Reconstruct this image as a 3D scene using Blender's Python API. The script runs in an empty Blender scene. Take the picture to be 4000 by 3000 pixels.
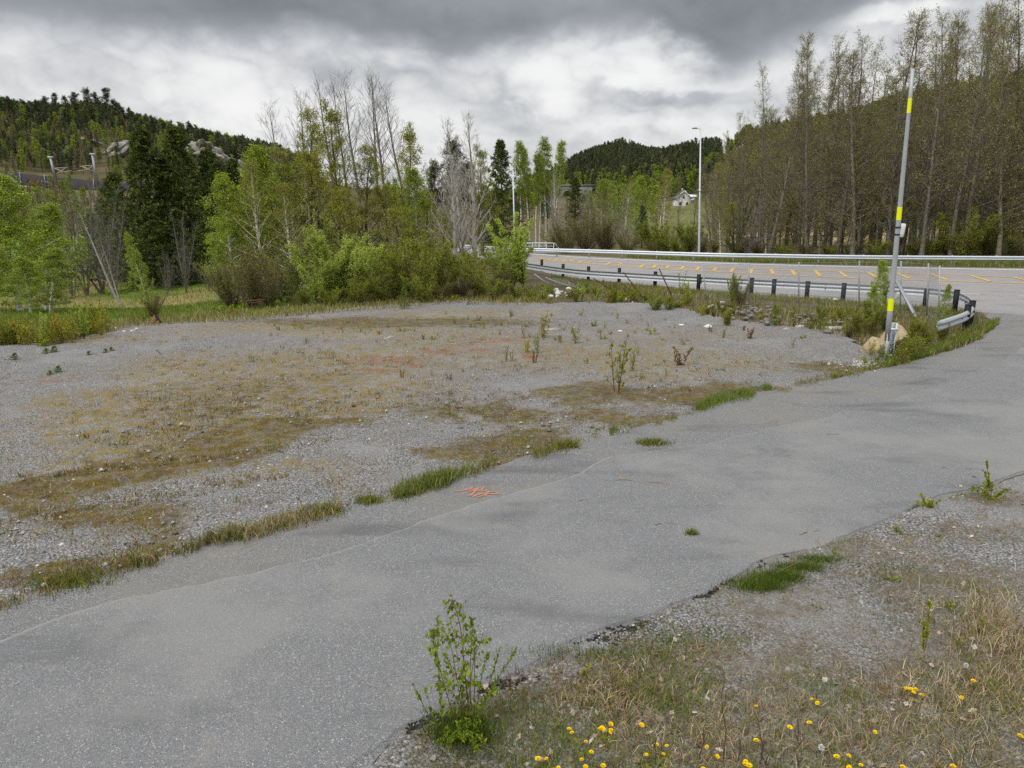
import bpy, math, random
import numpy as np
from mathutils import Vector
random.seed(7)
RNG = np.random.default_rng(11)
SC = bpy.context.scene
COL = SC.collection

# ------------------------------------------------------------------ camera, world, sun, exposure
CAMH, PITCH, FPX = 3.5, math.radians(13.5), 2773.0
CP, SP = math.cos(PITCH), math.sin(PITCH)
cam = bpy.data.cameras.new('camera'); camo = bpy.data.objects.new('camera', cam); COL.objects.link(camo)
cam.sensor_width = 36; cam.lens = FPX / 4000 * 36; cam.clip_start = .05; cam.clip_end = 9000
camo.location = (0, 0, CAMH); camo.rotation_euler = (math.pi / 2 - PITCH, 0, 0)
SC.camera = camo
SC.view_settings.view_transform = 'Standard'; SC.view_settings.look = 'None'
SC.view_settings.exposure = .34; SC.view_settings.gamma = 1
SC.cycles.max_bounces = 6; SC.cycles.diffuse_bounces = 3; SC.cycles.transmission_bounces = 3
SC.cycles.use_denoising = False

def ray(px, py):
    u, v = (px - 2000) / FPX, (1500 - py) / FPX
    return u, CP + v * SP, v * CP - SP
def P(px, py, Y):
    d = ray(px, py); return np.array([d[0] / d[1] * Y, Y, CAMH + d[2] / d[1] * Y])
def pz(px, py, Y): return float(P(px, py, Y)[2])
def G(px, py, z=0.0):
    d = ray(px, py); t = (z - CAMH) / d[2]; return np.array([d[0] * t, d[1] * t, z])

SUN_EL, SUN_AZ = math.radians(50), math.radians(-125)
sl = bpy.data.lights.new('sun', 'SUN'); sl.energy = 1.5; sl.angle = math.radians(10); sl.color = (1, .96, .9)
so = bpy.data.objects.new('sun', sl); COL.objects.link(so)
sd = Vector((math.sin(SUN_AZ) * math.cos(SUN_EL), math.cos(SUN_AZ) * math.cos(SUN_EL), math.sin(SUN_EL)))
so.rotation_euler = sd.to_track_quat('Z', 'Y').to_euler(); so.location = (-20, -20, 40)

class NT:
    """tiny helper for node trees"""
    def __init__(s, nt): s.nt = nt; s.nt.nodes.clear()
    def n(s, typ, **kw):
        o = s.nt.nodes.new(typ)
        for k, v in kw.items(): setattr(o, k, v)
        return o
    def l(s, a, b): s.nt.links.new(a, b)
    def put(s, sock, v):
        if isinstance(v, bpy.types.NodeSocket): s.l(v, sock)
        elif v is not None: sock.default_value = v
    def m(s, op, a, b=None, c=None, clamp=False):
        o = s.n('ShaderNodeMath', operation=op, use_clamp=clamp)
        for i, v in enumerate((a, b, c)): s.put(o.inputs[i], v)
        return o.outputs[0]
    def noise(s, vec, scale, detail=4, rough=.55, dist=0):
        o = s.n('ShaderNodeTexNoise'); s.put(o.inputs['Vector'], vec)
        o.inputs['Scale'].default_value = scale; o.inputs['Detail'].default_value = detail
        o.inputs['Roughness'].default_value = rough; o.inputs['Distortion'].default_value = dist
        return o.outputs['Fac']
    def voro(s, vec, scale, out='Color', rand=1):
        o = s.n('ShaderNodeTexVoronoi'); s.put(o.inputs['Vector'], vec); o.inputs['Scale'].default_value = scale
        o.inputs['Randomness'].default_value = rand; return o.outputs[out]
    def ss(s, v, a, b):
        o = s.n('ShaderNodeMapRange', interpolation_type='SMOOTHSTEP'); s.put(o.inputs[0], v)
        o.inputs[1].default_value = a; o.inputs[2].default_value = b; return o.outputs[0]
    def mix(s, f, a, b, blend='MIX'):
        o = s.n('ShaderNodeMix', data_type='RGBA', blend_type=blend)
        s.put(o.inputs[0], f)
        for i, v in ((6, a), (7, b)):
            if isinstance(v, (tuple, list)): v = (*v[:3], 1)
            s.put(o.inputs[i], v)
        return o.outputs[2]
    def comb(s, x, y, z):
        o = s.n('ShaderNodeCombineXYZ')
        for i, v in enumerate((x, y, z)): s.put(o.inputs[i], v)
        return o.outputs[0]
    def attr(s, name, out='Fac'):
        o = s.n('ShaderNodeAttribute'); o.attribute_name = name; return o.outputs[out]

def build_world():
    w = bpy.data.worlds.new('World'); SC.world = w; w.use_nodes = True
    k = NT(w.node_tree)
    tc = k.n('ShaderNodeTexCoord').outputs['Generated']
    sep = k.n('ShaderNodeSeparateXYZ'); k.l(tc, sep.inputs[0])
    X, Y, Z = sep.outputs
    R = k.m('SQRT', k.m('ADD', k.m('MULTIPLY', X, X), k.m('MULTIPLY', Y, Y)))
    Wt = k.m('DIVIDE', Z, k.m('MAXIMUM', R, .02))            # tangent of the elevation
    A = k.m('ARCTAN2', X, Y)                                 # azimuth
    pv = k.comb(k.m('MULTIPLY', X, 1.0), k.m('MULTIPLY', Y, 1.0), k.m('MULTIPLY', Z, 1.5))
    n1 = k.m('SUBTRACT', k.noise(pv, 3.2, 6, .55), .5)
    n2 = k.m('SUBTRACT', k.noise(pv, 10.0, 7, .58, .3), .5)
    n3 = k.m('SUBTRACT', k.noise(pv, 30.0, 5, .55, .2), .5)
    a = k.m('ADD', A, k.m('ADD', k.m('MULTIPLY', n1, .10), k.m('MULTIPLY', n2, .055)))
    wv = k.m('ADD', Wt, k.m('ADD', k.m('MULTIPLY', n2, .075), k.m('ADD', k.m('MULTIPLY', n1, .05), k.m('MULTIPLY', n3, .012))))
    def aw(px, py):
        d = ray(px, py); return math.atan2(d[0], d[1]), d[2] / math.hypot(d[0], d[1])
    V = k.m('ADD', .60, k.m('ADD', k.m('MULTIPLY', n1, .22), k.m('MULTIPLY', n2, .28)))
    # soft patches: (px, py, half width px, half height px, amount)
    for px, py, rx, ry, amp in (
        (830, 340, 330, 130, .15), (1150, 440, 300, 90, .14), (300, 250, 380, 60, -.05), (1330, 300, 260, 55, -.10), (1700, 560, 260, 130, .14),
        (2270, 250, 400, 120, .17), (2090, 350, 190, 100, .16), (2600, 290, 260, 80, .20), (1900, 250, 180, 60, .05),
        (2080, 470, 270, 60, -.10), (2640, 380, 260, 45, -.15), (2700, 520, 320, 90, .06), (3450, 60, 260, 70, .30),
        (3550, 330, 350, 110, .34), (120, 420, 340, 90, .05), (2480, 480, 260, 40, .10)):
        a0, w0 = aw(px, py); a1, w1 = aw(px + rx, py - ry)
        sa, sw = abs(a1 - a0), abs(w1 - w0)
        ea = k.m('POWER', k.m('DIVIDE', k.m('SUBTRACT', a, a0), sa), 2)
        ew = k.m('POWER', k.m('DIVIDE', k.m('SUBTRACT', wv, w0), sw), 2)
        g = k.m('EXPONENT', k.m('MULTIPLY', k.m('ADD', ea, ew), -1))
        V = k.m('ADD', V, k.m('MULTIPLY', k.ss(g, .12, .75), amp))
    # billows of the cumulus: folded noise, creased between rounded heads
    b1 = k.m('ABSOLUTE', k.m('SUBTRACT', k.noise(pv, 9.0, 2, .5, .25), .5)); b2 = k.m('ABSOLUTE', k.m('SUBTRACT', k.noise(pv, 24.0, 3, .5, .3), .5))
    bl = k.m('ADD', k.m('MULTIPLY', k.m('SUBTRACT', 1, k.m('POWER', k.m('SUBTRACT', 1, k.m('MULTIPLY', b1, 3.2, clamp=True)), 2)), .7), k.m('MULTIPLY', k.m('SUBTRACT', 1, k.m('POWER', k.m('SUBTRACT', 1, k.m('MULTIPLY', b2, 3.2, clamp=True)), 2)), .3))
    V = k.m('ADD', V, k.m('MULTIPLY', k.m('SUBTRACT', k.noise(pv, 17.0, 8, .62, .4), .5), .22))
    V = k.m('MULTIPLY', V, k.m('ADD', .78, k.m('MULTIPLY', bl, .40)))
    # the dark deck hanging from above: its lower edge as a curve of the azimuth
    fc = k.n('ShaderNodeFloatCurve'); cv = fc.mapping.curves[0]
    edge = [(-600, 90), (0, 95), (450, 120), (900, 175), (1250, 150), (1500, 180), (1750, 225), (2000, 205), (2250, 135),
            (2450, 125), (2650, 215), (2850, 275), (3000, 220), (3250, 110), (3600, -40), (4500, -80)]
    pts = []
    for px, py in edge:
        a0, w0 = aw(px, py); pts.append(((a0 + 1.2) / 2.4, min(1, max(0, w0 / .4))))
    while len(cv.points) < len(pts): cv.points.new(.5, .5)
    for p_, q in zip(cv.points, pts): p_.location = q; p_.handle_type = 'AUTO'
    fc.mapping.update()
    k.put(fc.inputs['Value'], k.m('DIVIDE', k.m('ADD', a, 1.2), 2.4))
    wb = k.m('MULTIPLY', fc.outputs[0], .4)
    dk = k.ss(k.m('SUBTRACT', wv, wb), -.024, .030)
    back = k.ss(Y, -.1, .35)                                  # the deck lies in front only
    up = k.m('SUBTRACT', 1, k.ss(Wt, .42, .95))
    dk = k.m('MULTIPLY', k.m('MULTIPLY', dk, back), up)
    dv = k.m('ADD', .225, k.m('ADD', k.m('MULTIPLY', n1, .32), k.m('ADD', k.m('MULTIPLY', n2, .16), k.m('MULTIPLY', n3, .06))))
    a0, w0 = aw(1250, 40)
    V = k.m('SMOOTH_MIN', V, .74, .30)
    lowv = k.m('ADD', k.m('MULTIPLY', V, k.m('SUBTRACT', 1, dk)), k.m('MULTIPLY', dv, dk))
    # overcast above and behind, out of view, made extra bright to light the ground
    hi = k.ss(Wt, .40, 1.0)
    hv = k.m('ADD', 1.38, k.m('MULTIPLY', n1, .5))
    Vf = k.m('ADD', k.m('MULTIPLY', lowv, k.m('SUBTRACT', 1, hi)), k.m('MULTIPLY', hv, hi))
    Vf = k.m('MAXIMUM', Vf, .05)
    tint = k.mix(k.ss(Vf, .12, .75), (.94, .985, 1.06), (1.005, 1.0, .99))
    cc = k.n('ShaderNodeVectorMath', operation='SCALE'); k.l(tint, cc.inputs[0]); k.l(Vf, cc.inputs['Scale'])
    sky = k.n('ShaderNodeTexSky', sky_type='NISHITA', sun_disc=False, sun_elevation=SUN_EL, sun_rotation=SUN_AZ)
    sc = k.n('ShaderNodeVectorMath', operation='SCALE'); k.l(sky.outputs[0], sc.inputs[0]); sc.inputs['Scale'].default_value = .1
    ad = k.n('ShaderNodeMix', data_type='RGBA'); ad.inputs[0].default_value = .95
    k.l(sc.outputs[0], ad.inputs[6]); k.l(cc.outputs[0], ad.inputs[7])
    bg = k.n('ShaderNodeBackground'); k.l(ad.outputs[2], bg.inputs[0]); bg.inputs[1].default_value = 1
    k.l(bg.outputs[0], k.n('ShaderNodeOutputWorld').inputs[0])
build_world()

# ------------------------------------------------------------------ noise, mesh builder, tagging
def vn(x, y, seed=0):
    x = np.asarray(x, float); y = np.asarray(y, float)
    xi, yi = np.floor(x).astype(np.int64), np.floor(y).astype(np.int64)
    fx, fy = x - xi, y - yi; fx = fx * fx * (3 - 2 * fx); fy = fy * fy * (3 - 2 * fy)
    def h(i, j):
        n = (i * 374761393 + j * 668265263 + seed * 974634541) & 0x7fffffff
        n = ((n ^ (n >> 13)) * 1274126177) & 0x7fffffff
        return ((n ^ (n >> 16)) & 0xffff) / 65535.0
    return (h(xi, yi) * (1 - fx) + h(xi + 1, yi) * fx) * (1 - fy) + (h(xi, yi + 1) * (1 - fx) + h(xi + 1, yi + 1) * fx) * fy
def fbm(x, y, o=4, seed=0):
    s, a, t = 0, .5, 0
    for i in range(o):
        s = s + a * vn(x * 2 ** i + 17 * i, y * 2 ** i - 9 * i, seed + i); t += a; a *= .5
    return s / t
def sst(v, a, b):
    t = np.clip((v - a) / (b - a), 0, 1); return t * t * (3 - 2 * t)
def nrm(v): return v / np.maximum(np.linalg.norm(v, axis=-1, keepdims=True), 1e-9)

class MB:
    def __init__(s): s.V = []; s.Q = []; s.T = []; s.MQ = []; s.MT = []; s.C = []; s.n = 0; s.col = False
    def add(s, v, q=None, t=None, mat=0, col=None):
        v = np.asarray(v, float).reshape(-1, 3)
        if q is not None and len(q):
            q = np.asarray(q, np.int64).reshape(-1, 4) + s.n; s.Q.append(q); s.MQ.append(np.full(len(q), mat))
        if t is not None and len(t):
            t = np.asarray(t, np.int64).reshape(-1, 3) + s.n; s.T.append(t); s.MT.append(np.full(len(t), mat))
        if col is not None: s.col = True
        c = np.ones((len(v), 3)); 
        if col is not None: c[:] = col
        s.C.append(c); s.V.append(v); s.n += len(v)
    def arrays(s):
        V = np.concatenate(s.V) if s.V else np.zeros((0, 3))
        Q = np.concatenate(s.Q) if s.Q else np.zeros((0, 4), np.int64)
        T = np.concatenate(s.T) if s.T else np.zeros((0, 3), np.int64)
        mi = np.concatenate(s.MQ + s.MT) if (s.MQ or s.MT) else np.zeros(0)
        return V, Q, T, mi, np.concatenate(s.C)
    def build(s, name, mats, parent=None, smooth=False, attrs=None):
        V, Q, T, mi, C = s.arrays()
        me = bpy.data.meshes.new(name)
        me.vertices.add(len(V)); me.vertices.foreach_set('co', V.ravel())
        nl = Q.size + T.size; me.loops.add(nl)
        me.loops.foreach_set('vertex_index', np.concatenate([Q.ravel(), T.ravel()]).astype(np.int32))
        me.polygons.add(len(Q) + len(T))
        st = np.concatenate([np.arange(len(Q)) * 4, Q.size + np.arange(len(T)) * 3])
        me.polygons.foreach_set('loop_start', st.astype(np.int32))
        me.polygons.foreach_set('material_index', mi.astype(np.int32))
        if smooth: me.polygons.foreach_set('use_smooth', np.ones(len(mi), bool))
        if s.col:
            at = me.attributes.new('col', 'FLOAT_COLOR', 'POINT')
            at.data.foreach_set('color', np.c_[C, np.ones(len(C))].ravel().astype(np.float32))
        for nm, arr in (attrs or {}).items():
            at = me.attributes.new(nm, 'FLOAT', 'POINT'); at.data.foreach_set('value', np.asarray(arr, np.float32))
        me.update(calc_edges=True); me.validate()
        for m_ in (mats if isinstance(mats, (list, tuple)) else [mats]): me.materials.append(m_)
        o = bpy.data.objects.new(name, me); COL.objects.link(o)
        if parent is not None: o.parent = parent
        return o
    # ---- shapes
    def box(s, c, size, mat=0, rot=0.0, axes=None):
        hx, hy, hz = [d / 2 for d in size]
        v = np.array([[x, y, z] for x in (-hx, hx) for y in (-hy, hy) for z in (-hz, hz)])
        if axes is not None: v = v @ np.asarray(axes)
        elif rot:
            ca, sa = math.cos(rot), math.sin(rot); v = v @ np.array([[ca, sa, 0], [-sa, ca, 0], [0, 0, 1]])
        s.add(v + np.asarray(c), [(0, 1, 3, 2), (4, 6, 7, 5), (0, 4, 5, 1), (2, 3, 7, 6), (0, 2, 6, 4), (1, 5, 7, 3)], mat=mat)
    def bar(s, a, b, w, d, mat=0):
        a, b = np.asarray(a, float), np.asarray(b, float); t = b - a; L = np.linalg.norm(t); t /= L
        ref = np.array([0, 0, 1.0]) if abs(t[2]) < .9 else np.array([0, 1.0, 0])
        x = nrm(np.cross(ref, t)); y = np.cross(t, x)
        s.box((a + b) / 2, (w, d, L), mat, axes=[x, y, t])
    def tubes(s, Pt, R, sides=6, mat=0, col=None, cap=False):
        """Pt (N,K,3), R (N,K)"""
        Pt = np.asarray(Pt, float); R = np.asarray(R, float)
        if Pt.ndim == 2: Pt = Pt[None]
        if R.ndim == 1: R = np.broadcast_to(R, Pt.shape[:2])
        N, K = Pt.shape[:2]
        if N == 0: return
        t = nrm(np.gradient(Pt, axis=1))
        d = nrm(Pt[:, -1] - Pt[:, 0])
        ref = np.where(np.abs(d[:, 2:3]) > .85, np.array([[1.0, .1, 0]]), np.array([[0, .05, 1.0]]))[:, None, :]
        a = nrm(np.cross(t, np.broadcast_to(ref, t.shape))); b = np.cross(t, a)
        th = np.arange(sides) / sides * 2 * math.pi
        ring = Pt[:, :, None] + R[:, :, None, None] * (a[:, :, None] * np.cos(th)[None, None, :, None] + b[:, :, None] * np.sin(th)[None, None, :, None])
        idx = np.arange(N * K * sides).reshape(N, K, sides)
        q = np.stack([idx[:, :-1], np.roll(idx, -1, 2)[:, :-1], np.roll(idx, -1, 2)[:, 1:], idx[:, 1:]], -1).reshape(-1, 4)
        c = None if col is None else np.repeat(np.asarray(col).reshape(-1, 3) if np.ndim(col) > 1 else np.tile(col, (N, 1)), K * sides, 0)
        tri = None
        if cap:
            base = ring.reshape(-1, 3); tri = []
            for i in range(N):
                for kk, fl in ((0, 1), (K - 1, 0)):
                    r = idx[i, kk]
                    for j in range(1, sides - 1): tri.append((r[0], r[j + 1], r[j]) if fl else (r[0], r[j], r[j + 1]))
        s.add(ring, q, tri, mat, c)
    def leaves(s, Pt, L, Wd, rng, mat=0, col=None, D=None, spread=1.0):
        """diamond leaves starting at Pt; L, Wd scalars or arrays"""
        N = len(Pt)
        if N == 0: return
        d = nrm(rng.normal(size=(N, 3)) * spread + (0 if D is None else D))
        w = nrm(np.cross(d, rng.normal(size=(N, 3))))
        L = np.broadcast_to(L, N)[:, None]; Wd = np.broadcast_to(Wd, N)[:, None]
        v = np.stack([Pt, Pt + d * L * .5 + w * Wd * .5, Pt + d * L, Pt + d * L * .5 - w * Wd * .5], 1)
        c = None if col is None else np.repeat(col, 4, 0)
        s.add(v, np.arange(N * 4).reshape(N, 4), mat=mat, col=c)
    def sheet(s, A, B, m=1, mat=0):
        """strip between two polylines A, B (n,3)"""
        n = len(A); w = np.linspace(0, 1, m + 1)[None, :, None]
        v = A[:, None] * (1 - w) + B[:, None] * w
        i = np.arange(n * (m + 1)).reshape(n, m + 1)
        s.add(v, np.stack([i[:-1, :-1], i[:-1, 1:], i[1:, 1:], i[1:, :-1]], -1).reshape(-1, 4), mat=mat)
    def blades(s, Pt, h, w, lean, rng, col, mat=0):
        """curved grass blades of two segments"""
        N = len(Pt)
        if N == 0: return
        th = rng.uniform(0, 2 * math.pi, N); ld = np.c_[np.cos(th), np.sin(th), np.zeros(N)]
        fa = rng.uniform(0, 2 * math.pi, N); sd_ = np.c_[np.cos(fa), np.sin(fa), np.zeros(N)]
        h = np.broadcast_to(h, N)[:, None]; w = np.broadcast_to(w, N)[:, None]; lean = np.broadcast_to(lean, N)[:, None]
        up = np.array([0, 0, 1.0])
        m_ = Pt + up * h * .55 * np.cos(lean * .5) + ld * h * .55 * np.sin(lean * .5)
        tp = m_ + up * h * .5 * np.cos(lean * 1.3) + ld * h * .5 * np.sin(lean * 1.3)
        tp[:, 2] = np.maximum(tp[:, 2], Pt[:, 2] + .004)
        v = np.stack([Pt - sd_ * w * .5, Pt + sd_ * w * .5, m_ + sd_ * w * .4, m_ - sd_ * w * .4, tp], 1)
        i = np.arange(N)[:, None] * 5
        s.add(v, i + np.array([[0, 1, 2, 3]]), i + np.array([[3, 2, 4]]), mat, np.repeat(col, 5, 0))

def tag(o, label=None, cat=None, group=None, kind=None):
    if label: o['label'] = label
    if cat: o['category'] = cat
    if group: o['group'] = group
    if kind: o['kind'] = kind
    return o
def empty(name, loc=(0, 0, 0), rz=0.0):
    o = bpy.data.objects.new(name, None); COL.objects.link(o); o.location = tuple(map(float, loc)); o.rotation_euler = (0, 0, rz)
    o.empty_display_size = .2
    return o
KIDS = {}
def dup(root):
    r = root.copy(); COL.objects.link(r)
    for kx in ('label', 'group'):
        if kx in r.keys(): del r[kx]
    for ch in list(root.children):
        c = ch.copy(); COL.objects.link(c); c.parent = r
        for g in ch.children:
            e = g.copy(); COL.objects.link(e); e.parent = c
    return r

# ------------------------------------------------------------------ terrain height
_ST = [  # px station, knots (Y, z) out to the ridge; ('p', py) takes the height that shows at that row
    (-1800, [(24, 0), (42, -2), (165, 5), (200, 10.5), (300, ('p', 420)), (1200, 0)]),
    (0,    [(24, 0), (42, -2), (165, 4.5), (197, 10.6), (300, ('p', 455)), (1200, 0)]),
    (450,  [(24, 0), (42, -2), (168, 4), (203, 9.6), (300, ('p', 500)), (1200, 0)]),
    (680,  [(24, 0), (42, -1.8), (170, 4), (210, 9.0), (300, ('p', 560)), (1200, 0)]),
    (900,  [(25, 0), (44, -1.5), (170, 4), (220, 8.5), (310, ('p', 615)), (1200, 0)]),
    (1200, [(27, 0), (46, -1), (175, 3), (240, 6), (350, ('p', 690)), (1200, 0)]),
    (1700, [(29, 0), (50, -1), (180, 1), (300, 4), (500, ('p', 790)), (1200, 0)]),
    (1900, [(70, 0), (85, -.3), (180, 1), (300, 4), (550, ('p', 770)), (1200, 0)]),
    (2120, [(68, 0), (92, -.5), (190, 1), (495, ('p', 795)), (595, ('p', 730)), (1200, 0)]),
    (2250, [(66, 0), (90, -.8), (200, 1), (495, ('p', 765)), (600, ('p', 648)), (1200, 0)]),
    (2330, [(65, 0), (90, -.8), (200, 1.5), (460, ('p', 775)), (600, ('p', 612)), (1200, 0)]),
    (2420, [(64, 0), (90, -.8), (200, 2), (430, ('p', 790)), (600, ('p', 590)), (1200, 0)]),
    (2560, [(62, 0), (88, -.5), (200, 2), (340, ('p', 812)), (580, ('p', 634)), (1200, 0)]),
    (2700, [(60, 0), (85, -.5), (200, 2), (340, ('p', 812)), (480, ('p', 620)), (1200, 0)]),
    (2900, [(58, 0), (85, 0), (150, 2), (230, ('p', 800)), (380, ('p', 570)), (1200, 0)]),
    (3500, [(57, 0), (80, 0), (130, 2.6), (190, ('p', 770)), (300, ('p', 440)), (1200, 0)]),
    (4000, [(57, 0), (80, .3), (120, 3.2), (180, ('p', 720)), (290, ('p', 320)), (1200, 0)]),
    (5800, [(57, 0), (80, .3), (120, 3.2), (180, ('p', 720)), (290, ('p', 240)), (1200, 0)])]
_SU = np.array([(s_[0] - 2000) / FPX / 1.03 for s_ in _ST])
_KY = np.array([[k_[0] for k_ in s_[1]] for s_ in _ST], float)
_KZ = np.array([[pz(s_[0], k_[1][1], k_[0]) if isinstance(k_[1], tuple) else k_[1] for k_ in s_[1]] for s_ in _ST], float)
def T(x, y):
    x = np.atleast_1d(np.asarray(x, float)); y = np.atleast_1d(np.asarray(y, float))
    yy = np.maximum(y, 1.0); u = np.where(y > 1, x / yy, np.sign(x) * 5)
    ky = np.stack([np.interp(u, _SU, _KY[:, j]) for j in range(6)], -1)
    kz = np.stack([np.interp(u, _SU, _KZ[:, j]) for j in range(6)], -1)
    z = np.zeros_like(yy)
    for j in range(5):
        t = np.clip((yy - ky[:, j]) / (ky[:, j + 1] - ky[:, j]), 0, 1)
        if j == 3: t = np.sin(t * math.pi / 2) ** .9 * .55 + t * .45
        z += (kz[:, j + 1] - kz[:, j]) * t
    far = sst(yy, 130, 260)
    z += (fbm(x / 34, y / 34, 4, 3) - .5) * 9 * far * (z > 3)
    z += (fbm(x / 5, y / 5, 3, 5) - .5) * .25 * sst(yy, 40, 70) * (np.abs(kz[:, 1]) > .01)
    return z
def t1(x, y): return float(T([x], [y])[0])
def at(px, Y, py=1000):
    d = ray(px, py); x = d[0] / d[1] * Y; return np.array([x, Y, t1(x, Y)])

# ------------------------------------------------------------------ materials
MATS = {}
def mat(name, fn):
    m_ = bpy.data.materials.new(name); m_.use_nodes = True; k = NT(m_.node_tree)
    out = k.n('ShaderNodeOutputMaterial'); fn(k, out); MATS[name] = m_; return m_
def principled(k, out, col, rough=.8, metal=0.0, bump=None, bstr=.3, bdist=.01, spec=.3):
    b = k.n('ShaderNodeBsdfPrincipled')
    k.put(b.inputs['Base Color'], (*col, 1) if isinstance(col, tuple) else col)
    k.put(b.inputs['Roughness'], rough); k.put(b.inputs['Metallic'], metal); b.inputs['Specular IOR Level'].default_value = spec
    if bump is not None:
        bn = k.n('ShaderNodeBump'); bn.inputs['Strength'].default_value = bstr; bn.inputs['Distance'].default_value = bdist
        k.l(bump, bn.inputs['Height']); k.l(bn.outputs[0], b.inputs['Normal'])
    k.l(b.outputs[0], out.inputs[0]); return b
def pos(k): return k.n('ShaderNodeNewGeometry').outputs['Position']
def obc(k): return k.n('ShaderNodeTexCoord').outputs['Object']
def simple(name, col, rough=.7, metal=0.0, var=.15, scale=6.0, bstr=.15, bdist=.005, spec=.3, coord=None):
    def fn(k, out):
        p = obc(k); n = k.noise(p, scale, 5)
        c = k.mix(n, tuple(c_ * (1 - var) for c_ in col), tuple(min(1, c_ * (1 + var)) for c_ in col))
        principled(k, out, c, rough, metal, k.noise(p, scale * 6, 3), bstr, bdist, spec)
    return mat(name, fn)
def leafmat(name, col, alt, tr=.35, obj_var=.25, attr=False):
    """leaf: diffuse + translucent, shade varies leaf by leaf and plant by plant"""
    def fn(k, out):
        g = k.n('ShaderNodeNewGeometry'); oi = k.n('ShaderNodeObjectInfo')
        if attr: c = k.attr('col', 'Color')
        else:
            c = k.mix(g.outputs['Random Per Island'], col, alt)
        rnd = k.m('ADD', 1 - obj_var * .5, k.m('MULTIPLY', oi.outputs['Random'], obj_var))
        rnd = k.m('MULTIPLY', rnd, k.m('ADD', .75, k.m('MULTIPLY', g.outputs['Random Per Island'], .5)))
        s_ = k.n('ShaderNodeVectorMath', operation='SCALE'); k.l(c, s_.inputs[0]); k.l(rnd, s_.inputs['Scale'])
        d = k.n('ShaderNodeBsdfDiffuse'); k.l(s_.outputs[0], d.inputs[0])
        t = k.n('ShaderNodeBsdfTranslucent'); k.l(s_.outputs[0], t.inputs[0])
        mx = k.n('ShaderNodeMixShader'); mx.inputs[0].default_value = tr
        k.l(d.outputs[0], mx.inputs[1]); k.l(t.outputs[0], mx.inputs[2]); k.l(mx.outputs[0], out.inputs[0])
    return mat(name, fn)
def barkmat(name, col, alt, scale=3.0, zs=.35):
    def fn(k, out):
        tc = k.n('ShaderNodeTexCoord'); mp = k.n('ShaderNodeMapping'); mp.inputs['Scale'].default_value = (1, 1, zs)
        k.l(tc.outputs['Object'], mp.inputs[0])
        n = k.noise(mp.outputs[0], scale * 4, 5, .65); c = k.mix(k.ss(n, .35, .65), col, alt)
        principled(k, out, c, .95, 0, n, .5, .02, .1)
    return mat(name, fn)
def birchbark(name):
    def fn(k, out):
        tc = k.n('ShaderNodeTexCoord'); mp = k.n('ShaderNodeMapping'); mp.inputs['Scale'].default_value = (1, 1, 2.2)
        k.l(tc.outputs['Object'], mp.inputs[0])
        n = k.noise(mp.outputs[0], 3.2, 4, .7); c = k.mix(k.ss(n, .53, .60), (.62, .60, .55), (.05, .045, .04))
        principled(k, out, c, .85, 0, n, .3, .01, .2)
    return mat(name, fn)

M_GALV = simple('galvanised_steel', (.50, .54, .58), .5, .25, .12, 3.0, .05, .002, .5)
M_GALVB = simple('dull_zinc', (.40, .43, .455), .5, .25, .15, 2.0, .05, .002, .4)
M_GALVD = simple('weathered_steel', (.27, .29, .31), .55, .4, .2, 5.0, .08, .002, .4)
M_POLE = simple('painted_grey_pole', (.36, .385, .41), .5, .15, .14, 4.0, .08, .002, .4)
M_RUST = simple('rusty_iron', (.11, .055, .038), .9, .1, .35, 14.0, .4, .004, .2)
M_BLACK = simple('black_tarred_post', (.012, .012, .014), .7, 0, .4, 9.0, .3, .004, .3)
M_GREYPOST = simple('grey_steel_post', (.33, .345, .355), .6, .3, .15, 7.0, .1, .002, .4)
M_CONC = simple('concrete', (.36, .36, .345), .9, 0, .2, 1.6, .2, .01, .2)
M_PALEWOOD = simple('pale_weathered_wood', (.42, .38, .32), .9, 0, .2, 9.0, .2, .004, .2)
M_YELLOW = simple('fluorescent_yellow_band', (.80, .86, .005), .35, 0, .04, 3.0, .02, .001, .5)
M_BOXW = simple('white_plastic', (.62, .64, .64), .45, 0, .06, 6.0, .05, .001, .4)
M_CAN = simple('dull_grey_metal', (.20, .21, .225), .5, .2, .15, 9.0, .08, .002, .4)
M_WIRE = simple('fence_wire', (.30, .31, .31), .5, .5, .1, 3.0, 0, .001, .4)
M_DARKWIRE = simple('dark_cable', (.035, .036, .04), .7, 0, .1, 2.0, 0, .001, .2)
M_RAILPAINT = simple('pale_painted_steel', (.55, .60, .62), .5, .1, .1, 3.0, .04, .002, .4)
M_STONEW = simple('white_stone', (.55, .54, .52), .9, 0, .2, 9.0, .4, .01, .2)
M_STONEG = simple('grey_stone', (.165, .155, .14), .92, 0, .3, 9.0, .5, .01, .2)
M_SAND = simple('sandy_boulder', (.40, .32, .20), .92, 0, .42, 7.0, .9, .03, .2)
M_WHITEW = simple('white_house_paint', (.74, .75, .76), .7, 0, .06, .8, .05, .01, .3)
M_ROOF = simple('dark_roof_tiles', (.10, .10, .11), .8, 0, .25, 2.0, .2, .02, .3)
M_REDW = simple('falu_red_boards', (.12, .025, .018), .85, 0, .25, 2.0, .2, .01, .2)
M_GLASS = simple('window_glass', (.05, .06, .07), .15, 0, .1, 1.0, 0, .001, .5)
M_VIA = simple('old_masonry', (.20, .20, .205), .92, 0, .3, .5, .4, .05, .2)
M_DARKWALL = simple('dark_noise_wall', (.045, .043, .046), .85, 0, .35, .7, .2, .02, .2)
M_GRAFO = simple('orange_graffiti_paint', (.26, .12, .07), .7, 0, .2, 2.0, .02, .001, .3)
M_GRAFW = simple('white_graffiti_paint', (.45, .45, .46), .7, 0, .2, 2.0, .02, .001, .3)
M_BLUE = simple('blue_sign_plate', (.10, .20, .50), .4, 0, .05, 2.0, .02, .001, .4)
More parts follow.
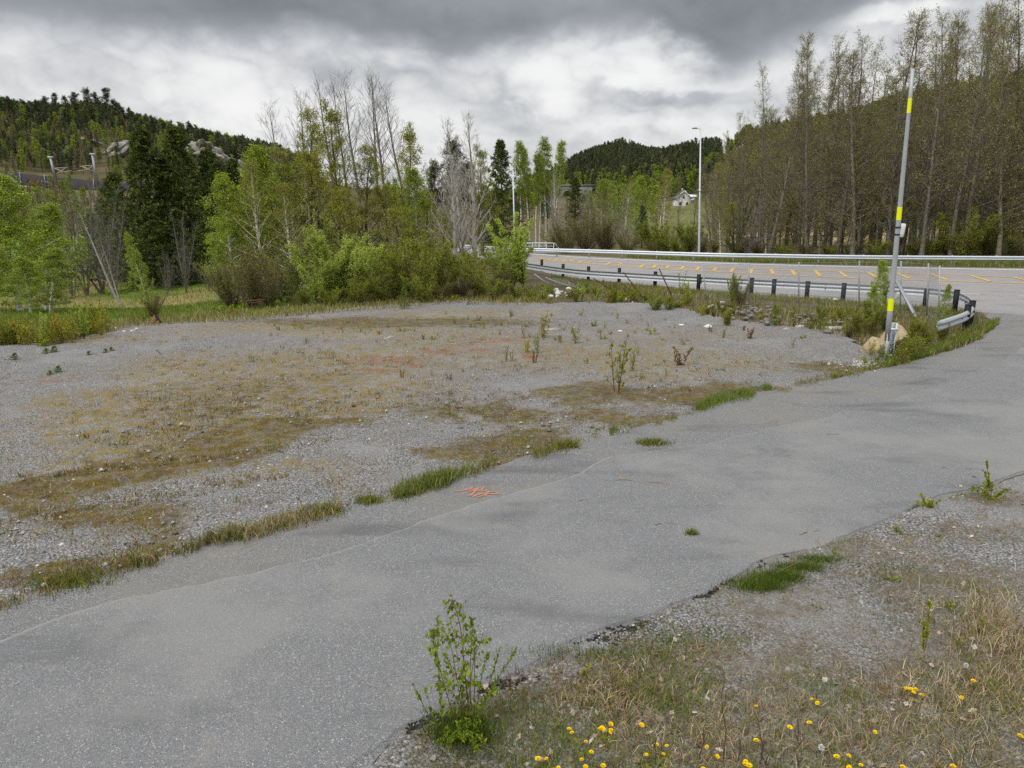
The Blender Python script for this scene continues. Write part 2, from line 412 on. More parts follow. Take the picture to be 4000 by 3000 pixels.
M_REDP = simple('red_plastic', (.35, .03, .02), .5, 0, .1, 8.0, .1, .002, .4)
M_PAINTO = simple('orange_spray_paint', (.34, .17, .11), .85, 0, .25, 30.0, .2, .002, .2)
M_TWIG = simple('dry_twig', (.30, .23, .15), .9, 0, .25, 20.0, .2, .002, .1)
M_DEADSTEM = simple('dead_dark_stem', (.075, .048, .035), .9, 0, .3, 25.0, .2, .001, .1)
M_CAR = simple('pale_car_paint', (.62, .63, .64), .3, .1, .03, 1.0, 0, .001, .5)
M_RUBBER = simple('black_rubber', (.015, .015, .016), .8, 0, .1, 5.0, .1, .001, .2)

L_BIRCH = leafmat('fresh_birch_leaves', (.205, .30, .032), (.37, .435, .065), .40)
L_WILLOW = leafmat('pale_willow_leaves', (.34, .45, .075), (.52, .60, .13), .45)
L_OLIVE = leafmat('olive_spring_leaves', (.215, .24, .024), (.36, .36, .055), .42)
L_ALDER = leafmat('alder_buds_and_leaves', (.21, .185, .045), (.31, .285, .06), .38)
L_ALDERTOP = leafmat('pale_alder_leaves', (.23, .22, .05), (.36, .34, .08), .35)
L_SPRUCE = leafmat('spruce_needles', (.046, .070, .020), (.115, .14, .034), .18)
L_PINE = leafmat('pine_needles', (.042, .06, .028), (.088, .108, .044), .15)
L_YSPRUCE = leafmat('young_conifer_needles', (.085, .14, .018), (.17, .24, .035), .25)
L_SHRUB = leafmat('shrub_leaves', (.15, .205, .016), (.31, .34, .035), .4)
L_NEAR = leafmat('young_birch_leaves', (.155, .235, .022), (.28, .36, .04), .4)
L_BUSH = leafmat('green_bush_leaves', (.17, .22, .026), (.33, .355, .055), .42)  # leaf colour of the ordinary green bushes, duller than the willow
L_YELLOW = leafmat('yellowish_shoot_leaves', (.28, .26, .02), (.42, .35, .05), .38)
L_RUSTY = leafmat('rust_coloured_shoots', (.17, .08, .03), (.26, .15, .05), .3)
L_DANDEL = leafmat('dandelion_petals', (.85, .55, .0), (.90, .66, .01), .25, .05)
L_COL = leafmat('grass_blades', None, None, .3, 0.0, attr=True)
L_FOREST = leafmat('forest_foliage', None, None, .2, 0.0, attr=True)
B_GREY = barkmat('grey_bark', (.115, .105, .092), (.24, .225, .20))
B_DARK = barkmat('dark_bark', (.045, .038, .032), (.115, .10, .085))
B_ALDER = barkmat('alder_bark', (.085, .073, .055), (.22, .20, .16))
B_PALE = barkmat('pale_aspen_bark', (.23, .215, .185), (.43, .41, .36))
B_BROWN = barkmat('brown_twig_bark', (.085, .065, .047), (.17, .14, .105))
B_PINE = barkmat('pine_bark', (.10, .06, .04), (.20, .115, .07))
B_BIRCH = birchbark('birch_bark')
B_RED = barkmat('red_sapling_bark', (.13, .065, .04), (.21, .12, .08), 20)

def gravel_fn(k, out):
    p = pos(k); moss = k.attr('moss'); tan = k.attr('tan'); red = k.attr('red'); soil = k.attr('soil')
    sc = k.n('ShaderNodeSeparateColor'); k.l(k.voro(p, 42), sc.inputs[0]); r1 = sc.outputs[0]; r2 = sc.outputs[1]
    vd = k.voro(p, 42, 'Distance'); vd2 = k.voro(p, 95, 'Distance')
    s3 = k.n('ShaderNodeSeparateColor'); k.l(k.voro(p, 95), s3.inputs[0])
    st = k.mix(r1, (.155, .158, .165), (.40, .405, .415))
    st = k.mix(k.ss(r2, .90, .98), st, (.60, .585, .56))
    st = k.mix(k.m('MULTIPLY', s3.outputs[0], .55), st, (.20, .20, .208))
    st = k.mix(k.ss(vd, .35, .85), st, (.085, .08, .075))
    fine = k.ss(k.noise(p, .55, 5, .65), .48, .62); st = k.mix(k.m('MULTIPLY', fine, .6), st, k.mix(s3.outputs[1], (.20, .20, .203), (.32, .32, .318)))
    big = k.noise(p, .9, 4, .6); st = k.mix(k.m('MULTIPLY', k.ss(big, .42, .72), .45), st, (.19, .175, .155))
    nf = k.noise(p, 7.0, 6, .7); nm = k.noise(p, 2.6, 5, .65); ng = k.noise(p, 26.0, 4, .7)
    ng2 = k.m('ADD', k.m('MULTIPLY', k.noise(p, 11.0, 4, .7), .55), k.m('MULTIPLY', k.noise(p, 3.6, 4, .65), .45))
    def cover(a, lo, base, brk=.08):
        v = k.m('ADD', k.m('MULTIPLY', a, 1.25), k.m('ADD', k.m('MULTIPLY', nf, .85), k.m('ADD', k.m('MULTIPLY', nm, .55), k.m('MULTIPLY', ng, .45))))
        return k.m('MULTIPLY', k.ss(v, lo, lo + base), k.m('ADD', brk, k.m('MULTIPLY', k.ss(ng2, .455, .555), 1 - brk)))
    mossc = k.mix(ng, (.05, .038, .008), (.20, .145, .022)); mossc = k.mix(k.ss(nm, .45, .65), mossc, (.085, .060, .028))
    tanc = k.mix(ng, (.14, .10, .030), (.33, .25, .085))
    redc = k.mix(ng, (.155, .070, .032), (.30, .165, .085))
    soilc = k.mix(ng, (.065, .052, .034), (.21, .175, .12))
    st = k.mix(k.m('MULTIPLY', cover(tan, 1.06, .44, .06), .92), st, tanc)
    st = k.mix(k.m('MULTIPLY', cover(moss, 1.02, .32, .58), .95), st, mossc)
    st = k.mix(k.m('MULTIPLY', cover(red, 1.0, .30, .25), .95), st, redc)
    st = k.mix(k.m('MULTIPLY', cover(soil, 1.08, .46, .35), .85), st, soilc)
    h = k.m('SUBTRACT', k.m('MULTIPLY', nf, .6), k.m('ADD', vd, k.m('MULTIPLY', vd2, .35)))
    principled(k, out, st, .95, 0, h, .9, .03, .15)
M_GRAVEL = mat('gravel_and_moss', gravel_fn)

def asphalt_fn(lo, hi, spk, warm, edge=False):
    def fn(k, out):
        p = pos(k)
        s1 = k.n('ShaderNodeSeparateColor'); k.l(k.voro(p, 120), s1.inputs[0])
        s2 = k.n('ShaderNodeSeparateColor'); k.l(k.voro(p, 260), s2.inputs[0])
        c = k.mix(s1.outputs[0], lo, hi)
        c = k.mix(k.m('MULTIPLY', s2.outputs[0], .5), c, lo)
        c = k.mix(k.ss(s1.outputs[1], 1 - spk, 1 - spk * .6), c, (.36, .36, .35))
        c = k.mix(k.ss(s2.outputs[1], .80, .95), c, tuple(x * .45 for x in lo))
        mp = k.n('ShaderNodeMapping'); mp.inputs['Rotation'].default_value = (0, 0, math.radians(-38)); mp.inputs['Scale'].default_value = (.35, 1.2, 1)
        k.l(p, mp.inputs[0])
        st = k.noise(mp.outputs[0], 1.3, 4, .55, .4); b = k.noise(p, .45, 4, .6)
        c = k.mix(k.m('MULTIPLY', k.ss(st, .50, .72), .55), c, tuple(x * .62 for x in lo))
        c = k.mix(k.m('MULTIPLY', k.ss(b, .45, .62), .55), c, warm)
        # a few hairline cracks, and sandy grit washed over in places
        wp = k.n('ShaderNodeVectorMath', operation='ADD'); k.l(p, wp.inputs[0]); nz = k.n('ShaderNodeTexNoise'); k.l(p, nz.inputs['Vector']); nz.inputs['Scale'].default_value = 1.6; k.l(nz.outputs['Color'], wp.inputs[1])
        cr = k.n('ShaderNodeTexVoronoi', feature='DISTANCE_TO_EDGE'); k.l(wp.outputs[0], cr.inputs['Vector']); cr.inputs['Scale'].default_value = .42
        ck = k.m('MULTIPLY', k.m('SUBTRACT', 1, k.ss(cr.outputs['Distance'], .002, .010)), k.ss(k.noise(p, .31, 2), .52, .60))
        c = k.mix(k.m('MULTIPLY', ck, .18), c, (.05, .05, .05))
        gr = k.noise(p, 2.1, 6, .72); c = k.mix(k.m('MULTIPLY', k.ss(gr, .56, .74), .40), c, (.25, .235, .205))
        if edge: c = k.mix(k.m('MULTIPLY', k.attr('edge'), k.ss(k.noise(p, 4.0, 5, .75), .30, .50)), c, (.235, .232, .223))
        h = k.m('SUBTRACT', k.noise(p, 60, 4, .7), k.voro(p, 120, 'Distance'))
        principled(k, out, c, .88, 0, h, .55, .012, .25)
    return fn
M_ASPH = mat('worn_asphalt', asphalt_fn((.134, .137, .143), (.232, .236, .243), .05, (.225, .226, .222), True))
M_ASPH_OLD = mat('old_gravelly_asphalt', asphalt_fn((.110, .112, .116), (.245, .247, .25), .09, (.185, .175, .158)))
M_ROAD = mat('road_asphalt', asphalt_fn((.215, .21, .212), (.31, .305, .308), .04, (.27, .255, .25)))
def linemat(name, col):
    def fn(k, out):
        p = pos(k); n = k.noise(p, 9, 5, .7); n2 = k.noise(p, 1.1, 3)
        f = k.m('MULTIPLY', k.ss(n, .52, .78), k.ss(n2, .30, .75))
        principled(k, out, k.mix(f, col, (.28, .27, .265)), .8, 0, n, .2, .003, .2)
    return mat(name, fn)
M_LY = linemat('yellow_road_paint', (.50, .32, .075)); M_LW = linemat('white_road_paint', (.66, .66, .64))

def ground_fn(k, out):
    p = pos(k); c = k.attr('col', 'Color')
    n = k.noise(p, 1.6, 6, .7); n2 = k.noise(p, .12, 5, .6)
    f = k.m('ADD', .55, k.m('ADD', k.m('MULTIPLY', n, .6), k.m('MULTIPLY', n2, .3)))
    s_ = k.n('ShaderNodeVectorMath', operation='SCALE'); k.l(c, s_.inputs[0]); k.l(f, s_.inputs['Scale'])
    principled(k, out, s_.outputs[0], .95, 0, n, .8, .08, .1)
M_GROUND = mat('earth_and_grass', ground_fn)
def rock_fn(k, out):
    p = pos(k); n = k.noise(p, .35, 6, .65, .5); n2 = k.noise(p, 1.4, 5, .7)
    c = k.mix(n2, (.16, .16, .16), (.42, .415, .41)); c = k.mix(k.ss(n, .44, .56), c, (.10, .085, .035))
    principled(k, out, c, .95, 0, n2, .9, .3, .1)
M_ROCK = mat('mossy_bedrock', rock_fn)

# ------------------------------------------------------------------ ground sheet
def build_ground():
    ys = np.concatenate([[-60, -30, -12, -4], np.arange(0, 30, 1.5), np.arange(30, 130, 1.2), np.arange(130, 660, 4), np.arange(660, 1300, 40), [1800, 3000, 8000]])
    s_ = np.sign(np.linspace(-1, 1, 301)) * np.abs(np.linspace(-1, 1, 301)) ** 1.25 * 2.6
    X = s_[None, :] * (np.abs(ys)[:, None] + 22); Y = np.broadcast_to(ys[:, None], X.shape).copy()
    x, y = X.ravel(), Y.ravel(); z = T(x, y)
    u = x / np.maximum(y, 1); px = 2000 + u * FPX * 1.03
    n = fbm(x / 6, y / 6, 4, 21); nb = fbm(x / 40, y / 40, 3, 22)
    soil = np.array([.085, .072, .045]); c = np.tile(soil, (len(x), 1))
    def mixin(col, w):
        c[:] = c * (1 - w[:, None]) + np.array(col) * w[:, None]
    mixin((.14, .205, .035), sst(y, 22, 25) * sst(1500 - px, 0, 500))                                     # left meadow
    mixin((.24, .17, .085), sst(n, .45, .62) * sst(y, 34, 40) * sst(62 - y, 0, 8) * sst(900 - px, 0, 200) * .8)
    mixin((.10, .085, .04), sst(px, 1800, 2000) * sst(y, 50, 57))                                          # behind the far rail
    mixin((.28, .21, .11), sst(px, 2500, 2800) * sst(y, 78, 84) * sst(112 - y, 0, 10) * sst(n, .3, .5))    # dry field
    mixin((.105, .125, .04), sst(px, 2350, 2650) * sst(y, 108, 122)); mixin((.15, .13, .06), sst(px, 2350, 2650) * sst(y, 108, 122) * sst(n, .42, .6) * .8)                                        # green field
    mixin((.155, .125, .075), sst(y, 95, 130) * sst(1300 - px, 0, 300)); mixin((.07, .065, .03), sst(y, 95, 130) * sst(1300 - px, 0, 300) * sst(fbm(x / 9, y / 9, 3, 25), .42, .55) * .8)                                      # slope under the railway
    hill = sst(y, 212, 228) * sst(1500 - px, 0, 300); mixin((.075, .075, .03), hill); mixin((.11, .075, .045), hill * sst(n, .5, .62) * .7)
    h2 = sst(z, 9, 16) * sst(px, 1500, 1900); mixin((.045, .05, .022), h2)
    c *= (.8 + .4 * nb)[:, None]
    i = np.arange(len(x)).reshape(X.shape)
    q = np.stack([i[:-1, :-1], i[:-1, 1:], i[1:, 1:], i[1:, :-1]], -1).reshape(-1, 4)
    b = MB(); b.add(np.c_[x, y, z], q, col=c); tag(b.build('ground', M_GROUND, smooth=True), kind='structure')
build_ground()

def resample(pl, n):
    pl = np.asarray(pl, float); s_ = np.r_[0, np.cumsum(np.linalg.norm(np.diff(pl, axis=0), axis=1))]
    t = np.linspace(0, s_[-1], n); return np.stack([np.interp(t, s_, pl[:, j]) for j in range(pl.shape[1])], 1)
def smooth(pl, it=2):
    pl = np.asarray(pl, float)
    for _ in range(it):                                          # corner cutting
        a = pl[:-1] * .75 + pl[1:] * .25; b = pl[:-1] * .25 + pl[1:] * .75
        pl = np.concatenate([pl[:1], np.stack([a, b], 1).reshape(-1, pl.shape[1]), pl[-1:]])
    return pl
def GL(pts, z=0.0): return np.array([G(x, y, z) for x, y in pts])
def inpoly(x, y, poly):
    r = np.zeros(len(x), bool); j = len(poly) - 1
    for i in range(len(poly)):
        xi, yi, xj, yj = poly[i][0], poly[i][1], poly[j][0], poly[j][1]
        if yi != yj: r ^= ((yi > y) != (yj > y)) & (x < (xj - xi) * (y - yi) / (yj - yi) + xi)
        j = i
    return r
LOT_FAR = [(-900, 1440), (0, 1345), (200, 1350), (380, 1300), (500, 1272), (800, 1250), (1000, 1238), (1300, 1213), (1600, 1188), (1800, 1175), (2000, 1184),
           (2150, 1192), (2300, 1181), (2470, 1185), (2600, 1208), (2750, 1233), (2900, 1255), (3050, 1272), (3250, 1292), (3350, 1335), (3420, 1390)]
PATH_L = [(-700, 2640), (0, 2372), (240, 2275), (520, 2215), (850, 2118), (1310, 1998), (1560, 1935), (1900, 1830), (2150, 1760), (2600, 1640), (2800, 1572), (3000, 1530), (3250, 1476), (3420, 1437),
          (3600, 1400), (3720, 1372), (3820, 1330), (3880, 1285), (3888, 1258), (3850, 1236), (3805, 1205), (3800, 1150), (3850, 1100)]
PATH_R = [(1050, 3400), (1450, 3010), (1600, 2880), (1740, 2800), (1900, 2700), (2100, 2610), (2300, 2520), (2600, 2400), (2850, 2300), (3000, 2210), (3250, 2130), (3450, 2050), (3600, 1985), (3750, 1935), (4000, 1865),
          (4600, 1700), (5600, 1480), (6600, 1280), (6600, 1130)]
NEW_L = [(-700, 2800), (0, 2512), (230, 2430), (400, 2372), (700, 2310), (1000, 2245), (1300, 2175), (1400, 2140), (1560, 2095), (1700, 2025), (1900, 1965), (2100, 1905), (2230, 1880), (2330, 1810), (2400, 1790), (2600, 1765),
         (2760, 1745), (2850, 1718), (3000, 1685), (3300, 1620), (3700, 1500), (4000, 1380), (4050, 1250), (4030, 1100)]
ROAD_N = [(1740, 972), (1850, 1000), (2000, 1040), (2116, 1062), (2199, 1081), (2298, 1094), (2418, 1104), (2558, 1120), (2727, 1134), (2933, 1152), (3291, 1176), (3611, 1202), (3840, 1222), (4200, 1250), (5200, 1310), (7000, 1370)]
ROAD_F = [(1690, 953), (1800, 962), (1900, 974), (2000, 984), (2100, 992), (2300, 1003), (2532, 1014), (2684, 1019), (2939, 1029), (3400, 1041), (4000, 1050), (5000, 1062), (7000, 1075)]
def blob_field(x, y, blobs):
    f = np.zeros(len(x))
    for px, py, rx, ry, amp in blobs:
        c = G(px, py); a = G(px + rx, py); n_, f_ = G(px, py + ry), G(px, py - ry)
        sx = abs(a[0] - c[0]); sy = (f_[1] - n_[1]) / 2
        sk = c[0] / c[1] * .0
        f = f + amp * np.exp(-(((x - c[0]) / sx) ** 2 + ((y - c[1]) / sy) ** 2))
    return f
LOTW = GL(LOT_FAR)
LOT_POLY = np.concatenate([LOTW, [G(3600, 1412), G(4400, 1520), G(7000, 1500), (60, 2, 0), (-60, 2, 0), (-60, LOTW[0][1], 0)]])
PATHLW, PATHRW = GL(PATH_L), GL(PATH_R)
PATH_POLY = np.concatenate([PATHLW, PATHRW[::-1]])
VERGE_BLOBS = [(3350, 2250, 600, 110, .42), (3750, 2100, 350, 60, .45), (3850, 2350, 350, 120, .35), (2600, 2950, 1000, 330, 1.0), (3600, 2900, 900, 380, 1.0), (2050, 2850, 260, 130, .55), (2650, 2560, 260, 70, .5), (3000, 2400, 280, 80, .3), (3950, 2600, 260, 250, .45), (3850, 1950, 200, 50, .6), (3300, 2130, 120, 40, .3)]
MOSS_BLOBS = [(150, 1935, 260, 55, .55), (480, 1850, 240, 55, .6), (800, 1770, 230, 50, .6), (1100, 1700, 230, 42, .65), (1380, 1675, 130, 26, .55), (330, 2050, 210, 70, .45), (480, 2180, 130, 85, .6),
              (150, 2260, 200, 45, .5), (430, 2220, 160, 40, .5), (2420, 1535, 150, 24, .75), (2450, 1545, 260, 45, .35), (2700, 1560, 170, 32, .7), (2850, 1550, 150, 26, .6), (2110, 1540, 120, 16, .65), (2290, 1580, 60, 12, .8),
              (1950, 1618, 110, 24, .6), (1850, 1600, 220, 50, .3), (2420, 1635, 220, 22, .65), (2080, 1740, 190, 40, .55), (2000, 1700, 120, 40, .35), (900, 1560, 500, 130, .22), (1000, 1600, 60, 10, .5), (1900, 1790, 200, 30, .5),
              (650, 1990, 200, 50, .25), (3300, 1440, 200, 26, .5), (1500, 1260, 600, 20, .5), (2950, 1520, 120, 20, .5)]
TAN_BLOBS = [(1300, 1560, 420, 120, .30), (500, 1760, 420, 110, .28), (1700, 1330, 420, 50, .30), (2450, 1380, 450, 60, .22), (1200, 1880, 350, 80, .18), (2600, 1480, 450, 40, .2), (700, 1560, 520, 120, .38), (850, 1430, 420, 70, .38), (1350, 1420, 480, 70, .34), (400, 1640, 400, 90, .30), (1100, 1290, 600, 30, .45), (1750, 1230, 500, 25, .45), (1000, 1640, 350, 90, .25), (2700, 1300, 700, 50, .25),
             (2900, 1420, 500, 40, .22), (2200, 1420, 500, 60, .22), (400, 1900, 500, 150, .22), (300, 1330, 300, 20, .5), (1500, 1560, 300, 70, .2), (2300, 1640, 300, 40, .25), (1250, 1840, 300, 60, .15)]
RED_BLOBS = [(1580, 1418, 130, 15, .50), (1760, 1372, 150, 12, .5), (1930, 1338, 120, 9, .5), (1430, 1455, 120, 10, .32), (300, 1490, 200, 14, .16), (600, 1440, 160, 12, .14), (2070, 1400, 60, 10, .5)]
def build_lot():
    st = .13; xs = np.arange(-36, 22, st); ys = np.arange(2.0, 32.5, st)
    X, Y = np.meshgrid(xs, ys); X = X + 0; x, y = X.ravel(), Y.ravel()
    ex = (fbm(x * 1.3, y * 1.3, 4, 31) - .5) * 1.6; ey = (fbm(x * 1.3, y * 1.3, 4, 32) - .5) * 1.6
    ok = inpoly(x + ex * .5, y + ey * .5, LOT_POLY)
    i = np.arange(len(x)).reshape(X.shape)
    q = np.stack([i[:-1, :-1], i[:-1, 1:], i[1:, 1:], i[1:, :-1]], -1).reshape(-1, 4); q = q[ok[q].all(1)]
    used = np.unique(q); rm = np.full(len(x), -1); rm[used] = np.arange(len(used)); q = rm[q]; x, y = x[used], y[used]
    wx, wy = x + (fbm(x * .7, y * .7, 4, 41) - .5) * 2.4, y + (fbm(x * .7, y * .7, 4, 43) - .5) * 1.8
    moss = blob_field(wx, wy, MOSS_BLOBS); tan_ = blob_field(wx, wy, TAN_BLOBS); red = blob_field(wx, wy, RED_BLOBS)
    soil = blob_field(x + (wx - x) * .4, y + (wy - y) * .4, VERGE_BLOBS)
    far = sst(y, 26, 31); soil = soil + far * .3
    z = .004 + np.maximum(0, fbm(x * .55, y * .55, 4, 51) - .3) * .14 * sst(y, 2, 4)
    for ra, rb_ in (((-200, 1900), (1500, 1660)), ((-200, 2080), (1450, 1740)), ((900, 1500), (2300, 1330)), ((1200, 1560), (2500, 1370))):
        p0, p1 = G(*ra)[:2], G(*rb_)[:2]; dv_ = p1 - p0; L_ = np.linalg.norm(dv_); dv_ = dv_ / L_; al = (x - p0[0]) * dv_[0] + (y - p0[1]) * dv_[1]; ac = -(x - p0[0]) * dv_[1] + (y - p0[1]) * dv_[0] + .5 * np.sin(al * .35); on = sst(al, 0, 2) * sst(L_ - al, 0, 2)
        z = z - .035 * np.exp(-(ac / .22) ** 2) * on + .018 * np.exp(-((np.abs(ac) - .42) / .14) ** 2) * on
    z = np.maximum(z, .003)
    # the low heap of gravel at the back
    c = G(2450, 1210); z = z + .16 * np.exp(-(((x - c[0]) / 4.2) ** 2 + ((y - c[1]) / 1.5) ** 2))
    near = inpoly(x, y, PATH_POLY); dp = z * 0; z[near] = .003; zz = z.copy()
    b = MB(); b.add(np.c_[x, y, z], q)
    tag(b.build('gravel_lot', M_GRAVEL, smooth=True, attrs=dict(moss=np.clip(moss, 0, 1.2), tan=np.clip(tan_, 0, 1.2), red=np.clip(red, 0, 1), soil=np.clip(soil, 0, 1.1))), kind='structure')
build_lot()

def jag(pl, amp, seed, sc=1.6):
    pl = pl.copy(); t = nrm(np.gradient(pl, axis=0)); nn = np.c_[-t[:, 1], t[:, 0], np.zeros(len(pl))]
    s_ = np.r_[0, np.cumsum(np.linalg.norm(np.diff(pl, axis=0), axis=1))]
    return pl + nn * ((fbm(s_ * sc, s_ * 0 + seed, 5, seed) - .5) * 2 * amp)[:, None]
def build_paths():
    A = jag(resample(PATHLW, 700), .16, 3); B = jag(resample(PATHRW, 700), .14, 4)
    A[:, 2] = .017; B[:, 2] = .017
    b = MB(); b.sheet(A, B, 8); lo = A.copy(); lo[:, 2] = 0; b.sheet(lo, A, 1); lo2 = B.copy(); lo2[:, 2] = 0; b.sheet(B, lo2, 1)
    tag(b.build('path', M_ASPH_OLD), kind='structure')
    C = jag(resample(smooth(GL(NEW_L), 2), 700), .07, 8, 2.2); D = jag(resample(PATHRW, 700), .10, 9)
    D = D + nrm(C - D) * .12
    C[:, 2] = .034; D[:, 2] = .034
    E_ = C + nrm(D - C) * .012; F1 = C + nrm(D - C) * .05; b = MB(); b.sheet(C, E_, 1); b.sheet(E_, F1, 1); b.sheet(F1, D, 8); ne = len(C); lo = C - nrm(D - C) * .02; lo[:, 2] = .016; b.sheet(lo, C, 1); lo = D - nrm(C - D) * .03; lo[:, 2] = .016; b.sheet(D, lo, 1)
    ed = np.zeros(b.n); ed[:2 * ne] = 1; ed[2 * ne:4 * ne:2] = 1; ed[13 * ne:15 * ne] = .8; fd = np.clip((3500 - (2000 + C[:, 0] / C[:, 1] * FPX)) / 500, 0, 1); ed[:2 * ne:2] *= fd; ed[1:2 * ne:2] *= fd; ed[2 * ne:4 * ne:2] *= fd; ed[13 * ne:15 * ne] = 0; tag(b.build('path_surface', M_ASPH, attrs=dict(edge=ed)), kind='structure')
    N_, F_ = resample(smooth(GL(ROAD_N), 2), 160), resample(smooth(GL(ROAD_F), 2), 160)
    N_[:, 2] = .025; F_[:, 2] = .025
    b = MB(); b.sheet(N_, F_, 4)
    lo = N_.copy(); lo[:, 2] = -.6; b.sheet(lo, N_, 1); lo = F_.copy(); lo[:, 2] = -.6; b.sheet(F_, lo, 1)
    tag(b.build('road', M_ROAD), kind='structure')
build_paths()

def ribbon(b, pl, w, z, n=120, mat=0):
    pl = resample(pl, n); t = nrm(np.gradient(pl, axis=0)); nn = np.c_[-t[:, 1], t[:, 0], np.zeros(n)]
    A, B = pl - nn * w / 2, pl + nn * w / 2; A[:, 2] = z; B[:, 2] = z; b.sheet(A, B, 1, mat)
def build_markings():
    up = [(2086, 1010), (2229, 1018), (2458, 1032), (2716, 1045), (2800, 1049), (2925, 1053), (3359, 1065), (3690, 1073), (4000, 1088), (4700, 1112)]
    dn = [(2086, 1016), (2320, 1033), (2504, 1048), (2802, 1064), (3000, 1075), (3120, 1080), (3359, 1090), (3690, 1100), (4000, 1110), (4700, 1130)]
    b = MB(); ribbon(b, smooth(GL(up)), .30, .040); ribbon(b, smooth(GL(dn)), .30, .040)
    H = [(2241, 1018, 2223, 1024), (2384, 1028, 2367, 1036), (2430, 1030, 2412, 1038), (2513, 1036, 2501, 1046), (2561, 1038, 2550, 1048), (2613, 1041, 2601, 1050), (2670, 1043, 2659, 1054), (2730, 1046, 2719, 1057), (2799, 1049, 2787, 1061), (2864, 1051, 2854, 1065),
         (2936, 1053, 2931, 1070), (3011, 1055, 3020, 1073), (3093, 1058, 3106, 1077), (3185, 1061, 3204, 1081), (3280, 1064, 3307, 1084), (3391, 1067, 3429, 1089), (3505, 1069, 3554, 1091), (3638, 1073, 3700, 1096), (3793, 1079, 3869, 1102), (3960, 1086, 4060, 1109)]
    H += [(2125, 1011, 2105, 1016), (2154, 1013, 2138, 1018), (2177, 1015, 2165, 1021), (2211, 1017, 2195, 1023), (2273, 1022, 2261, 1028), (2309, 1024, 2290, 1030)]
    for x0, y0, x1, y1 in H: ribbon(b, np.array([G(x0, y0), G(x1, y1)]), .20, .044, 6)
    tag(b.build('yellow_road_markings', M_LY), kind='structure')
    b = MB()
    ribbon(b, smooth(GL([(1980, 986), (2100, 996), (2300, 1010), (2532, 1019), (2800, 1031), (3342, 1045), (4000, 1057), (4700, 1068)])), .34, .040)
    ribbon(b, GL([(3690, 1150), (3828, 1153)]), .13, .040, 8); ribbon(b, GL([(3980, 1160), (4100, 1164)]), .13, .040, 8)
    tag(b.build('white_road_markings', M_LW), kind='structure')
build_markings()

# ------------------------------------------------------------------ guardrails
WPROF = np.array([(-.006, -.155), (.030, -.145), (.045, -.120), (.072, -.085), (.072, -.062), (.030, -.030), (.012, 0), (.030, .030), (.072, .062), (.072, .085), (.045, .120), (.030, .145), (-.006, .155)])
def wbeam(pl, flip=1, squash=None):
    """corrugated beam along pl; flip tells which side the bulge faces"""
    n = len(pl); t = pl.copy(); t = np.gradient(pl, axis=0); t[:, 2] = 0; t = nrm(t); nn = np.c_[-t[:, 1], t[:, 0], np.zeros(n)] * flip
    b = MB(); pr = WPROF
    for off in (0, -.006):
        s_ = np.ones(n) if squash is None else squash
        v = pl[:, None] + nn[:, None] * ((pr[None, :, 0] + off) * s_[:, None])[:, :, None] + np.array([0, 0, 1.0]) * pr[None, :, 1, None]
        i = np.arange(n * len(pr)).reshape(n, len(pr)); q = np.stack([i[:-1, :-1], i[1:, :-1], i[1:, 1:], i[:-1, 1:]], -1).reshape(-1, 4)
        b.add(v, q)
    return b
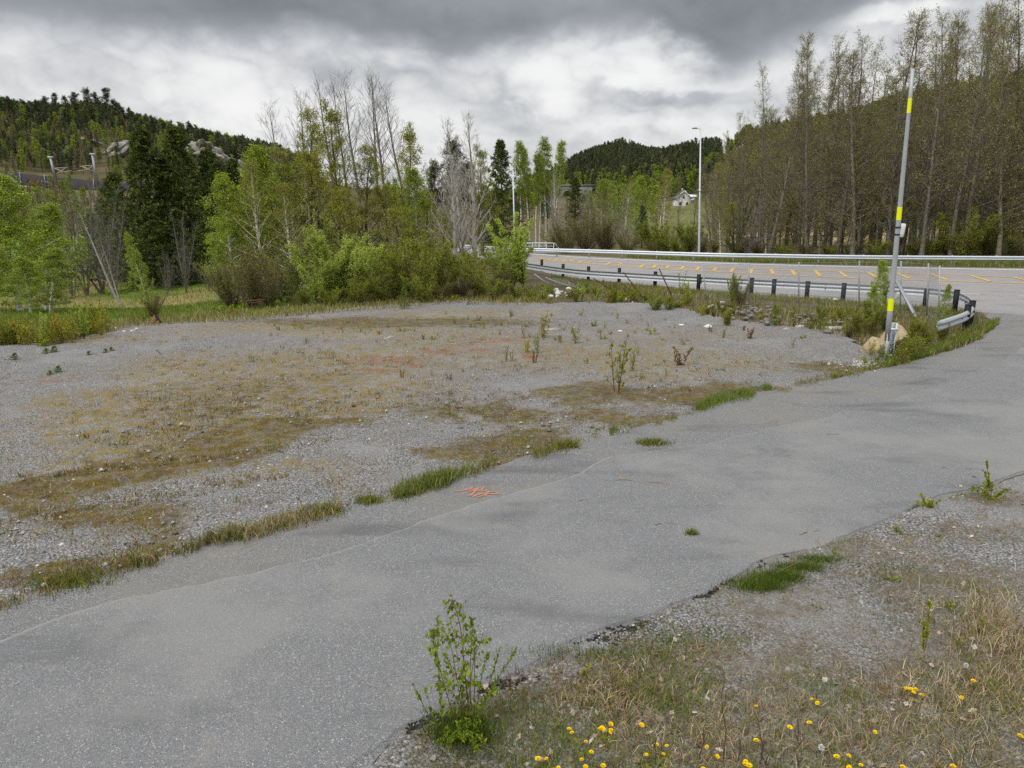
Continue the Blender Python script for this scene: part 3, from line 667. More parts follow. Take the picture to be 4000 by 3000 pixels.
def build_near_rail():
    root = empty('guardrail', G(3000, 1153)); R0 = np.array(root.location)
    tag(root, 'galvanised guardrail on black posts, curling round in a bow at the junction', 'guardrail')
    zc = .47
    px = [(1930, 1018), (1980, 1026), (2048, 1037), (2116, 1047), (2200, 1059), (2298, 1069), (2418, 1076), (2558, 1085), (2727, 1095), (3000, 1105), (3017, 1110), (3288, 1123), (3478, 1132), (3611, 1140), (3690, 1148), (3745, 1160), (3785, 1180), (3801, 1200), (3796, 1220), (3770, 1238), (3730, 1254), (3659, 1277)]
    px = [p_ for p_ in px if p_[0] != 3000]
    pl = resample(smooth(np.array([G(x, y, zc) for x, y in px]), 2), 260)
    d = np.r_[0, np.cumsum(np.linalg.norm(np.diff(pl, axis=0), axis=1))]; sq = np.where(d[-1] - d < .28, .18, 1.0)
    wbeam(pl - R0, 1, sq).build('beam', M_GALVB, root)
    b = MB()                                                       # bolt heads and splices along the beam
    e = pl[-1] - R0; tt = nrm(pl[-1] - pl[-8]); b.bar(e - tt * .02, e + tt * .012, .012, .33); b.build('end_plate', M_GALV, root)
    posts = [(2046, 1047), (2116, 1061), (2199, 1084), (2298, 1096), (2418, 1104), (2558, 1121), (2727, 1135), (2933, 1152), (3020, 1158), (3150, 1169), (3291, 1178), (3451, 1192), (3611, 1206), (3726, 1224), (3768, 1292), (3786, 1272)]
    for i, (x, y) in enumerate(posts):
        b = MB(); h = .74 if i < 13 else (.84 if i == 13 else .80)
        g = G(x, y); b.box(g - R0 + (0, 0, h / 2 - .06), (.13, .13, h + .12), rot=.4 if i < 13 else .1)
        b.box(g - R0 + (0, 0, h + .005), (.14, .14, .012), rot=.4 if i < 13 else .1)
        b.build('post', M_BLACK if i != 6 and i != 4 else M_BLACK, root)
    for i, j in ((3, 1), (60, 2), (110, 3), (160, 4), (205, 5), (243, 6)):
        b = MB(); n_ = nrm(np.cross(pl[i + 1] - pl[i], [0, 0, 1.0]))
        c = pl[i] - R0 - n_ * .03; b.bar(c - (0, 0, .14), c + (0, 0, .14), .02, .02)
        b.build('splice_plate', M_GALVD, root)
    # far rail
    root = empty('guardrail', G(3000, 1030)); R0 = np.array(root.location)
    tag(root, 'long galvanised guardrail on the far side of the road before the bare alder wood', 'guardrail')
    zc = .52
    px = [(1790, 961), (1885, 967), (1994, 976), (2086, 976), (2286, 981), (2573, 990), (2800, 997), (3000, 1000), (3342, 1006), (4000, 1010), (4700, 1012), (5400, 1014)]
    pl = resample(smooth(np.array([G(x, y, zc) for x, y in px]), 2), 240)
    wbeam(pl - R0, -1).build('beam', M_GALV, root)
    dd = np.r_[0, np.cumsum(np.linalg.norm(np.diff(pl, axis=0), axis=1))]
    for s_ in np.arange(1.0, dd[-1] - .5, 2.9):
        p_ = np.array([np.interp(s_, dd, pl[:, j]) for j in range(3)]); k_ = np.searchsorted(dd, s_); t = nrm(pl[k_] - pl[k_ - 1]); n_ = np.array([-t[1], t[0], 0])
        b = MB(); b.box(p_ - R0 + n_ * .06 + (0, 0, -.24), (.07, .12, .86), rot=math.atan2(t[1], t[0])); b.build('post', M_GREYPOST, root)
build_near_rail()

def build_bridge_rail():
    Y = G(2085, 992)[1] + 1.6; root = empty('bridge_railing', at(2085, Y)); R0 = np.array(root.location)
    tag(root, 'pale painted tubular bridge railing behind the far guardrail', 'railing')
    xs = [P(x, 975, Y)[0] for x in (2000, 2165, 2182)]; zt, zm, zb = .88, .60, .32
    def w(x, z, y=Y): return np.array([x, y, z]) - R0
    b = MB(); b.tubes(np.array([w(xs[0] - .35, zm - .2), w(xs[0] - .1, zt - .06), w(xs[0] + .12, zt), w(xs[1] - .1, zt), w(xs[1] + .08, zt - .06), w(xs[2], zm - .15)]), np.full(6, .055), 8, cap=True); b.build('handrail', M_RAILPAINT, root)
    for z in (zm, zb):
        b = MB(); b.tubes(np.array([w(xs[0], z), w(xs[1], z)]), np.full(2, .04), 8, cap=True); b.build('rail', M_RAILPAINT, root)
    for x in (2003, 2028, 2054, 2080, 2105, 2134, 2163):
        X = P(x, 975, Y)[0]; b = MB(); b.box(w(X, .30), (.07, .07, 1.12)); b.build('post', M_RAILPAINT, root)
    b = MB(); b.box(w((xs[0] + xs[1]) / 2, -.02), (xs[1] - xs[0] + 1.2, .5, .36)); b.build('edge_beam', M_CONC, root)
build_bridge_rail()

# ------------------------------------------------------------------ chain link fence and its fallen posts
def link_mesh(b, a0, a1, b0, b1, step=.06, w=.0016):
    """diagonal wires over the quad a0-a1 (bottom) b0-b1 (top)"""
    a0, a1, b0, b1 = map(np.asarray, (a0, a1, b0, b1)); L = np.linalg.norm(a1 - a0); H = np.linalg.norm(b0 - a0)
    def pt(s_, h): s_ = s_ / L; h = h / H; return (a0 * (1 - s_) + a1 * s_) * (1 - h) + (b0 * (1 - s_) + b1 * s_) * h
    pl = []
    for sgn in (1, -1):
        for c in np.arange(-H, L + H, step):
            lo = max(0, (-c if sgn > 0 else c - L)); hi = min(H, (L - c if sgn > 0 else c))
            if hi - lo < .02: continue
            pl.append(np.stack([pt(c + sgn * lo, lo), pt(c + sgn * hi, hi)]))
    b.tubes(np.array(pl), np.full(2, w), 3)
def build_fence():
    posts = [((2766, 1182), (2742, 1033)), ((2926, 1192), (2925, 1026)), ((3121, 1197), (3121, 1024)), ((3357, 1208), (3357, 1020)), ((3518, 1222), (3520, 1020)), ((3622, 1232), (3627, 1029)), ((3668, 1268), (3671, 1038))]
    g0 = G(*posts[2][0]); root = empty('chain_link_fence', g0); R0 = np.array(root.location)
    tag(root, 'grey chain link fence with steel posts standing along the ditch behind the black posted guardrail', 'fence')
    W = []
    for (bx, by), (tx, ty) in posts:
        g = G(bx, by); t = P(tx, ty, g[1] + .02); W.append((g, t))
        b = MB(); b.tubes(np.array([g - R0 + (0, 0, -.15), t - R0]), np.full(2, .028), 8, cap=True); b.build('post', M_GREYPOST, root)
    for iw, ((g0, a0), (g1, a1)) in enumerate(zip(W[:-1], W[1:])):
        b = MB(); off = np.array([0, -.035, 0])
        link_mesh(b, g0 + off - R0 + (0, 0, .03), g1 + off - R0 + (0, 0, .03), a0 + off - R0 - (0, 0, .04), a1 + off - R0 - (0, 0, .04), .06 if iw < 5 else .12)
        for f in (.04, .5, .98): b.tubes(np.stack([(g0 * (1 - f) + a0 * f) + off - R0, (g1 * (1 - f) + a1 * f) + off - R0]), np.full(2, .004), 4)
        b.build('wire_mesh', M_WIRE, root)
    a = P(3497, 1087, W[4][0][1] + .1); g = G(3588, 1258)
    b = MB(); b.bar(a - R0, g - R0, .11, .05); b.build('brace', M_GALVD, root)
    fallen = [((2166, 1118), (2086, 1070), 1), ((2229, 1120), (2132, 1084), 1), ((2301, 1130), (2220, 1093), 0), ((2404, 1141), (2318, 1087), 0), ((2512, 1165), (2435, 1063), 0), ((2633, 1175), (2575, 1050), 0)]
    labs = ['grey bent post lying furthest over at the end of the collapsed fence by the bushes', 'grey sagging post lying beside the outermost collapsed one', 'rusty post lying low over the white rubble', 'short rusty post lying over in the yellow green weeds',
            'rusty leaning post left of the steepest rusty one', 'steepest of the rusty leaning posts, nearest the standing fence']
    PW = []
    for ((bx, by), (tx, ty), grey), lb in zip(fallen, labs):
        g = G(bx, by); t = P(tx, ty, g[1] + .15); PW.append((g, t))
        b = MB(); mid = (g + t) / 2 - (0, 0, .06 if grey else 0)
        b.tubes(np.stack([g - g, mid - g, t - g]), np.full(3, .026), 7, cap=True)
        o = b.build('fence_post', M_GREYPOST if grey else M_RUST); o.location = g
        tag(o, lb, 'fence post', 'fallen fence posts along the ditch')
    b = MB(); r = PW[0][0]
    for (g0, a0), (g1, a1) in zip(PW[:2], PW[1:3]): link_mesh(b, g0 - r, g1 - r, a0 - r, a1 - r, .07)
    g0, a0 = PW[2]; g1 = G(2330, 1150); link_mesh(b, g0 - r, g1 - r, (g0 + a0) / 2 - r, g1 + (0, 0, .25) - r, .07)
    o = b.build('fence_netting', M_WIRE); o.location = r; tag(o, 'torn wire netting sagging over the fallen fence posts', 'netting')
build_fence()

# ------------------------------------------------------------------ tall marker pole, boulder
def build_pole():
    g = G(3467, 1412); Y = g[1]; root = empty('marker_pole', g); R0 = np.array(root.location)
    tag(root, 'tall leaning grey pole with three fluorescent yellow bands and a steel foot', 'pole')
    top = P(3566, 268, Y - .3); bot = P(3466, 1330, Y); f = lambda t: bot * (1 - t) + top * t
    ax = nrm(top - bot)
    b = MB(); ts = np.linspace(0, 1, 10); b.tubes(np.array([f(t) for t in ts]) - R0, .066 - .030 * ts, 14, cap=True); b.build('shaft', M_POLE, root, True)
    z0, z1 = pz(3466, 1330, Y), top[2]
    for ya, yb in ((387, 444), (808, 859), (1167, 1216)):
        za, zb = pz(3500, yb, Y - .15), pz(3500, ya, Y - .15); ta, tb = (za - z0) / (z1 - z0), (zb - z0) / (z1 - z0)
        b = MB(); tt = np.array([ta, tb]); b.tubes(np.array([f(t) for t in tt]) - R0, .0685 - .030 * tt, 14); b.build('reflective_band', M_YELLOW, root, True)
    c = P(3523, 900, Y - .12) - R0
    b = MB(); pr = []                                              # white box with rounded edges
    sx, sy, sz = .058, .05, .155
    th = np.linspace(0, 2 * math.pi, 16, endpoint=False); ring = np.c_[np.sign(np.cos(th)) * np.abs(np.cos(th)) ** .5 * sx, np.sign(np.sin(th)) * np.abs(np.sin(th)) ** .5 * sy]
    for z, s_ in ((-1, .7), (-.9, .97), (-.4, 1), (.4, 1), (.9, .95), (1, .7)): pr.append(np.c_[ring * s_, np.full(16, z * sz)])
    v = np.concatenate(pr); ca, sa = math.cos(.09), math.sin(.09); v = v @ np.array([[ca, 0, -sa], [0, 1, 0], [sa, 0, ca]])
    i = np.arange(96).reshape(6, 16); q = np.stack([i[:-1], np.roll(i, -1, 1)[:-1], np.roll(i, -1, 1)[1:], i[1:]], -1).reshape(-1, 4)
    q = list(map(tuple, q)); tris = [(0, j + 1, j) for j in range(1, 15)] + [(80, 80 + j, 81 + j) for j in range(1, 15)]
    b.add(v + c, q, tris); box = b.build('white_box', M_BOXW, root)
    for yy in (888, 916):
        t = (pz(3510, yy, Y - .12) - z0) / (z1 - z0); p_ = f(t) - R0; b = MB(); b.tubes(np.stack([p_ - ax * .02, p_ + ax * .02]), np.full(2, .058), 12); b.bar(p_, np.array([c[0], p_[1], p_[2]]), .03, .02); b.build('strap', M_DARKWIRE, root)
    # steel foot: an H profile the pole is clamped to
    H = .93; b = MB(); bx = G(3467, 1412)[0] - R0[0]
    b.box((bx - .035, .0, H / 2 - .05), (.012, .11, H + .1)); b.box((bx - .075, -.055, H / 2 - .05), (.09, .012, H + .1)); b.box((bx + .05, .05, H / 2 - .05), (.16, .012, H + .1)); b.box((bx + .10, .0, H / 2 - .01), (.012, .09, H + .06))
    b.build('base_channel', M_GALV, root)
    for z in (.80, .16):
        b = MB(); b.box((bx + .04, -.075, z), (.19, .03, .05)); b.bar((bx - .02, -.09, z), (bx - .02, -.105, z), .03, .03); b.bar((bx + .10, -.09, z), (bx + .10, -.105, z), .03, .03); b.build('clamp', M_GALV, root)
    b = MB()
    for z in (.3, .45, .55): b.bar((bx + .0, -.06, z), (bx + .0, -.085, z), .03, .03)
    b.build('bolt', M_GALVD, root)
    b = MB(); n = 12; th = np.linspace(0, 6.2, n); ring = np.c_[np.cos(th) * .26, np.sin(th) * .22 + .02]; v = np.r_[np.c_[ring, np.full(n, -.02)], np.c_[ring * .9, np.full(n, .045)]]
    b.add(v, [(j, (j + 1) % n, n + (j + 1) % n, n + j) for j in range(n)], [(n, n + j, n + j + 1) for j in range(1, n - 1)]); b.build('concrete_foot', M_CONC, root)
    # small grey can beside the foot
    c = G(3441, 1401); b = MB(); b.tubes(np.array([(0, 0, 0), (0, 0, .32), (0, 0, .335), (0, 0, .345)]), np.array([.052, .052, .046, .02]), 16, cap=True)
    o = b.build('metal_canister', M_CAN, smooth=False); o.location = c; tag(o, 'dull grey metal canister standing against the foot of the tall marker pole', 'canister')
build_pole()
def rock_mesh(r, seed, n=3, rough=.35):
    bm_v = []; t = (1 + 5 ** .5) / 2
    v = np.array([(-1, t, 0), (1, t, 0), (-1, -t, 0), (1, -t, 0), (0, -1, t), (0, 1, t), (0, -1, -t), (0, 1, -t), (t, 0, -1), (t, 0, 1), (-t, 0, -1), (-t, 0, 1)], float)
    f = [(0, 11, 5), (0, 5, 1), (0, 1, 7), (0, 7, 10), (0, 10, 11), (1, 5, 9), (5, 11, 4), (11, 10, 2), (10, 7, 6), (7, 1, 8), (3, 9, 4), (3, 4, 2), (3, 2, 6), (3, 6, 8), (3, 8, 9), (4, 9, 5), (2, 4, 11), (6, 2, 10), (8, 6, 7), (9, 8, 1)]
    v = nrm(v)
    for _ in range(n):
        c = {}; nf = []; vl = list(v)
        def mid(a, b):
            k_ = (min(a, b), max(a, b))
            if k_ not in c: c[k_] = len(vl); vl.append(nrm(vl[a] + vl[b]))
            return c[k_]
        for a, b_, d in f:
            e, g, h = mid(a, b_), mid(b_, d), mid(d, a); nf += [(a, e, h), (b_, g, e), (d, h, g), (e, g, h)]
        v = np.array(vl); f = nf
    rng = np.random.default_rng(seed); m_ = np.ones(len(v)) * 1.0
    for _ in range(13):                                            # cut by random planes: a faceted stone
        d = nrm(rng.normal(size=3)); h = rng.uniform(.42, .85); s_ = v @ d; m_ = np.minimum(m_, np.where(s_ > 1e-3, h / np.maximum(s_, 1e-3), 9))
    m_ = m_ * (1 + (fbm(v[:, 0] * 3 + v[:, 2] * 2.3 + 9, v[:, 1] * 3 + seed, 4, seed) - .5) * rough)
    return v * m_[:, None] * np.asarray(r), f
def stone(name, g, r, seed, m_, label, cat, rz=0, n=2, group=None, sink=.3):
    v, f = rock_mesh(r, seed, n); b = MB(); b.add(v, t=f); o = b.build(name, m_); o.location = (g[0], g[1], g[2] + r[2] * (1 - sink) * .8); o.rotation_euler = (0, 0, rz)
    return tag(o, label, cat, group)
def build_boulder():
    g = G(3478, 1398) + np.array([.10, .55, 0]); b = MB()
    for (ox, oy, oz), r, sd, rz in (((.20, .10, .34), (.50, .40, .50), 21, .4), ((-.36, -.02, .17), (.36, .30, .30), 33, -.5), ((.02, -.08, .22), (.34, .26, .32), 47, 1.1)):
        rng = np.random.default_rng(sd); v, f = rock_mesh((1, 1, 1), sd, 4, .0); d = nrm(v); m_ = np.full(len(v), 1.15)
        for _ in range(9): pd = nrm(rng.normal(size=3)); h = rng.uniform(.46, .84); c_ = d @ pd; m_ = np.minimum(m_, np.where(c_ > .05, h / np.maximum(c_, .05), 9))
        m_ = m_ * (1 + (fbm(d[:, 0] * 7 + d[:, 2] * 6 + 9, d[:, 1] * 7 + sd, 3, sd) - .5) * .14); w = d * m_[:, None] * np.array(r); ca, sa = math.cos(rz), math.sin(rz); w = np.c_[w[:, 0] * ca - w[:, 1] * sa, w[:, 0] * sa + w[:, 1] * ca, w[:, 2]]
        b.add((w + np.array([ox, oy, oz])) * .86, t=f)
    o = b.build('boulder', M_SAND); o.location = g; tag(o, 'big fractured sand coloured boulder half hidden by weeds behind the foot of the marker pole', 'boulder')
build_boulder()

# ------------------------------------------------------------------ street lamps, cable, sign
def lamp(px, py_base, Y, top_py, lean, head, label, ring=None):
    g = at(px, Y, 990); root = empty('street_lamp', g); R0 = g; tag(root, label, 'street lamp', 'street lamps along the road')
    top = P(px + lean, top_py, Y); h = top[2] - g[2]; z = np.array([-.2, 0, h * .35, h * .36, h]); r = np.array([.095, .095, .085, .075, .045])
    b = MB(); b.tubes(np.c_[(top[0] - g[0]) * np.clip(z / h, 0, 1), np.zeros(5), z], r, 12, cap=True); b.build('pole', M_GALV, root, True)
    b = MB(); tx = top[0] - g[0]; b.bar((tx, 0, h - .03), (tx - head * .45, 0, h + .02), .05, .05); b.build('arm', M_GALV, root)
    b = MB(); b.box((tx - head * .75, 0, h + .03), (head * .62, .26, .06)); b.box((tx - head * .72, 0, h + .075), (head * .4, .18, .04)); hd = b.build('lamp_head', M_GALVD, root)
    b = MB(); b.box((tx - head * .8, 0, h - .005), (head * .4, .2, .012)); b.build('lamp_glass', M_GLASS, hd)
    if ring:
        zz = pz(px, ring, Y) - g[2]; b = MB(); xx = tx * zz / h; b.tubes(np.array([(xx, 0, zz - .05), (xx, 0, zz + .05)]), np.full(2, .10), 12, cap=True); b.bar((xx - .08, -.05, zz), (xx - .16, -.05, zz + .06), .05, .05); b.build('cable_clamp', M_BOXW, root)
    return g
lamp(2731, 1010, 58.5, 503, 6, .62, 'tall grey street lamp behind the far guardrail at the edge of the bare alder wood', ring=744)
lamp(2012, 965, 64.5, 664, -9, .6, 'thin grey street lamp beside the pale bridge railing, half behind a bright willow')
def build_cable():
    pts = [P(1500, 790, 66), P(2160, 822, 66), P(2420, 806, 62), P(2600, 772, 60), P(2727, 744, 58.4), P(3300, 738, 58), P(3600, 690, 56), P(4000, 630, 54), P(4700, 520, 50)]
    pl = smooth(np.array(pts), 2); b = MB(); b.tubes(pl, np.full(len(pl), .022), 5)
    tag(b.build('power_cable', M_DARKWIRE), 'thin dark overhead cable sagging to the tall street lamp and on through the alders', 'cable')
build_cable()
def build_small_structures():
    # road sign glimpsed between pale trunks
    p_ = P(1834, 919, 82); g = np.array([p_[0], 82, t1(p_[0], 82)]); root = empty('road_sign', g); tag(root, 'small blue road sign glimpsed between pale bare trunks at the far bend', 'road sign')
    b = MB(); b.tubes(np.array([(0, 0, -.2), (0, 0, p_[2] - g[2] + .3)]), np.full(2, .03), 8); b.build('post', M_GREYPOST, root)
    b = MB(); b.box((0, -.05, p_[2] - g[2]), (.34, .03, .3)); b.build('plate', M_BLUE, root)
    # white farm house and its shed on the slope
    Y = 335; c = P(2664, 815, Y); root = empty('farm_house', (c[0] + .6, Y, t1(c[0], Y) - .2)); tag(root, 'small white gabled farmhouse on the far slope behind the trees', 'house')
    w, d, h, hp = 6.8, 8.5, 5.0, 7.2; z0 = -.6
    b = MB(); v = [(-w / 2, 0, z0), (w / 2, 0, z0), (w / 2, 0, h - 1), (0, 0, hp), (-w / 2, 0, h - 1)]; v = np.array(v + [(x, d, z) for x, _, z in v])
    b.add(v, [(0, 1, 2, 4), (5, 9, 7, 6), (0, 4, 9, 5), (1, 6, 7, 2)], [(4, 2, 3), (9, 8, 7)]); b.build('wall', M_WHITEW, root)
    b = MB()
    for sx in (-1, 1):
        n = nrm(np.array([sx * (hp - h + 1), 0, w / 2])); a = np.array([[sx * (w / 2 + .45), -.4, h - 1 - .42], [0, -.4, hp + .06], [0, d + .4, hp + .06], [sx * (w / 2 + .45), d + .4, h - 1 - .42]])
        a2 = a + np.array([0, 0, .2]); b.add(np.r_[a, a2], [(0, 1, 2, 3), (4, 7, 6, 5), (0, 4, 5, 1), (2, 6, 7, 3), (0, 3, 7, 4), (1, 5, 6, 2)])
    rf = b.build('roof', M_ROOF, root)
    b = MB()
    for sx in (-1, 1): b.bar((sx * (w / 2 + .5), -.45, h - 1.35), (0, -.45, hp + .12), .12, .34)
    b.build('bargeboard', M_WHITEW, rf)
    b = MB(); b.box((.2, d * .55, hp + .5), (.7, .7, 1.5)); b.build('chimney', M_CONC, rf)
    for x, z, ww, hh in ((-.15, 4.6, .8, 1.4), (1.5, 1.7, .9, 1.4), (-1.5, 1.7, .9, 1.4)):
        b = MB(); b.box((x, -.02, z), (ww + .24, .05, hh + .24)); wn = b.build('window', M_WHITEW, root); b = MB(); b.box((x, -.05, z), (ww, .03, hh)); b.build('pane', M_GLASS, wn)
    Y = 338; c = P(2722, 795, Y); root = empty('farm_shed', (c[0], Y, t1(c[0], Y))); tag(root, 'long low white shed beside the farmhouse on the far slope', 'shed')
    zb = pz(2722, 795, Y) - t1(c[0], Y); zt = pz(2722, 770, Y) - t1(c[0], Y)
    b = MB(); b.box((0, 1.5, (zb + zt) / 2 - 1), (6.6, 4, zt - zb + 2)); b.build('wall', M_WHITEW, root)
    b = MB(); a = np.array([(-3.6, -.8, zt), (3.7, -.8, zt), (3.7, 3.6, zt + 1.0), (-3.6, 3.6, zt + 1.0)]); b.add(np.r_[a, a + (0, 0, .22)], [(0, 3, 2, 1), (4, 5, 6, 7), (0, 1, 5, 4), (1, 2, 6, 5), (2, 3, 7, 6), (3, 0, 4, 7)]); b.build('roof', M_WHITEW, root)
    b = MB(); b.box((1.2, -.53, zb + .6), (.9, .06, .8)); b.build('window', M_GLASS, root)
    # masonry viaduct with two arches in view
    Y = 480; x0, x1 = P(2170, 740, Y)[0], P(2312, 740, Y)[0]; zt, zb = pz(2240, 722, Y), pz(2240, 752, Y) - 6; root = empty('viaduct', (x0, Y, zb)); tag(root, 'grey masonry viaduct with arches under the wooded hill', 'viaduct')
    L = x1 - x0; Hh = zt - zb; b = MB(); arch = []
    cx = [P(2213, 745, Y)[0] - x0, P(2251, 745, Y)[0] - x0]; ra = 2.35; spring = pz(2213, 752, Y) - zb - 1.2
    xs = np.unique(np.r_[np.linspace(0, L, 40), *[c_ + ra * np.cos(np.linspace(0, math.pi, 17)) for c_ in cx]])
    def low(x):
        for c_ in cx:
            if abs(x - c_) < ra - 1e-6: return spring + math.sqrt(max(0, ra * ra - (x - c_) ** 2))
        return -1.0
    lowz = np.array([max(low(a), low(b_)) if False else low((a + b_) / 2) for a, b_ in zip(xs[:-1], xs[1:])])
    for a, b_, z in zip(xs[:-1], xs[1:], lowz): b.box(((a + b_) / 2, 0, (z + Hh - .9) / 2), (b_ - a, 5, Hh - .9 - z))
    b.build('arcade', M_VIA, root)
    for c_ in cx:
        th = np.linspace(0, math.pi, 20); b = MB(); b.tubes(np.c_[c_ + (ra + .25) * np.cos(th), np.full(20, -2.5), spring + (ra + .25) * np.sin(th)], np.full(20, .3), 5); b.build('arch_ring', M_CONC, root)
    b = MB(); b.box((L / 2 + 1, 0, Hh - .45), (L + 6, 5.6, .9)); b.build('parapet', M_VIA, root)
    # red shed at the right edge, seen through twigs
    Y = 118; c = P(3985, 835, Y); root = empty('red_shed', (c[0], Y, t1(c[0], Y))); tag(root, 'low red painted shed with grey roof behind twigs at the right edge', 'shed')
    zb, zt = pz(3985, 835, Y) - t1(c[0], Y), pz(3985, 792, Y) - t1(c[0], Y)
    b = MB(); b.box((1.2, 2, (zb + zt) / 2 - .5), (6.4, 4, zt - zb + 1)); b.build('wall', M_REDW, root)
    b = MB(); a = np.array([(-2.4, -.5, zt - .1), (4.8, -.5, zt - .1), (4.8, 2.2, zt + 1.6), (-2.4, 2.2, zt + 1.6)]); b.add(np.r_[a, a + (0, 0, .15)], [(0, 3, 2, 1), (4, 5, 6, 7), (0, 1, 5, 4), (1, 2, 6, 5), (2, 3, 7, 6), (3, 0, 4, 7)])
    a = np.array([(-2.4, 4.7, zt - .1), (4.8, 4.7, zt - .1), (4.8, 2.2, zt + 1.6), (-2.4, 2.2, zt + 1.6)]); b.add(np.r_[a, a + (0, 0, .15)], [(0, 3, 2, 1), (4, 5, 6, 7), (0, 1, 5, 4), (1, 2, 6, 5), (2, 3, 7, 6), (3, 0, 4, 7)]); b.build('roof', M_ROOF, root)
build_small_structures()

# ------------------------------------------------------------------ railway on the left hill
def build_railway():
    Y = 199.0; pa = [P(-500, 640, Y), P(0, 668, Y), P(200, 690, Y), P(330, 702, Y), P(480, 716, Y), P(700, 730, Y)]; hb = 3.1
    r0 = P(230, 740, Y); root = empty('noise_wall', r0); tag(root, 'dark graffiti covered wall panels along the railway on the left hillside', 'wall')
    pl = resample(np.array(pa), 26) - r0
    b = MB()
    for a, c in zip(pl[:-1], pl[1:]):
        for dy in (0,): b.add([a, c, c - (0, 0, hb), a - (0, 0, hb), a + (0, .25, 0), c + (0, .25, 0), c + (0, .25, -hb), a + (0, .25, -hb)], [(0, 3, 2, 1), (4, 5, 6, 7), (0, 1, 5, 4)])
    b.build('panel', M_DARKWALL, root)
    for a in pl[::2]:
        b = MB(); b.box(a + (0, -.12, -hb / 2), (.14, .14, hb + .5)); b.build('post', M_GALVD, root)
    b = MB()
    for a, c in zip(pl[:-1], pl[1:]):
        a, c = a - (0, .1, hb), c - (0, .1, hb); b.add([a, c, c - (0, 0, .8), a - (0, 0, .8), a + (0, .6, 0), c + (0, .6, 0)], [(0, 3, 2, 1), (0, 1, 5, 4)])
    b.build('footing', M_CONC, root)
    def stroke(segs, px, py, sx, sy, m_, w, nm, lab):
        b = MB()
        for sg in segs:
            pts = np.array([P(px + x * sx, py + y * sy, Y - .05) for x, y in sg]) - r0
            for a, c in zip(pts[:-1], pts[1:]): b.bar(a, c, w, .03)
        return b.build(nm, m_, root)
    # rounded block letters in orange, smaller white scrawl beside them
    O = [(0, 0), (1, 0), (1, 1), (0, 1), (0, 0)]
    let = [[(0, 0), (1, 0), (.1, .5), (1, .55), (.9, 1), (0, 1)], [(.2, 0), (.2, 1), (.7, 1), (.7, 0), (.2, 0)], [(0, 1), (.1, 0), (.5, .6), (.9, 0), (1, 1)], O, [(0, 0), (0, 1), (1, 1), (1, .55), (.5, .55)]]
    for i, s_ in enumerate(let): stroke([s_], 103 + i * 11.3, 699 + i * 1.1, 8.5, 23, M_GRAFO, .26, 'graffiti_letter', '')
    let = [[(1, 0), (0, 0), (0, 1), (1, 1)], [(0, .5), (.7, .5)], [(.3, 0), (.3, 1)], [(0, 0), (0, 1), (1, 1)], [(1, 0), (0, 0), (0, .5), (1, .5), (1, 1), (0, 1)]]
    for i, s_ in enumerate(let): stroke([s_], 163 + i * 5.4, 705 + i * .5, 4.6, 9, M_GRAFW, .16, 'graffiti_scrawl', '')
    for i, s_ in enumerate(let[::-1]): stroke([s_], 166 + i * 5.8, 719 + i * .8, 4.6, 5.5, M_GRAFW, .15, 'graffiti_scrawl', '')
    # masts of the overhead line
    labs = ['grey overhead line mast above the graffiti wall', 'grey overhead line mast with its cream truss on the side towards the graffiti mast', 'small grey mast glimpsed between the dark spruces']
    for (tx, ty, bx, by, side, Yy), lb in zip([(197, 616, 216, 695, 1, 206), (361, 604, 378, 715, -1, 208), (689, 662, 690, 690, 0, 215)], labs):
        t_, b_ = P(tx, ty, Yy), P(bx, by, Yy); root2 = empty('railway_mast', b_ - (0, 0, 1)); tag(root2, lb, 'railway mast', 'overhead line masts'); R = np.array(root2.location)
        b = MB(); b.bar(b_ - R - (0, 0, .8), t_ - R, .5 if side else .3, .4); b.build('column', M_GALVD, root2)
        b = MB(); b.box(t_ - R + (0, 0, .15), (1.3, .6, .3)); b.build('cap', M_RAILPAINT, root2)
        if side > 0: seg = [(212, 657, 263, 654), (215, 658, 262, 676), (219, 681, 256, 656), (236, 673, 278, 667)]
        elif side < 0: seg = [(312, 650, 360, 646), (320, 650, 366, 671), (303, 667, 342, 663), (347, 661, 361, 647)]
        else: seg = []
        for x0, y0, x1, y1 in seg:
            b = MB(); b.bar(P(x0, y0, Yy - 1) - R, P(x1, y1, Yy - 1) - R, .16, .16); b.build('truss_bar', M_PALEWOOD, root2)
    for k_, (y0, y1, y2) in enumerate(((603, 609, 614), (570, 590, 597))):
        b = MB(); p0 = P(-300, y0 - 14, 206); pl = smooth(np.array([P(-300, y0 - 10, 206), P(10, y0, 206), P(197, y1, 206), P(361, y2 - 8, 208), P(560, y2 + 20, 211), P(689, y2 + 45, 215)]), 2)
        b.tubes(pl - p0, np.full(len(pl), .03), 4); o = b.build('contact_wire', M_DARKWIRE); o.location = p0; tag(o, ('lower' if k_ == 0 else 'upper') + ' thin wire strung between the railway masts', 'wire', 'railway wires')
build_railway()

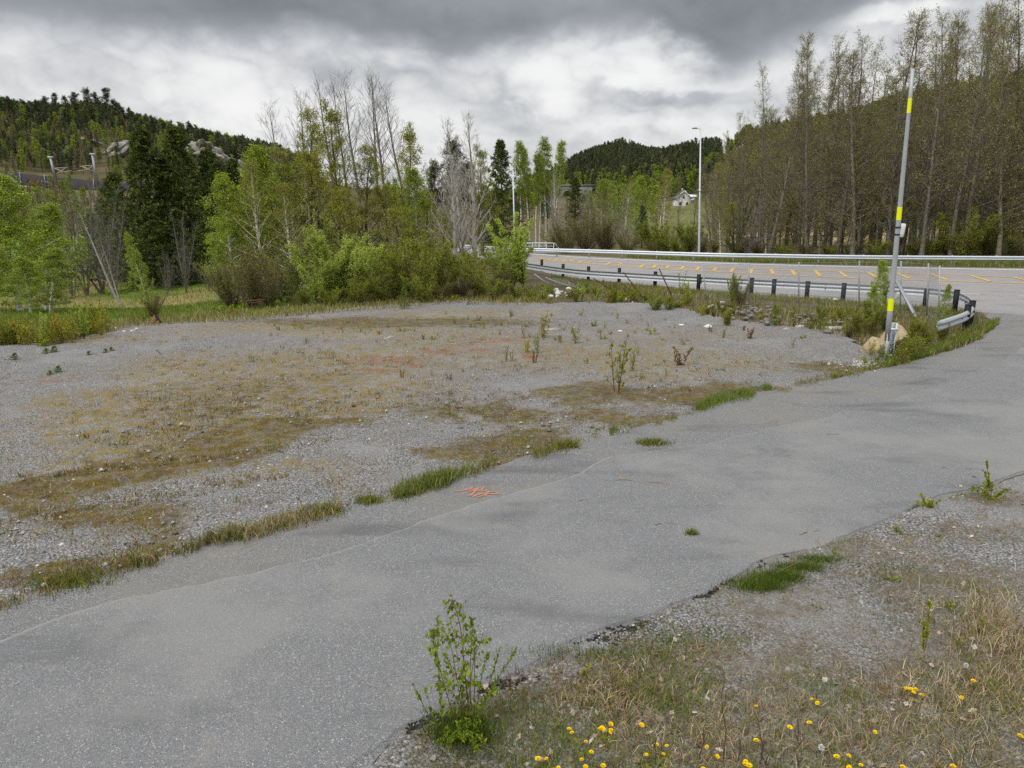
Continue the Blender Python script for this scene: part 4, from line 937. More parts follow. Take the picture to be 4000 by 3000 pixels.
# ------------------------------------------------------------------ tree generator
UP = np.array([0, 0, 1.0])
def polyl(P0, D0, L, K, curve, wander, rng):
    N = len(P0); L = np.broadcast_to(L, N)[:, None]; curve = np.broadcast_to(curve, N)[:, None]
    p = P0.copy(); d = nrm(D0); out = [p]
    for _ in range(K - 1):
        d = nrm(d + UP * curve / (K - 1) + rng.normal(size=(N, 3)) * wander)
        p = p + d * L / (K - 1); out.append(p)
    return np.stack(out, 1)
def sample(B, t):
    N, K = B.shape[:2]; f = np.clip(t * (K - 1), 0, K - 1 - 1e-6); i = f.astype(int); w = (f - i)[:, None]; r = np.arange(N)
    return B[r, i] * (1 - w) + B[r, i + 1] * w, nrm(B[r, i + 1] - B[r, i])
def kids(B, n, lo, hi, ang, rng, flat=0.0):
    N = len(B); idx = np.repeat(np.arange(N), n); t = rng.uniform(lo, hi, N * n)
    p, d = sample(B[idx], t); s_ = rng.normal(size=p.shape); s_[:, 2] *= (1 - flat); s_ = nrm(s_ - d * (s_ * d).sum(1, keepdims=True))
    a = np.broadcast_to(ang, N * n)[:, None] * rng.uniform(.75, 1.25, (N * n, 1)); return idx, t, p, nrm(d * np.cos(a) + s_ * np.sin(a))
def tree_mesh(rng, h=10, r0=.12, lo=.3, nb=40, prof=lambda t: .25 * (1 - t), el=(.9, .5), curve=.4, stems=1, spread=.0, wander=.06, lean=(0, 0),
              n2=6, l2=.45, a2=.7, n3=3, l3=.35, rt=.006, leaf=None, flat=0.0, br=.4, top=.97, sides=7, twist=.03, k1=6):
    """returns (MB limbs, MB crown). leaf = dict(n, L, W, droop, where)"""
    A, C = MB(), MB(); zl = lambda t: el[0] + (el[1] - el[0]) * t
    for s_ in range(stems):
        th = rng.uniform(0, 6.28); sp = spread * rng.uniform(.4, 1.1) if stems > 1 else 0
        hh = h * (rng.uniform(.7, 1.0) if stems > 1 and s_ else 1)
        D = nrm(np.array([math.cos(th) * sp + lean[0], math.sin(th) * sp + lean[1], 1.0]))
        base = np.array([[math.cos(th) * sp * .15 * r0 * 8, math.sin(th) * sp * .15 * r0 * 8, -.15]])
        Tk = polyl(base, D[None], hh + .15, 11, .12 if sp else 0, twist, rng); Rk = r0 * (1 - np.linspace(0, 1, 11)) ** .85 + rt
        if stems > 1: Rk = Rk * rng.uniform(.6, 1)
        Rk[0] *= 1.25
        A.tubes(Tk, Rk[None], sides)
        t = lo + (top - lo) * (np.arange(nb) + rng.uniform(0, 1, nb)) / nb
        p, d = sample(np.repeat(Tk, nb, 0), t); ph = np.arange(nb) * 2.399 + rng.uniform(-.5, .5, nb) + th; e = zl(t) + rng.normal(0, .1, nb)
        D1 = np.c_[np.cos(ph) * np.cos(e), np.sin(ph) * np.cos(e), np.sin(e)] + d * .1
        L1 = hh * np.array([prof(x) for x in t]) * rng.uniform(.7, 1.2, nb)
        B1 = polyl(p, D1, L1, k1, curve, wander, rng); r1 = np.maximum(np.interp(t, np.linspace(0, 1, 11), Rk) * br * np.clip(L1 / max(L1.max(), .01), .4, 1), rt * 1.1)
        A.tubes(B1, r1[:, None] * np.linspace(1, .25, k1)[None] + rt * .4, 5)
        last = B1; segs = [(B1, L1)]
        if n2:
            idx, t2, p2, D2 = kids(B1, n2, .15, 1, a2, rng, flat); L2 = L1[idx] * l2 * (1.1 - .55 * t2) * rng.uniform(.6, 1.3, len(idx))
            B2 = polyl(p2, D2, L2, 4, curve * .6, wander * 1.2, rng); C.tubes(B2, np.maximum(r1[idx] * .42, rt)[:, None] * np.linspace(1, .35, 4)[None], 3); segs.append((B2, L2)); last = B2
        if n3:
            idx, t3, p3, D3 = kids(B2, n3, .1, 1, a2, rng, flat); L3 = l3 * rng.uniform(.5, 1.3, len(idx)); B3 = polyl(p3, D3, L3, 3, curve * .4, wander, rng)
            C.tubes(B3, rt * np.array([[1, .8, .4]]) * np.ones((len(B3), 1)), 3); segs.append((B3, L3)); last = B3
        if leaf:
            for lv in leaf.get('lv', (-1,)):
                B = segs[lv][0]; k_ = leaf['n']; idx = np.repeat(np.arange(len(B)), k_); pp, dd = sample(B[idx], rng.uniform(leaf.get('t0', .1), 1, len(idx)))
                if 'keep' in leaf: kk = rng.uniform(0, 1, len(pp)) < leaf['keep'](pp[:, 2] / h); pp, dd = pp[kk], dd[kk]
                pp = pp + rng.normal(size=pp.shape) * leaf.get('sc', .03)
                C.leaves(pp, leaf['L'] * rng.uniform(.6, 1.3, len(pp)), leaf['W'] * rng.uniform(.6, 1.3, len(pp)), rng, 1, D=dd * leaf.get('al', .5) + UP * leaf.get('up', 0), spread=leaf.get('sp', 1))
    return A, C
PROTO = {}
def proto(kind, n, bark, leafm, name, cat, trunk_name='trunk', crown_name='crown', twig=None, **kw):
    PROTO[kind] = dict(list=[], used=[False] * n, name=name, cat=cat, h=kw.get('h', 10))
    for i in range(n):
        rng = np.random.default_rng(sum(map(ord, kind)) * 31 + i); A, C = tree_mesh(rng, **kw)
        r = empty(name); r['category'] = cat
        A.build(trunk_name, bark, r, True); C.build(crown_name, [twig or bark, leafm], r)
        PROTO[kind]['list'].append(r)
CNT = {}
def put(kind, loc, h, label, group=None, wide=1.0, lean=(0, 0), rz=None):
    q = PROTO[kind]; c = CNT.get(kind, 0); CNT[kind] = c + 1; i = c % len(q['list'])
    src = q['list'][i]
    if not q['used'][i]: o = src; q['used'][i] = True
    else: o = dup(src)
    s_ = h / q['h']; o.location = tuple(map(float, loc)); o.scale = (s_ * wide, s_ * wide, s_)
    o.rotation_euler = (lean[0], lean[1], random.uniform(0, 6.28) if rz is None else rz)
    if lean != (0, 0) and rz is None: o.rotation_euler[2] = 0
    tag(o, label, q['cat'], group); return o
def plant(kind, px, Y, top, label, group=None, wide=1.0, lean=(0, 0), rz=None, py=1000, sink=0.0):
    g = at(px, Y, py); h = pz(px, top, Y) - g[2]; return put(kind, g - (0, 0, sink), h, label, group, wide, lean, rz)

ov = lambda a, b=.5: (lambda t: a * max(.05, math.sin(math.pi * min(1, max(0, t)) ** b)) )
# tall kinds
proto('aspen', 3, B_GREY, L_OLIVE, 'bare_aspen', 'tree', h=13, r0=.15, lo=.40, nb=40, prof=lambda t: .30 * (1.08 - t) ** .8 * min(1, (t - .33) * 4) * 1.2, el=(.45, 1.0), curve=.5, n2=5, l2=.42, a2=.6, n3=2, l3=.45, rt=.0055, br=.32)
proto('pale_aspen', 2, B_PALE, L_OLIVE, 'bare_pale_tree', 'tree', h=8.5, r0=.15, lo=.16, nb=38, prof=lambda t: .36 * (1.06 - t) ** .9, el=(.45, 1.15), curve=.6, n2=5, l2=.45, a2=.65, n3=3, l3=.30, rt=.005)
proto('alder', 5, B_ALDER, L_ALDER, 'bare_alder', 'tree', h=17, r0=.17, lo=.10, nb=60, prof=lambda t: .27 * (1.10 - t) ** .9 * (.55 + .45 * min(1, t * 2.2)), el=(.1, .95), curve=.35, n2=7, l2=.48, a2=.75, n3=4, l3=.5, rt=.0085, wander=.10, br=.3,
      leaf=dict(n=3, L=.085, W=.055, sc=.07))
proto('leafy_alder', 4, B_ALDER, L_ALDERTOP, 'leafing_alder', 'tree', h=17, r0=.15, lo=.2, nb=52, prof=lambda t: .26 * (1.09 - t) ** .85 * min(1, .5 + t), el=(.2, 1.0), curve=.4, n2=6, l2=.47, a2=.7, n3=3, l3=.45, rt=.0065, wander=.09, br=.3, leaf=dict(n=2, L=.10, W=.065, sc=.08))
proto('birch', 3, B_BIRCH, L_BIRCH, 'green_birch', 'tree', twig=B_BROWN, h=8, r0=.10, lo=.12, nb=40, prof=lambda t: .31 * (1.05 - t) ** .75 * min(1, .45 + t * 1.6), el=(.3, 1.0), curve=-.15, n2=9, l2=.36, a2=.85, n3=5, l3=.34, rt=.005, leaf=dict(n=9, L=.08, W=.06, sc=.06, up=-.35))
proto('sparse_birch', 2, B_BIRCH, L_OLIVE, 'sparsely_leafed_birch', 'tree', twig=B_BROWN, h=9, r0=.10, lo=.20, nb=46, prof=lambda t: .28 * (1.06 - t) ** .7 * min(1, .4 + t * 1.5), el=(.4, 1.1), curve=.1, n2=6, l2=.45, a2=.75, n3=4, l3=.36, rt=.005, leaf=dict(n=4, L=.075, W=.055, sc=.06))
proto('olive_tree', 3, B_DARK, L_OLIVE, 'broad_leafing_tree', 'tree', h=8.5, r0=.14, lo=.14, nb=28, prof=lambda t: .38 * (1.06 - t) ** .6 * min(1, .5 + t * 1.4), el=(.35, 1.15), curve=.25, n2=9, l2=.38, a2=.85, n3=5, l3=.32, rt=.0055, wander=.1, leaf=dict(n=6, L=.08, W=.06, sc=.06))
proto('tall_birch', 3, B_BIRCH, L_BIRCH, 'tall_white_birch', 'tree', twig=B_BROWN, h=13, r0=.13, lo=.48, nb=40, prof=lambda t: .17 * (1.06 - t) ** .5 * min(1, .3 + (t - .45) * 3), el=(.6, 1.15), curve=-.15, n2=7, l2=.45, a2=.8, n3=4, l3=.45, rt=.008, leaf=dict(n=6, L=.12, W=.09, sc=.08, up=-.3))
proto('spruce', 3, B_DARK, L_SPRUCE, 'dark_spruce', 'tree', h=11, r0=.16, lo=.03, nb=112, prof=lambda t: .33 * (1.02 - t) ** .95 + .012, el=(-.15, .45), curve=.15, n2=10, l2=.30, a2=.95, n3=0, rt=.008, flat=.75, wander=.05, br=.28, k1=5, leaf=dict(n=9, L=.30, W=.085, lv=(-1, 0), sc=.035, al=.9, up=-.55, sp=.55))
proto('pine', 3, B_PINE, L_PINE, 'dark_pine', 'tree', h=11, r0=.15, lo=.45, nb=34, prof=lambda t: .20 * (1.05 - t) ** .4 * min(1, .4 + (t - .4) * 3), el=(.15, .9), curve=.35, n2=7, l2=.5, a2=.8, n3=3, l3=.4, rt=.012, wander=.12, leaf=dict(n=10, L=.24, W=.05, lv=(-1,), sc=.07, al=.5, up=.25, sp=.8))
proto('young_conifer', 2, B_BROWN, L_YSPRUCE, 'young_conifer', 'tree', h=2, r0=.03, lo=.04, nb=44, prof=lambda t: .30 * (1.03 - t) ** .9, el=(.1, .8), curve=.2, n2=6, l2=.4, a2=.8, n3=0, rt=.003, leaf=dict(n=10, L=.07, W=.016, lv=(-1, 0), sc=.01, al=.9, sp=.6))
proto('grey_thicket', 3, B_GREY, L_OLIVE, 'bare_grey_tree', 'tree', h=7, r0=.06, lo=.12, nb=20, stems=6, spread=.34, prof=lambda t: .26 * (1.1 - t), el=(.5, 1.1), curve=.4, n2=5, l2=.5, a2=.7, n3=2, l3=.32, rt=.0045)
proto('snag', 2, B_PALE, L_OLIVE, 'leaning_bare_trunk', 'tree', h=8, r0=.09, lo=.25, nb=14, prof=lambda t: .12 * (1.1 - t), el=(.3, .8), curve=.2, n2=3, l2=.4, n3=0, rt=.008, twist=.02)
# bushes and shrubs
proto('willow_bush', 2, B_BROWN, L_WILLOW, 'pale_green_bush', 'bush', trunk_name='stems', crown_name='foliage', h=3.4, r0=.035, lo=.10, nb=20, stems=13, spread=.62, prof=lambda t: .26 * (1.1 - t), el=(.7, 1.2), curve=.3, n2=6, l2=.45, a2=.7, n3=3, l3=.18, rt=.0035, wander=.1, leaf=dict(n=5, L=.062, W=.040, sc=.03))
proto('green_bush', 3, B_BROWN, L_BUSH, 'green_bush', 'bush', trunk_name='stems', crown_name='foliage', h=2.6, r0=.03, lo=.05, nb=13, stems=12, spread=.7, prof=lambda t: .28 * (1.1 - t), el=(.6, 1.2), curve=.3, n2=6, l2=.40, a2=.8, n3=3, l3=.18, rt=.003, wander=.12, leaf=dict(n=4, L=.058, W=.042, sc=.04))
proto('bare_bush', 3, B_BROWN, L_OLIVE, 'bare_brown_bush', 'bush', trunk_name='stems', crown_name='twigs', h=2.8, r0=.028, lo=.08, nb=20, stems=14, spread=.6, prof=lambda t: .26 * (1.1 - t), el=(.6, 1.2), curve=.4, n2=5, l2=.5, a2=.75, n3=3, l3=.22, rt=.003, wander=.12, leaf=dict(n=1, L=.045, W=.03, sc=.02))
proto('slim_willow', 2, B_BROWN, L_WILLOW, 'slender_willow', 'bush', trunk_name='stems', crown_name='foliage', h=3.6, r0=.03, lo=.15, nb=22, stems=9, spread=.24, prof=lambda t: .13 * (1.15 - t), el=(.9, 1.25), curve=.35, n2=4, l2=.5, a2=.5, n3=2, l3=.15, rt=.0035, leaf=dict(n=6, L=.07, W=.030, sc=.02, lv=(-1, -2)))
# small growth on the gravel
proto('sapling', 3, B_RED, L_SHRUB, 'gravel_sapling', 'sapling', trunk_name='stems', crown_name='leaves', h=1.0, r0=.008, lo=.15, nb=9, stems=4, spread=.30, prof=lambda t: .28 * (1.1 - t), el=(.7, 1.1), curve=.3, n2=2, l2=.5, a2=.5, n3=0, rt=.0022, leaf=dict(n=3, L=.046, W=.028, sc=.008, lv=(-1, 0)))
proto('yellow_shoot', 2, B_BROWN, L_YELLOW, 'yellowish_sapling', 'sapling', trunk_name='stems', crown_name='leaves', h=.7, r0=.007, lo=.15, nb=10, stems=4, spread=.3, prof=lambda t: .28 * (1.1 - t), el=(.7, 1.1), curve=.3, n2=2, l2=.5, a2=.5, n3=0, rt=.002, leaf=dict(n=3, L=.045, W=.028, sc=.008, lv=(-1, 0)))
proto('rusty_shoot', 2, B_RED, L_RUSTY, 'rusty_sapling', 'sapling', trunk_name='stems', crown_name='leaves', h=.6, r0=.007, lo=.1, nb=9, stems=5, spread=.32, prof=lambda t: .26 * (1.1 - t), el=(.7, 1.1), curve=.3, n2=2, l2=.5, a2=.5, n3=0, rt=.002, leaf=dict(n=3, L=.045, W=.028, sc=.008, lv=(-1, 0)))
proto('weed', 3, B_BROWN, L_SHRUB, 'green_weed', 'weed', trunk_name='stems', crown_name='leaves', h=.35, r0=.004, lo=.1, nb=8, stems=6, spread=.7, prof=lambda t: .4 * (1.1 - t), el=(.4, 1.0), curve=.3, n2=0, n3=0, rt=.0015, leaf=dict(n=5, L=.055, W=.034, sc=.01, lv=(0,)))
proto('pinelet', 2, B_BROWN, L_YSPRUCE, 'seedling_conifer', 'seedling', trunk_name='stem', crown_name='needles', h=.5, r0=.012, lo=.05, nb=20, prof=lambda t: .5 * (1.05 - t), el=(.3, .9), curve=.3, n2=3, l2=.4, a2=.7, n3=0, rt=.002, leaf=dict(n=12, L=.055, W=.012, lv=(-1, 0), sc=.008, al=.9, sp=.6))

# ------------------------------------------------------------------ trees, left to right
R = random.Random(5)
GL_ = 'trees beyond the meadow'
def row(kind, items, group, fmt=None):
    for it in items:
        px, Y, top, lab = it[:4]; plant(kind, px, Y, top, lab, group, **(it[4] if len(it) > 4 else {}))
row('birch', [(-60, 33, 660, 'bright green birch at the left edge, its crown cut by the frame', dict(wide=1.5)), (45, 34, 690, 'tallest bright green birch at the left edge before the railway slope', dict(wide=1.6)), (150, 37, 800, 'bright green birch leaning out beside the bare grey thicket on the left', dict(wide=1.6)),
              (165, 31, 975, 'low bushy green birch in front of the taller birches at the left edge', dict(wide=2.1)), (85, 29.5, 1010, 'small green birch among yellow weeds at the left edge', dict(wide=2.0)), (-40, 31, 900, 'green birch at the very left edge below the tallest one', dict(wide=1.3))], 'birches by the meadow')
row('spruce', [(548, 53, 490, 'tallest dark spruce on the left, broad skirted, below the rock face', dict(wide=1.05)), (655, 54, 610, 'dark spruce pressed against the right flank of the tallest spruce', dict(wide=1.1)), (462, 55, 665, 'dark spruce left of the tallest spruce, behind leaning bare trunks', dict(wide=1.1)),
               (765, 54, 478, 'second tall dark spruce, right of the pale rock face', dict(wide=1.0)), (858, 56, 575, 'dark spruce with lighter tip between the rocks and the green birches', dict(wide=1.1)), (935, 57, 610, 'dark spruce half hidden by the left flank of the yellow green birches', {}), (710, 57, 640, 'dark spruce filling the gap between the two tallest spruces', dict(wide=1.2)),
               (390, 58, 830, 'low dark spruce behind the bare grey thicket', dict(wide=1.2)), (590, 50, 800, 'low dark spruce at the foot of the tallest spruce', dict(wide=1.35)), (820, 51, 790, 'low dark spruce behind the bare grey sapling', dict(wide=1.4)), (690, 50.5, 850, 'low dark spruce under the gap between tall spruces', dict(wide=1.4)),
               (150, 50, 840, 'dark spruce in shade behind the bright birches at the left edge', dict(wide=1.2)), (1090, 62, 560, 'dark spruce tip showing above the yellow green birches', {})], 'dark spruces by the meadow')
row('grey_thicket', [(262, 46, 735, 'bare grey multi stemmed tree just right of the left green birches'), (320, 47, 705, 'bare grey tree before the tan slope under the graffiti wall'), (382, 48, 680, 'dense bare grey tree below the railway masts', dict(wide=1.2)), (425, 46, 770, 'bare grey tree left of the leaning dead trunks'),
                     (712, 47, 815, 'silvery bare tree standing before the second tall spruce', dict(wide=.7)), (800, 47, 985, 'low bare grey tree at the meadow edge under the spruces', dict(wide=1.3)), (640, 46, 960, 'low bare twiggy tree at the foot of the dark spruces', dict(wide=.9)), (870, 45, 900, 'bare grey tree beside the yellow green birches', {})], 'bare grey trees by the meadow')
plant('snag', 442, 43, 800, 'longer leaning dead trunk at the meadow edge', 'leaning dead trunks', lean=(0, -.27)); plant('snag', 449, 42.5, 935, 'shorter leaning dead trunk at the meadow edge', 'leaning dead trunks', lean=(0, -.17))
g = at(598, 24.2, 1250); put('birch', g, pz(520, 905, 24.2), 'young green larch leaning left with a bare twiggy foot on the gravel edge', None, .62, (0, -.24))
put('bare_bush', g, 1.05, 'bare twiggy shoots around the foot of the leaning young larch', None, 1.1)
row('birch', [(900, 35, 690, 'yellow green birch with drooping branches left in the thicket', dict(wide=1.25)), (985, 37, 580, 'tall yellow green birch beside the dark spruces', dict(wide=1.2)), (1075, 36, 650, 'yellow green birch above the bare brown bushes', dict(wide=1.3)), (930, 38, 740, 'yellow green birch behind the bare brown bushes', dict(wide=1.3))], 'birches of the thicket')
row('sparse_birch', [(1030, 34, 640, 'leaning white stemmed birch with thin leaves over bare brown bushes', dict(wide=1.2, lean=(0, -.12))), (1170, 36, 590, 'thin leafed birch left of the bright pale bush', dict(wide=1.2)), (1140, 33.5, 720, 'small thin leafed birch behind the bright pale bush', dict(wide=1.3))], 'birches of the thicket')
row('olive_tree', [(1210, 39, 468, 'tall yellow green leafing tree with rounded top below the bare aspens', dict(wide=.85)), (1335, 41, 452, 'tallest leafing tree in the thicket, round topped, in front of bare aspens', dict(wide=.85)), (1270, 37, 600, 'dark stemmed leafing tree between the two round topped ones', dict(wide=1.1)), (1420, 42, 600, 'leafing tree behind the pale green bush', dict(wide=1.1)),
                   (1590, 47, 530, 'grey green leafing tree right of the bare aspens', dict(wide=.9)), (1500, 40, 730, 'broad leafing tree in the shade under the bare aspens', dict(wide=1.4)), (1720, 38, 830, 'low leafing tree left of the pale bare trunks', dict(wide=1.4)), (1885, 62, 600, 'grey green leafing tree behind the pale bare trunks', {}), (1570, 36, 820, 'dark stemmed low tree behind green bushes', dict(wide=1.4)), (1380, 36, 760, 'leafing tree directly behind the pale green bush', dict(wide=1.5)), (1660, 44, 760, 'dim leafing tree behind the yellow green cone shaped birch', dict(wide=1.2))], 'leafing trees of the thicket')
row('birch', [(1640, 42, 660, 'yellow green cone shaped birch right of the bare aspens', dict(wide=1.0))], 'birches of the thicket')
AS = [(1145, 47, 400, 'lowest bare aspen at the left end of the aspen group'), (1205, 49, 350, 'bare aspen behind the left round topped tree'), (1340, 51, 320, 'bare aspen left of the tallest aspens'), (1420, 50, 283, 'tall bare aspen, second from the tallest'), (1480, 49, 284, 'tallest bare aspen with long clean trunk'), (1530, 50, 300, 'tall bare aspen just right of the tallest one'), (1612, 51, 328, 'bare aspen at the right end of the tall group'), (1250, 53, 400, 'small bare aspen between the two round topped trees'), (1385, 55, 330, 'bare aspen standing behind the tall group')]
row('aspen', [(a, b, c, d, dict(wide=1.0, lean=(0, R.uniform(-.05, .02)))) for a, b, c, d in AS], 'bare aspens above the thicket')
row('pale_aspen', [(1783, 36, 470, 'left of the pale bare trunks, forked, at the thicket edge', dict(lean=(0, -.03))), (1814, 36.5, 560, 'middle one of the pale bare trunks at the thicket edge', dict(wide=1.1, lean=(0, .01))), (1858, 44, 445, 'tall pale bare tree right of the forked one', dict(lean=(0, -.03))), (1740, 41, 620, 'smaller pale bare tree left of the forked one', dict(wide=1.1)), (2172, 74, 660, 'whitish bare tree right of the tall white birches', dict(wide=1.1))], 'pale bare trees at the thicket edge')
row('pine', [(1772, 72, 560, 'dark pine behind the pale bare trunks', dict(wide=1.0)), (1690, 78, 640, 'dark pine low between the thicket and the pale trunks', dict(wide=1.1)), (1850, 84, 640, 'dark pine beyond the road bend', dict(wide=1.2))], 'dark conifers beyond the road')
row('spruce', [(1968, 80, 542, 'slim dark spruce standing up behind the left street lamp', dict(wide=.9)), (2505, 84, 800, 'dark spruce in the valley below the bright birch', dict(wide=.9)), (1910, 88, 720, 'dark spruce beyond the road bend', dict(wide=1.2)), (2240, 120, 690, 'dark spruce below the masonry viaduct', {})], 'dark conifers beyond the road')
row('tall_birch', [(2034, 84, 560, 'white stemmed birch just right of the left street lamp'), (2070, 86, 580, 'slim white birch, second right of the left street lamp', dict(wide=.8)), (2108, 85, 600, 'white birch in the middle of the roadside group', dict(wide=.9)), (2132, 87, 545, 'tallest of the white birches behind the bridge railing'), (2160, 84, 555, 'white birch at the right end of the roadside group', dict(wide=.9)), (2092, 92, 640, 'white birch standing behind the roadside group', {})], 'white birches behind the bridge railing')
row('willow_bush', [(1300, 29.5, 868, 'big bright pale green bush in the middle of the thicket edge', dict(wide=.98)), (1240, 29, 960, 'pale green bush forming the left half of the bright clump', dict(wide=1.0)), (1405, 29.5, 925, 'pale green bush at the right shoulder of the bright clump', dict(wide=.95))], 'pale bushes at the thicket edge')
row('bare_bush', [(890, 29.5, 985, 'bare brown bush at the left end of the thicket', dict(wide=1.1)), (965, 28.5, 950, 'large bare brown bush over the rusty frame', dict(wide=1.1)), (1040, 28.5, 985, 'bare brown bush left of the dark green juniper', dict(wide=1.1)), (1620, 31, 960, 'bare brown bush right of the yellow green bushes', dict(wide=1.1)), (1960, 31.5, 1000, 'bare brown bush under the slender willow', dict(wide=1.2)), (1800, 30.5, 1060, 'low bare bush with tangled twigs under the pale trunks', dict(wide=1.5)), (1720, 29.5, 1080, 'low bare bush left of the pale trunks', dict(wide=1.4)), (1100, 31, 900, 'bare brown bush behind the dark juniper', dict(wide=1.2))], 'bare bushes at the thicket edge')
row('green_bush', [(1545, 30, 950, 'yellow green bush right of the big pale clump', dict(wide=1.0)), (1480, 29, 1020, 'green bush below the big pale clump', dict(wide=1.1)), (1390, 28, 1080, 'low green bush in front of the big pale clump', dict(wide=1.2)), (1280, 27.5, 1110, 'low green bush at the foot of the pale clump', dict(wide=1.2)), (1680, 30, 900, 'loose green bush behind the small bright conifer', dict(wide=.9)), (1650, 28.5, 1060, 'green bush just right of the small bright conifer', dict(wide=1.1)),
                   (1740, 31, 980, 'green bush left of the pale bare trunks', {}), (1880, 31, 1020, 'green bush right of the pale bare trunks', dict(wide=1.1)), (1930, 29.5, 1080, 'yellow green bush before the end of the fallen fence', dict(wide=1.1)), (2020, 30, 1100, 'low green bush at the end of the fallen fence', dict(wide=1.2)), (1980, 38, 940, 'bright green bush beside the far bend', dict(wide=1.3)), (1340, 33, 950, 'dark green bush in shade behind the pale clump', dict(wide=1.3)), (1580, 33, 900, 'dim green bush behind the yellow green one', dict(wide=1.3)), (1840, 34, 960, 'dim green bush behind the pale trunks', dict(wide=1.3)), (1170, 28, 1120, 'low green bush right of the dark juniper', dict(wide=1.2)), (2075, 30.5, 1125, 'small green bush beside the white rubble', dict(wide=1.3))], 'green bushes at the thicket edge')
row('young_conifer', [(1572, 26.6, 1085, 'small bright green conifer at the gravel edge before the thicket', dict(wide=1.0)), (1135, 27.2, 1040, 'dark green juniper beside the bare brown bushes', dict(wide=1.0)), (1830, 27.8, 1150, 'tiny conifer at the gravel edge below the pale trunks', dict(wide=1.2))], 'young conifers at the gravel edge')
row('slim_willow', [(2000, 33, 830, 'bright slender willow beside the left street lamp', dict(wide=1.25)), (2045, 33.5, 920, 'smaller slender willow right of the left street lamp', dict(wide=1.3)), (1965, 32, 950, 'slender willow left of the left street lamp', dict(wide=1.2))], 'slender willows at the thicket edge')
# valley behind the road, centre
VG = 'trees in the valley behind the far guardrail'
row('bare_bush', [(2215, 66, 850, 'bare brown bush right of the bridge railing', dict(wide=1.3)), (2290, 67, 820, 'broad bare brown bush behind the far guardrail, left of the valley', dict(wide=1.3)), (2370, 68, 840, 'bare brown bush in the middle of the valley', dict(wide=1.3)), (2160, 70, 880, 'bare brown bush just behind the bridge railing', dict(wide=1.4)), (2560, 66, 930, 'low bare bush in the valley behind the rail', dict(wide=1.6)), (2740, 64, 900, 'low bare bush at the foot of the tall street lamp', dict(wide=1.6)), (2450, 67, 900, 'low bare bush below the dark valley spruce', dict(wide=1.6))], 'bare bushes behind the far guardrail')
row('grey_thicket', [(2190, 72, 770, 'whitish twiggy tree right of the white birches', dict(wide=1.1)), (2255, 80, 740, 'bare tree below the masonry viaduct', dict(wide=1.0)), (2340, 90, 700, 'bare brown tree in the middle of the valley', dict(wide=1.0)), (2430, 76, 730, 'bare dark tree left of the bright valley birch', dict(wide=1.1)), (2790, 85, 620, 'bare grey tree before the wooded hill by the tall street lamp', dict(wide=.9)), (2385, 72, 800, 'low bare tree in the valley centre', dict(wide=1.0))], VG)
row('birch', [(2500, 98, 690, 'brightest yellow green birch in the valley', dict(wide=.95)), (2345, 112, 705, 'light green birch right of the masonry viaduct', dict(wide=.9)), (2395, 125, 720, 'light green birch in the valley centre', dict(wide=1.0)), (2300, 118, 765, 'small light green birch under the viaduct', dict(wide=1.0)), (2470, 118, 720, 'light green birch just left of the brightest one', {})], VG)
row('sparse_birch', [(2585, 95, 660, 'thin leafed birch left of the white farmhouse', dict(wide=1.0)), (2570, 105, 690, 'thin leafed birch between the bright birch and the farmhouse', dict(wide=1.1)), (2765, 92, 640, 'thin leafed birch right of the white farmhouse', dict(wide=.95)), (2440, 140, 690, 'thin leafed birch far in the valley', dict(wide=1.1)), (2270, 130, 740, 'thin leafed birch before the viaduct', dict(wide=1.0))], VG)
row('green_bush', [(2600, 66, 862, 'bright green bush left of the tall street lamp', dict(wide=1.0)), (2685, 65.5, 858, 'bright green bush nearest to the tall street lamp', dict(wide=1.1)), (2550, 70, 850, 'loose green bush below the dark valley spruce', dict(wide=1.1)), (2640, 64, 930, 'low green bush between two bright ones', dict(wide=1.4)), (2780, 62, 930, 'green bush right of the tall street lamp', dict(wide=1.2)), (2880, 61, 920, 'green undergrowth bush at the front of the bare wood', dict(wide=1.4)), (3060, 60, 945, 'low green bush under the bare alders', dict(wide=1.5)), (3420, 59, 930, 'low green bush left of the marker pole under the alders', dict(wide=1.5)), (3640, 59, 900, 'green undergrowth bush right of the marker pole', dict(wide=1.4)), (3760, 57.5, 810, 'tall green bush before the red shed', dict(wide=1.1)), (3850, 58, 860, 'green bush under the leafy willow', dict(wide=1.2)), (3950, 57, 900, 'green bush at the right edge under the willow', dict(wide=1.3)), (3240, 60, 950, 'low green bush in the middle of the bare wood', dict(wide=1.5)), (3560, 60, 940, 'low green bush right behind the marker pole', dict(wide=1.5))], 'green bushes behind the far guardrail')
row('bare_bush', [(2960, 60.5, 930, 'bare undergrowth bush at the foot of the alders', dict(wide=1.5)), (3150, 60, 950, 'bare undergrowth bush mid way along the bare wood', dict(wide=1.6)), (3330, 60, 940, 'bare undergrowth bush left of the marker pole', dict(wide=1.6)), (3500, 59, 950, 'bare undergrowth bush behind the marker pole', dict(wide=1.6)), (3700, 58.5, 930, 'bare undergrowth bush before the red shed', dict(wide=1.5)), (3900, 57, 950, 'bare bush behind the rail at the right edge', dict(wide=1.6)), (4000, 56, 900, 'bare bush cut by the right edge of the frame', dict(wide=1.5))], 'bare bushes behind the far guardrail')
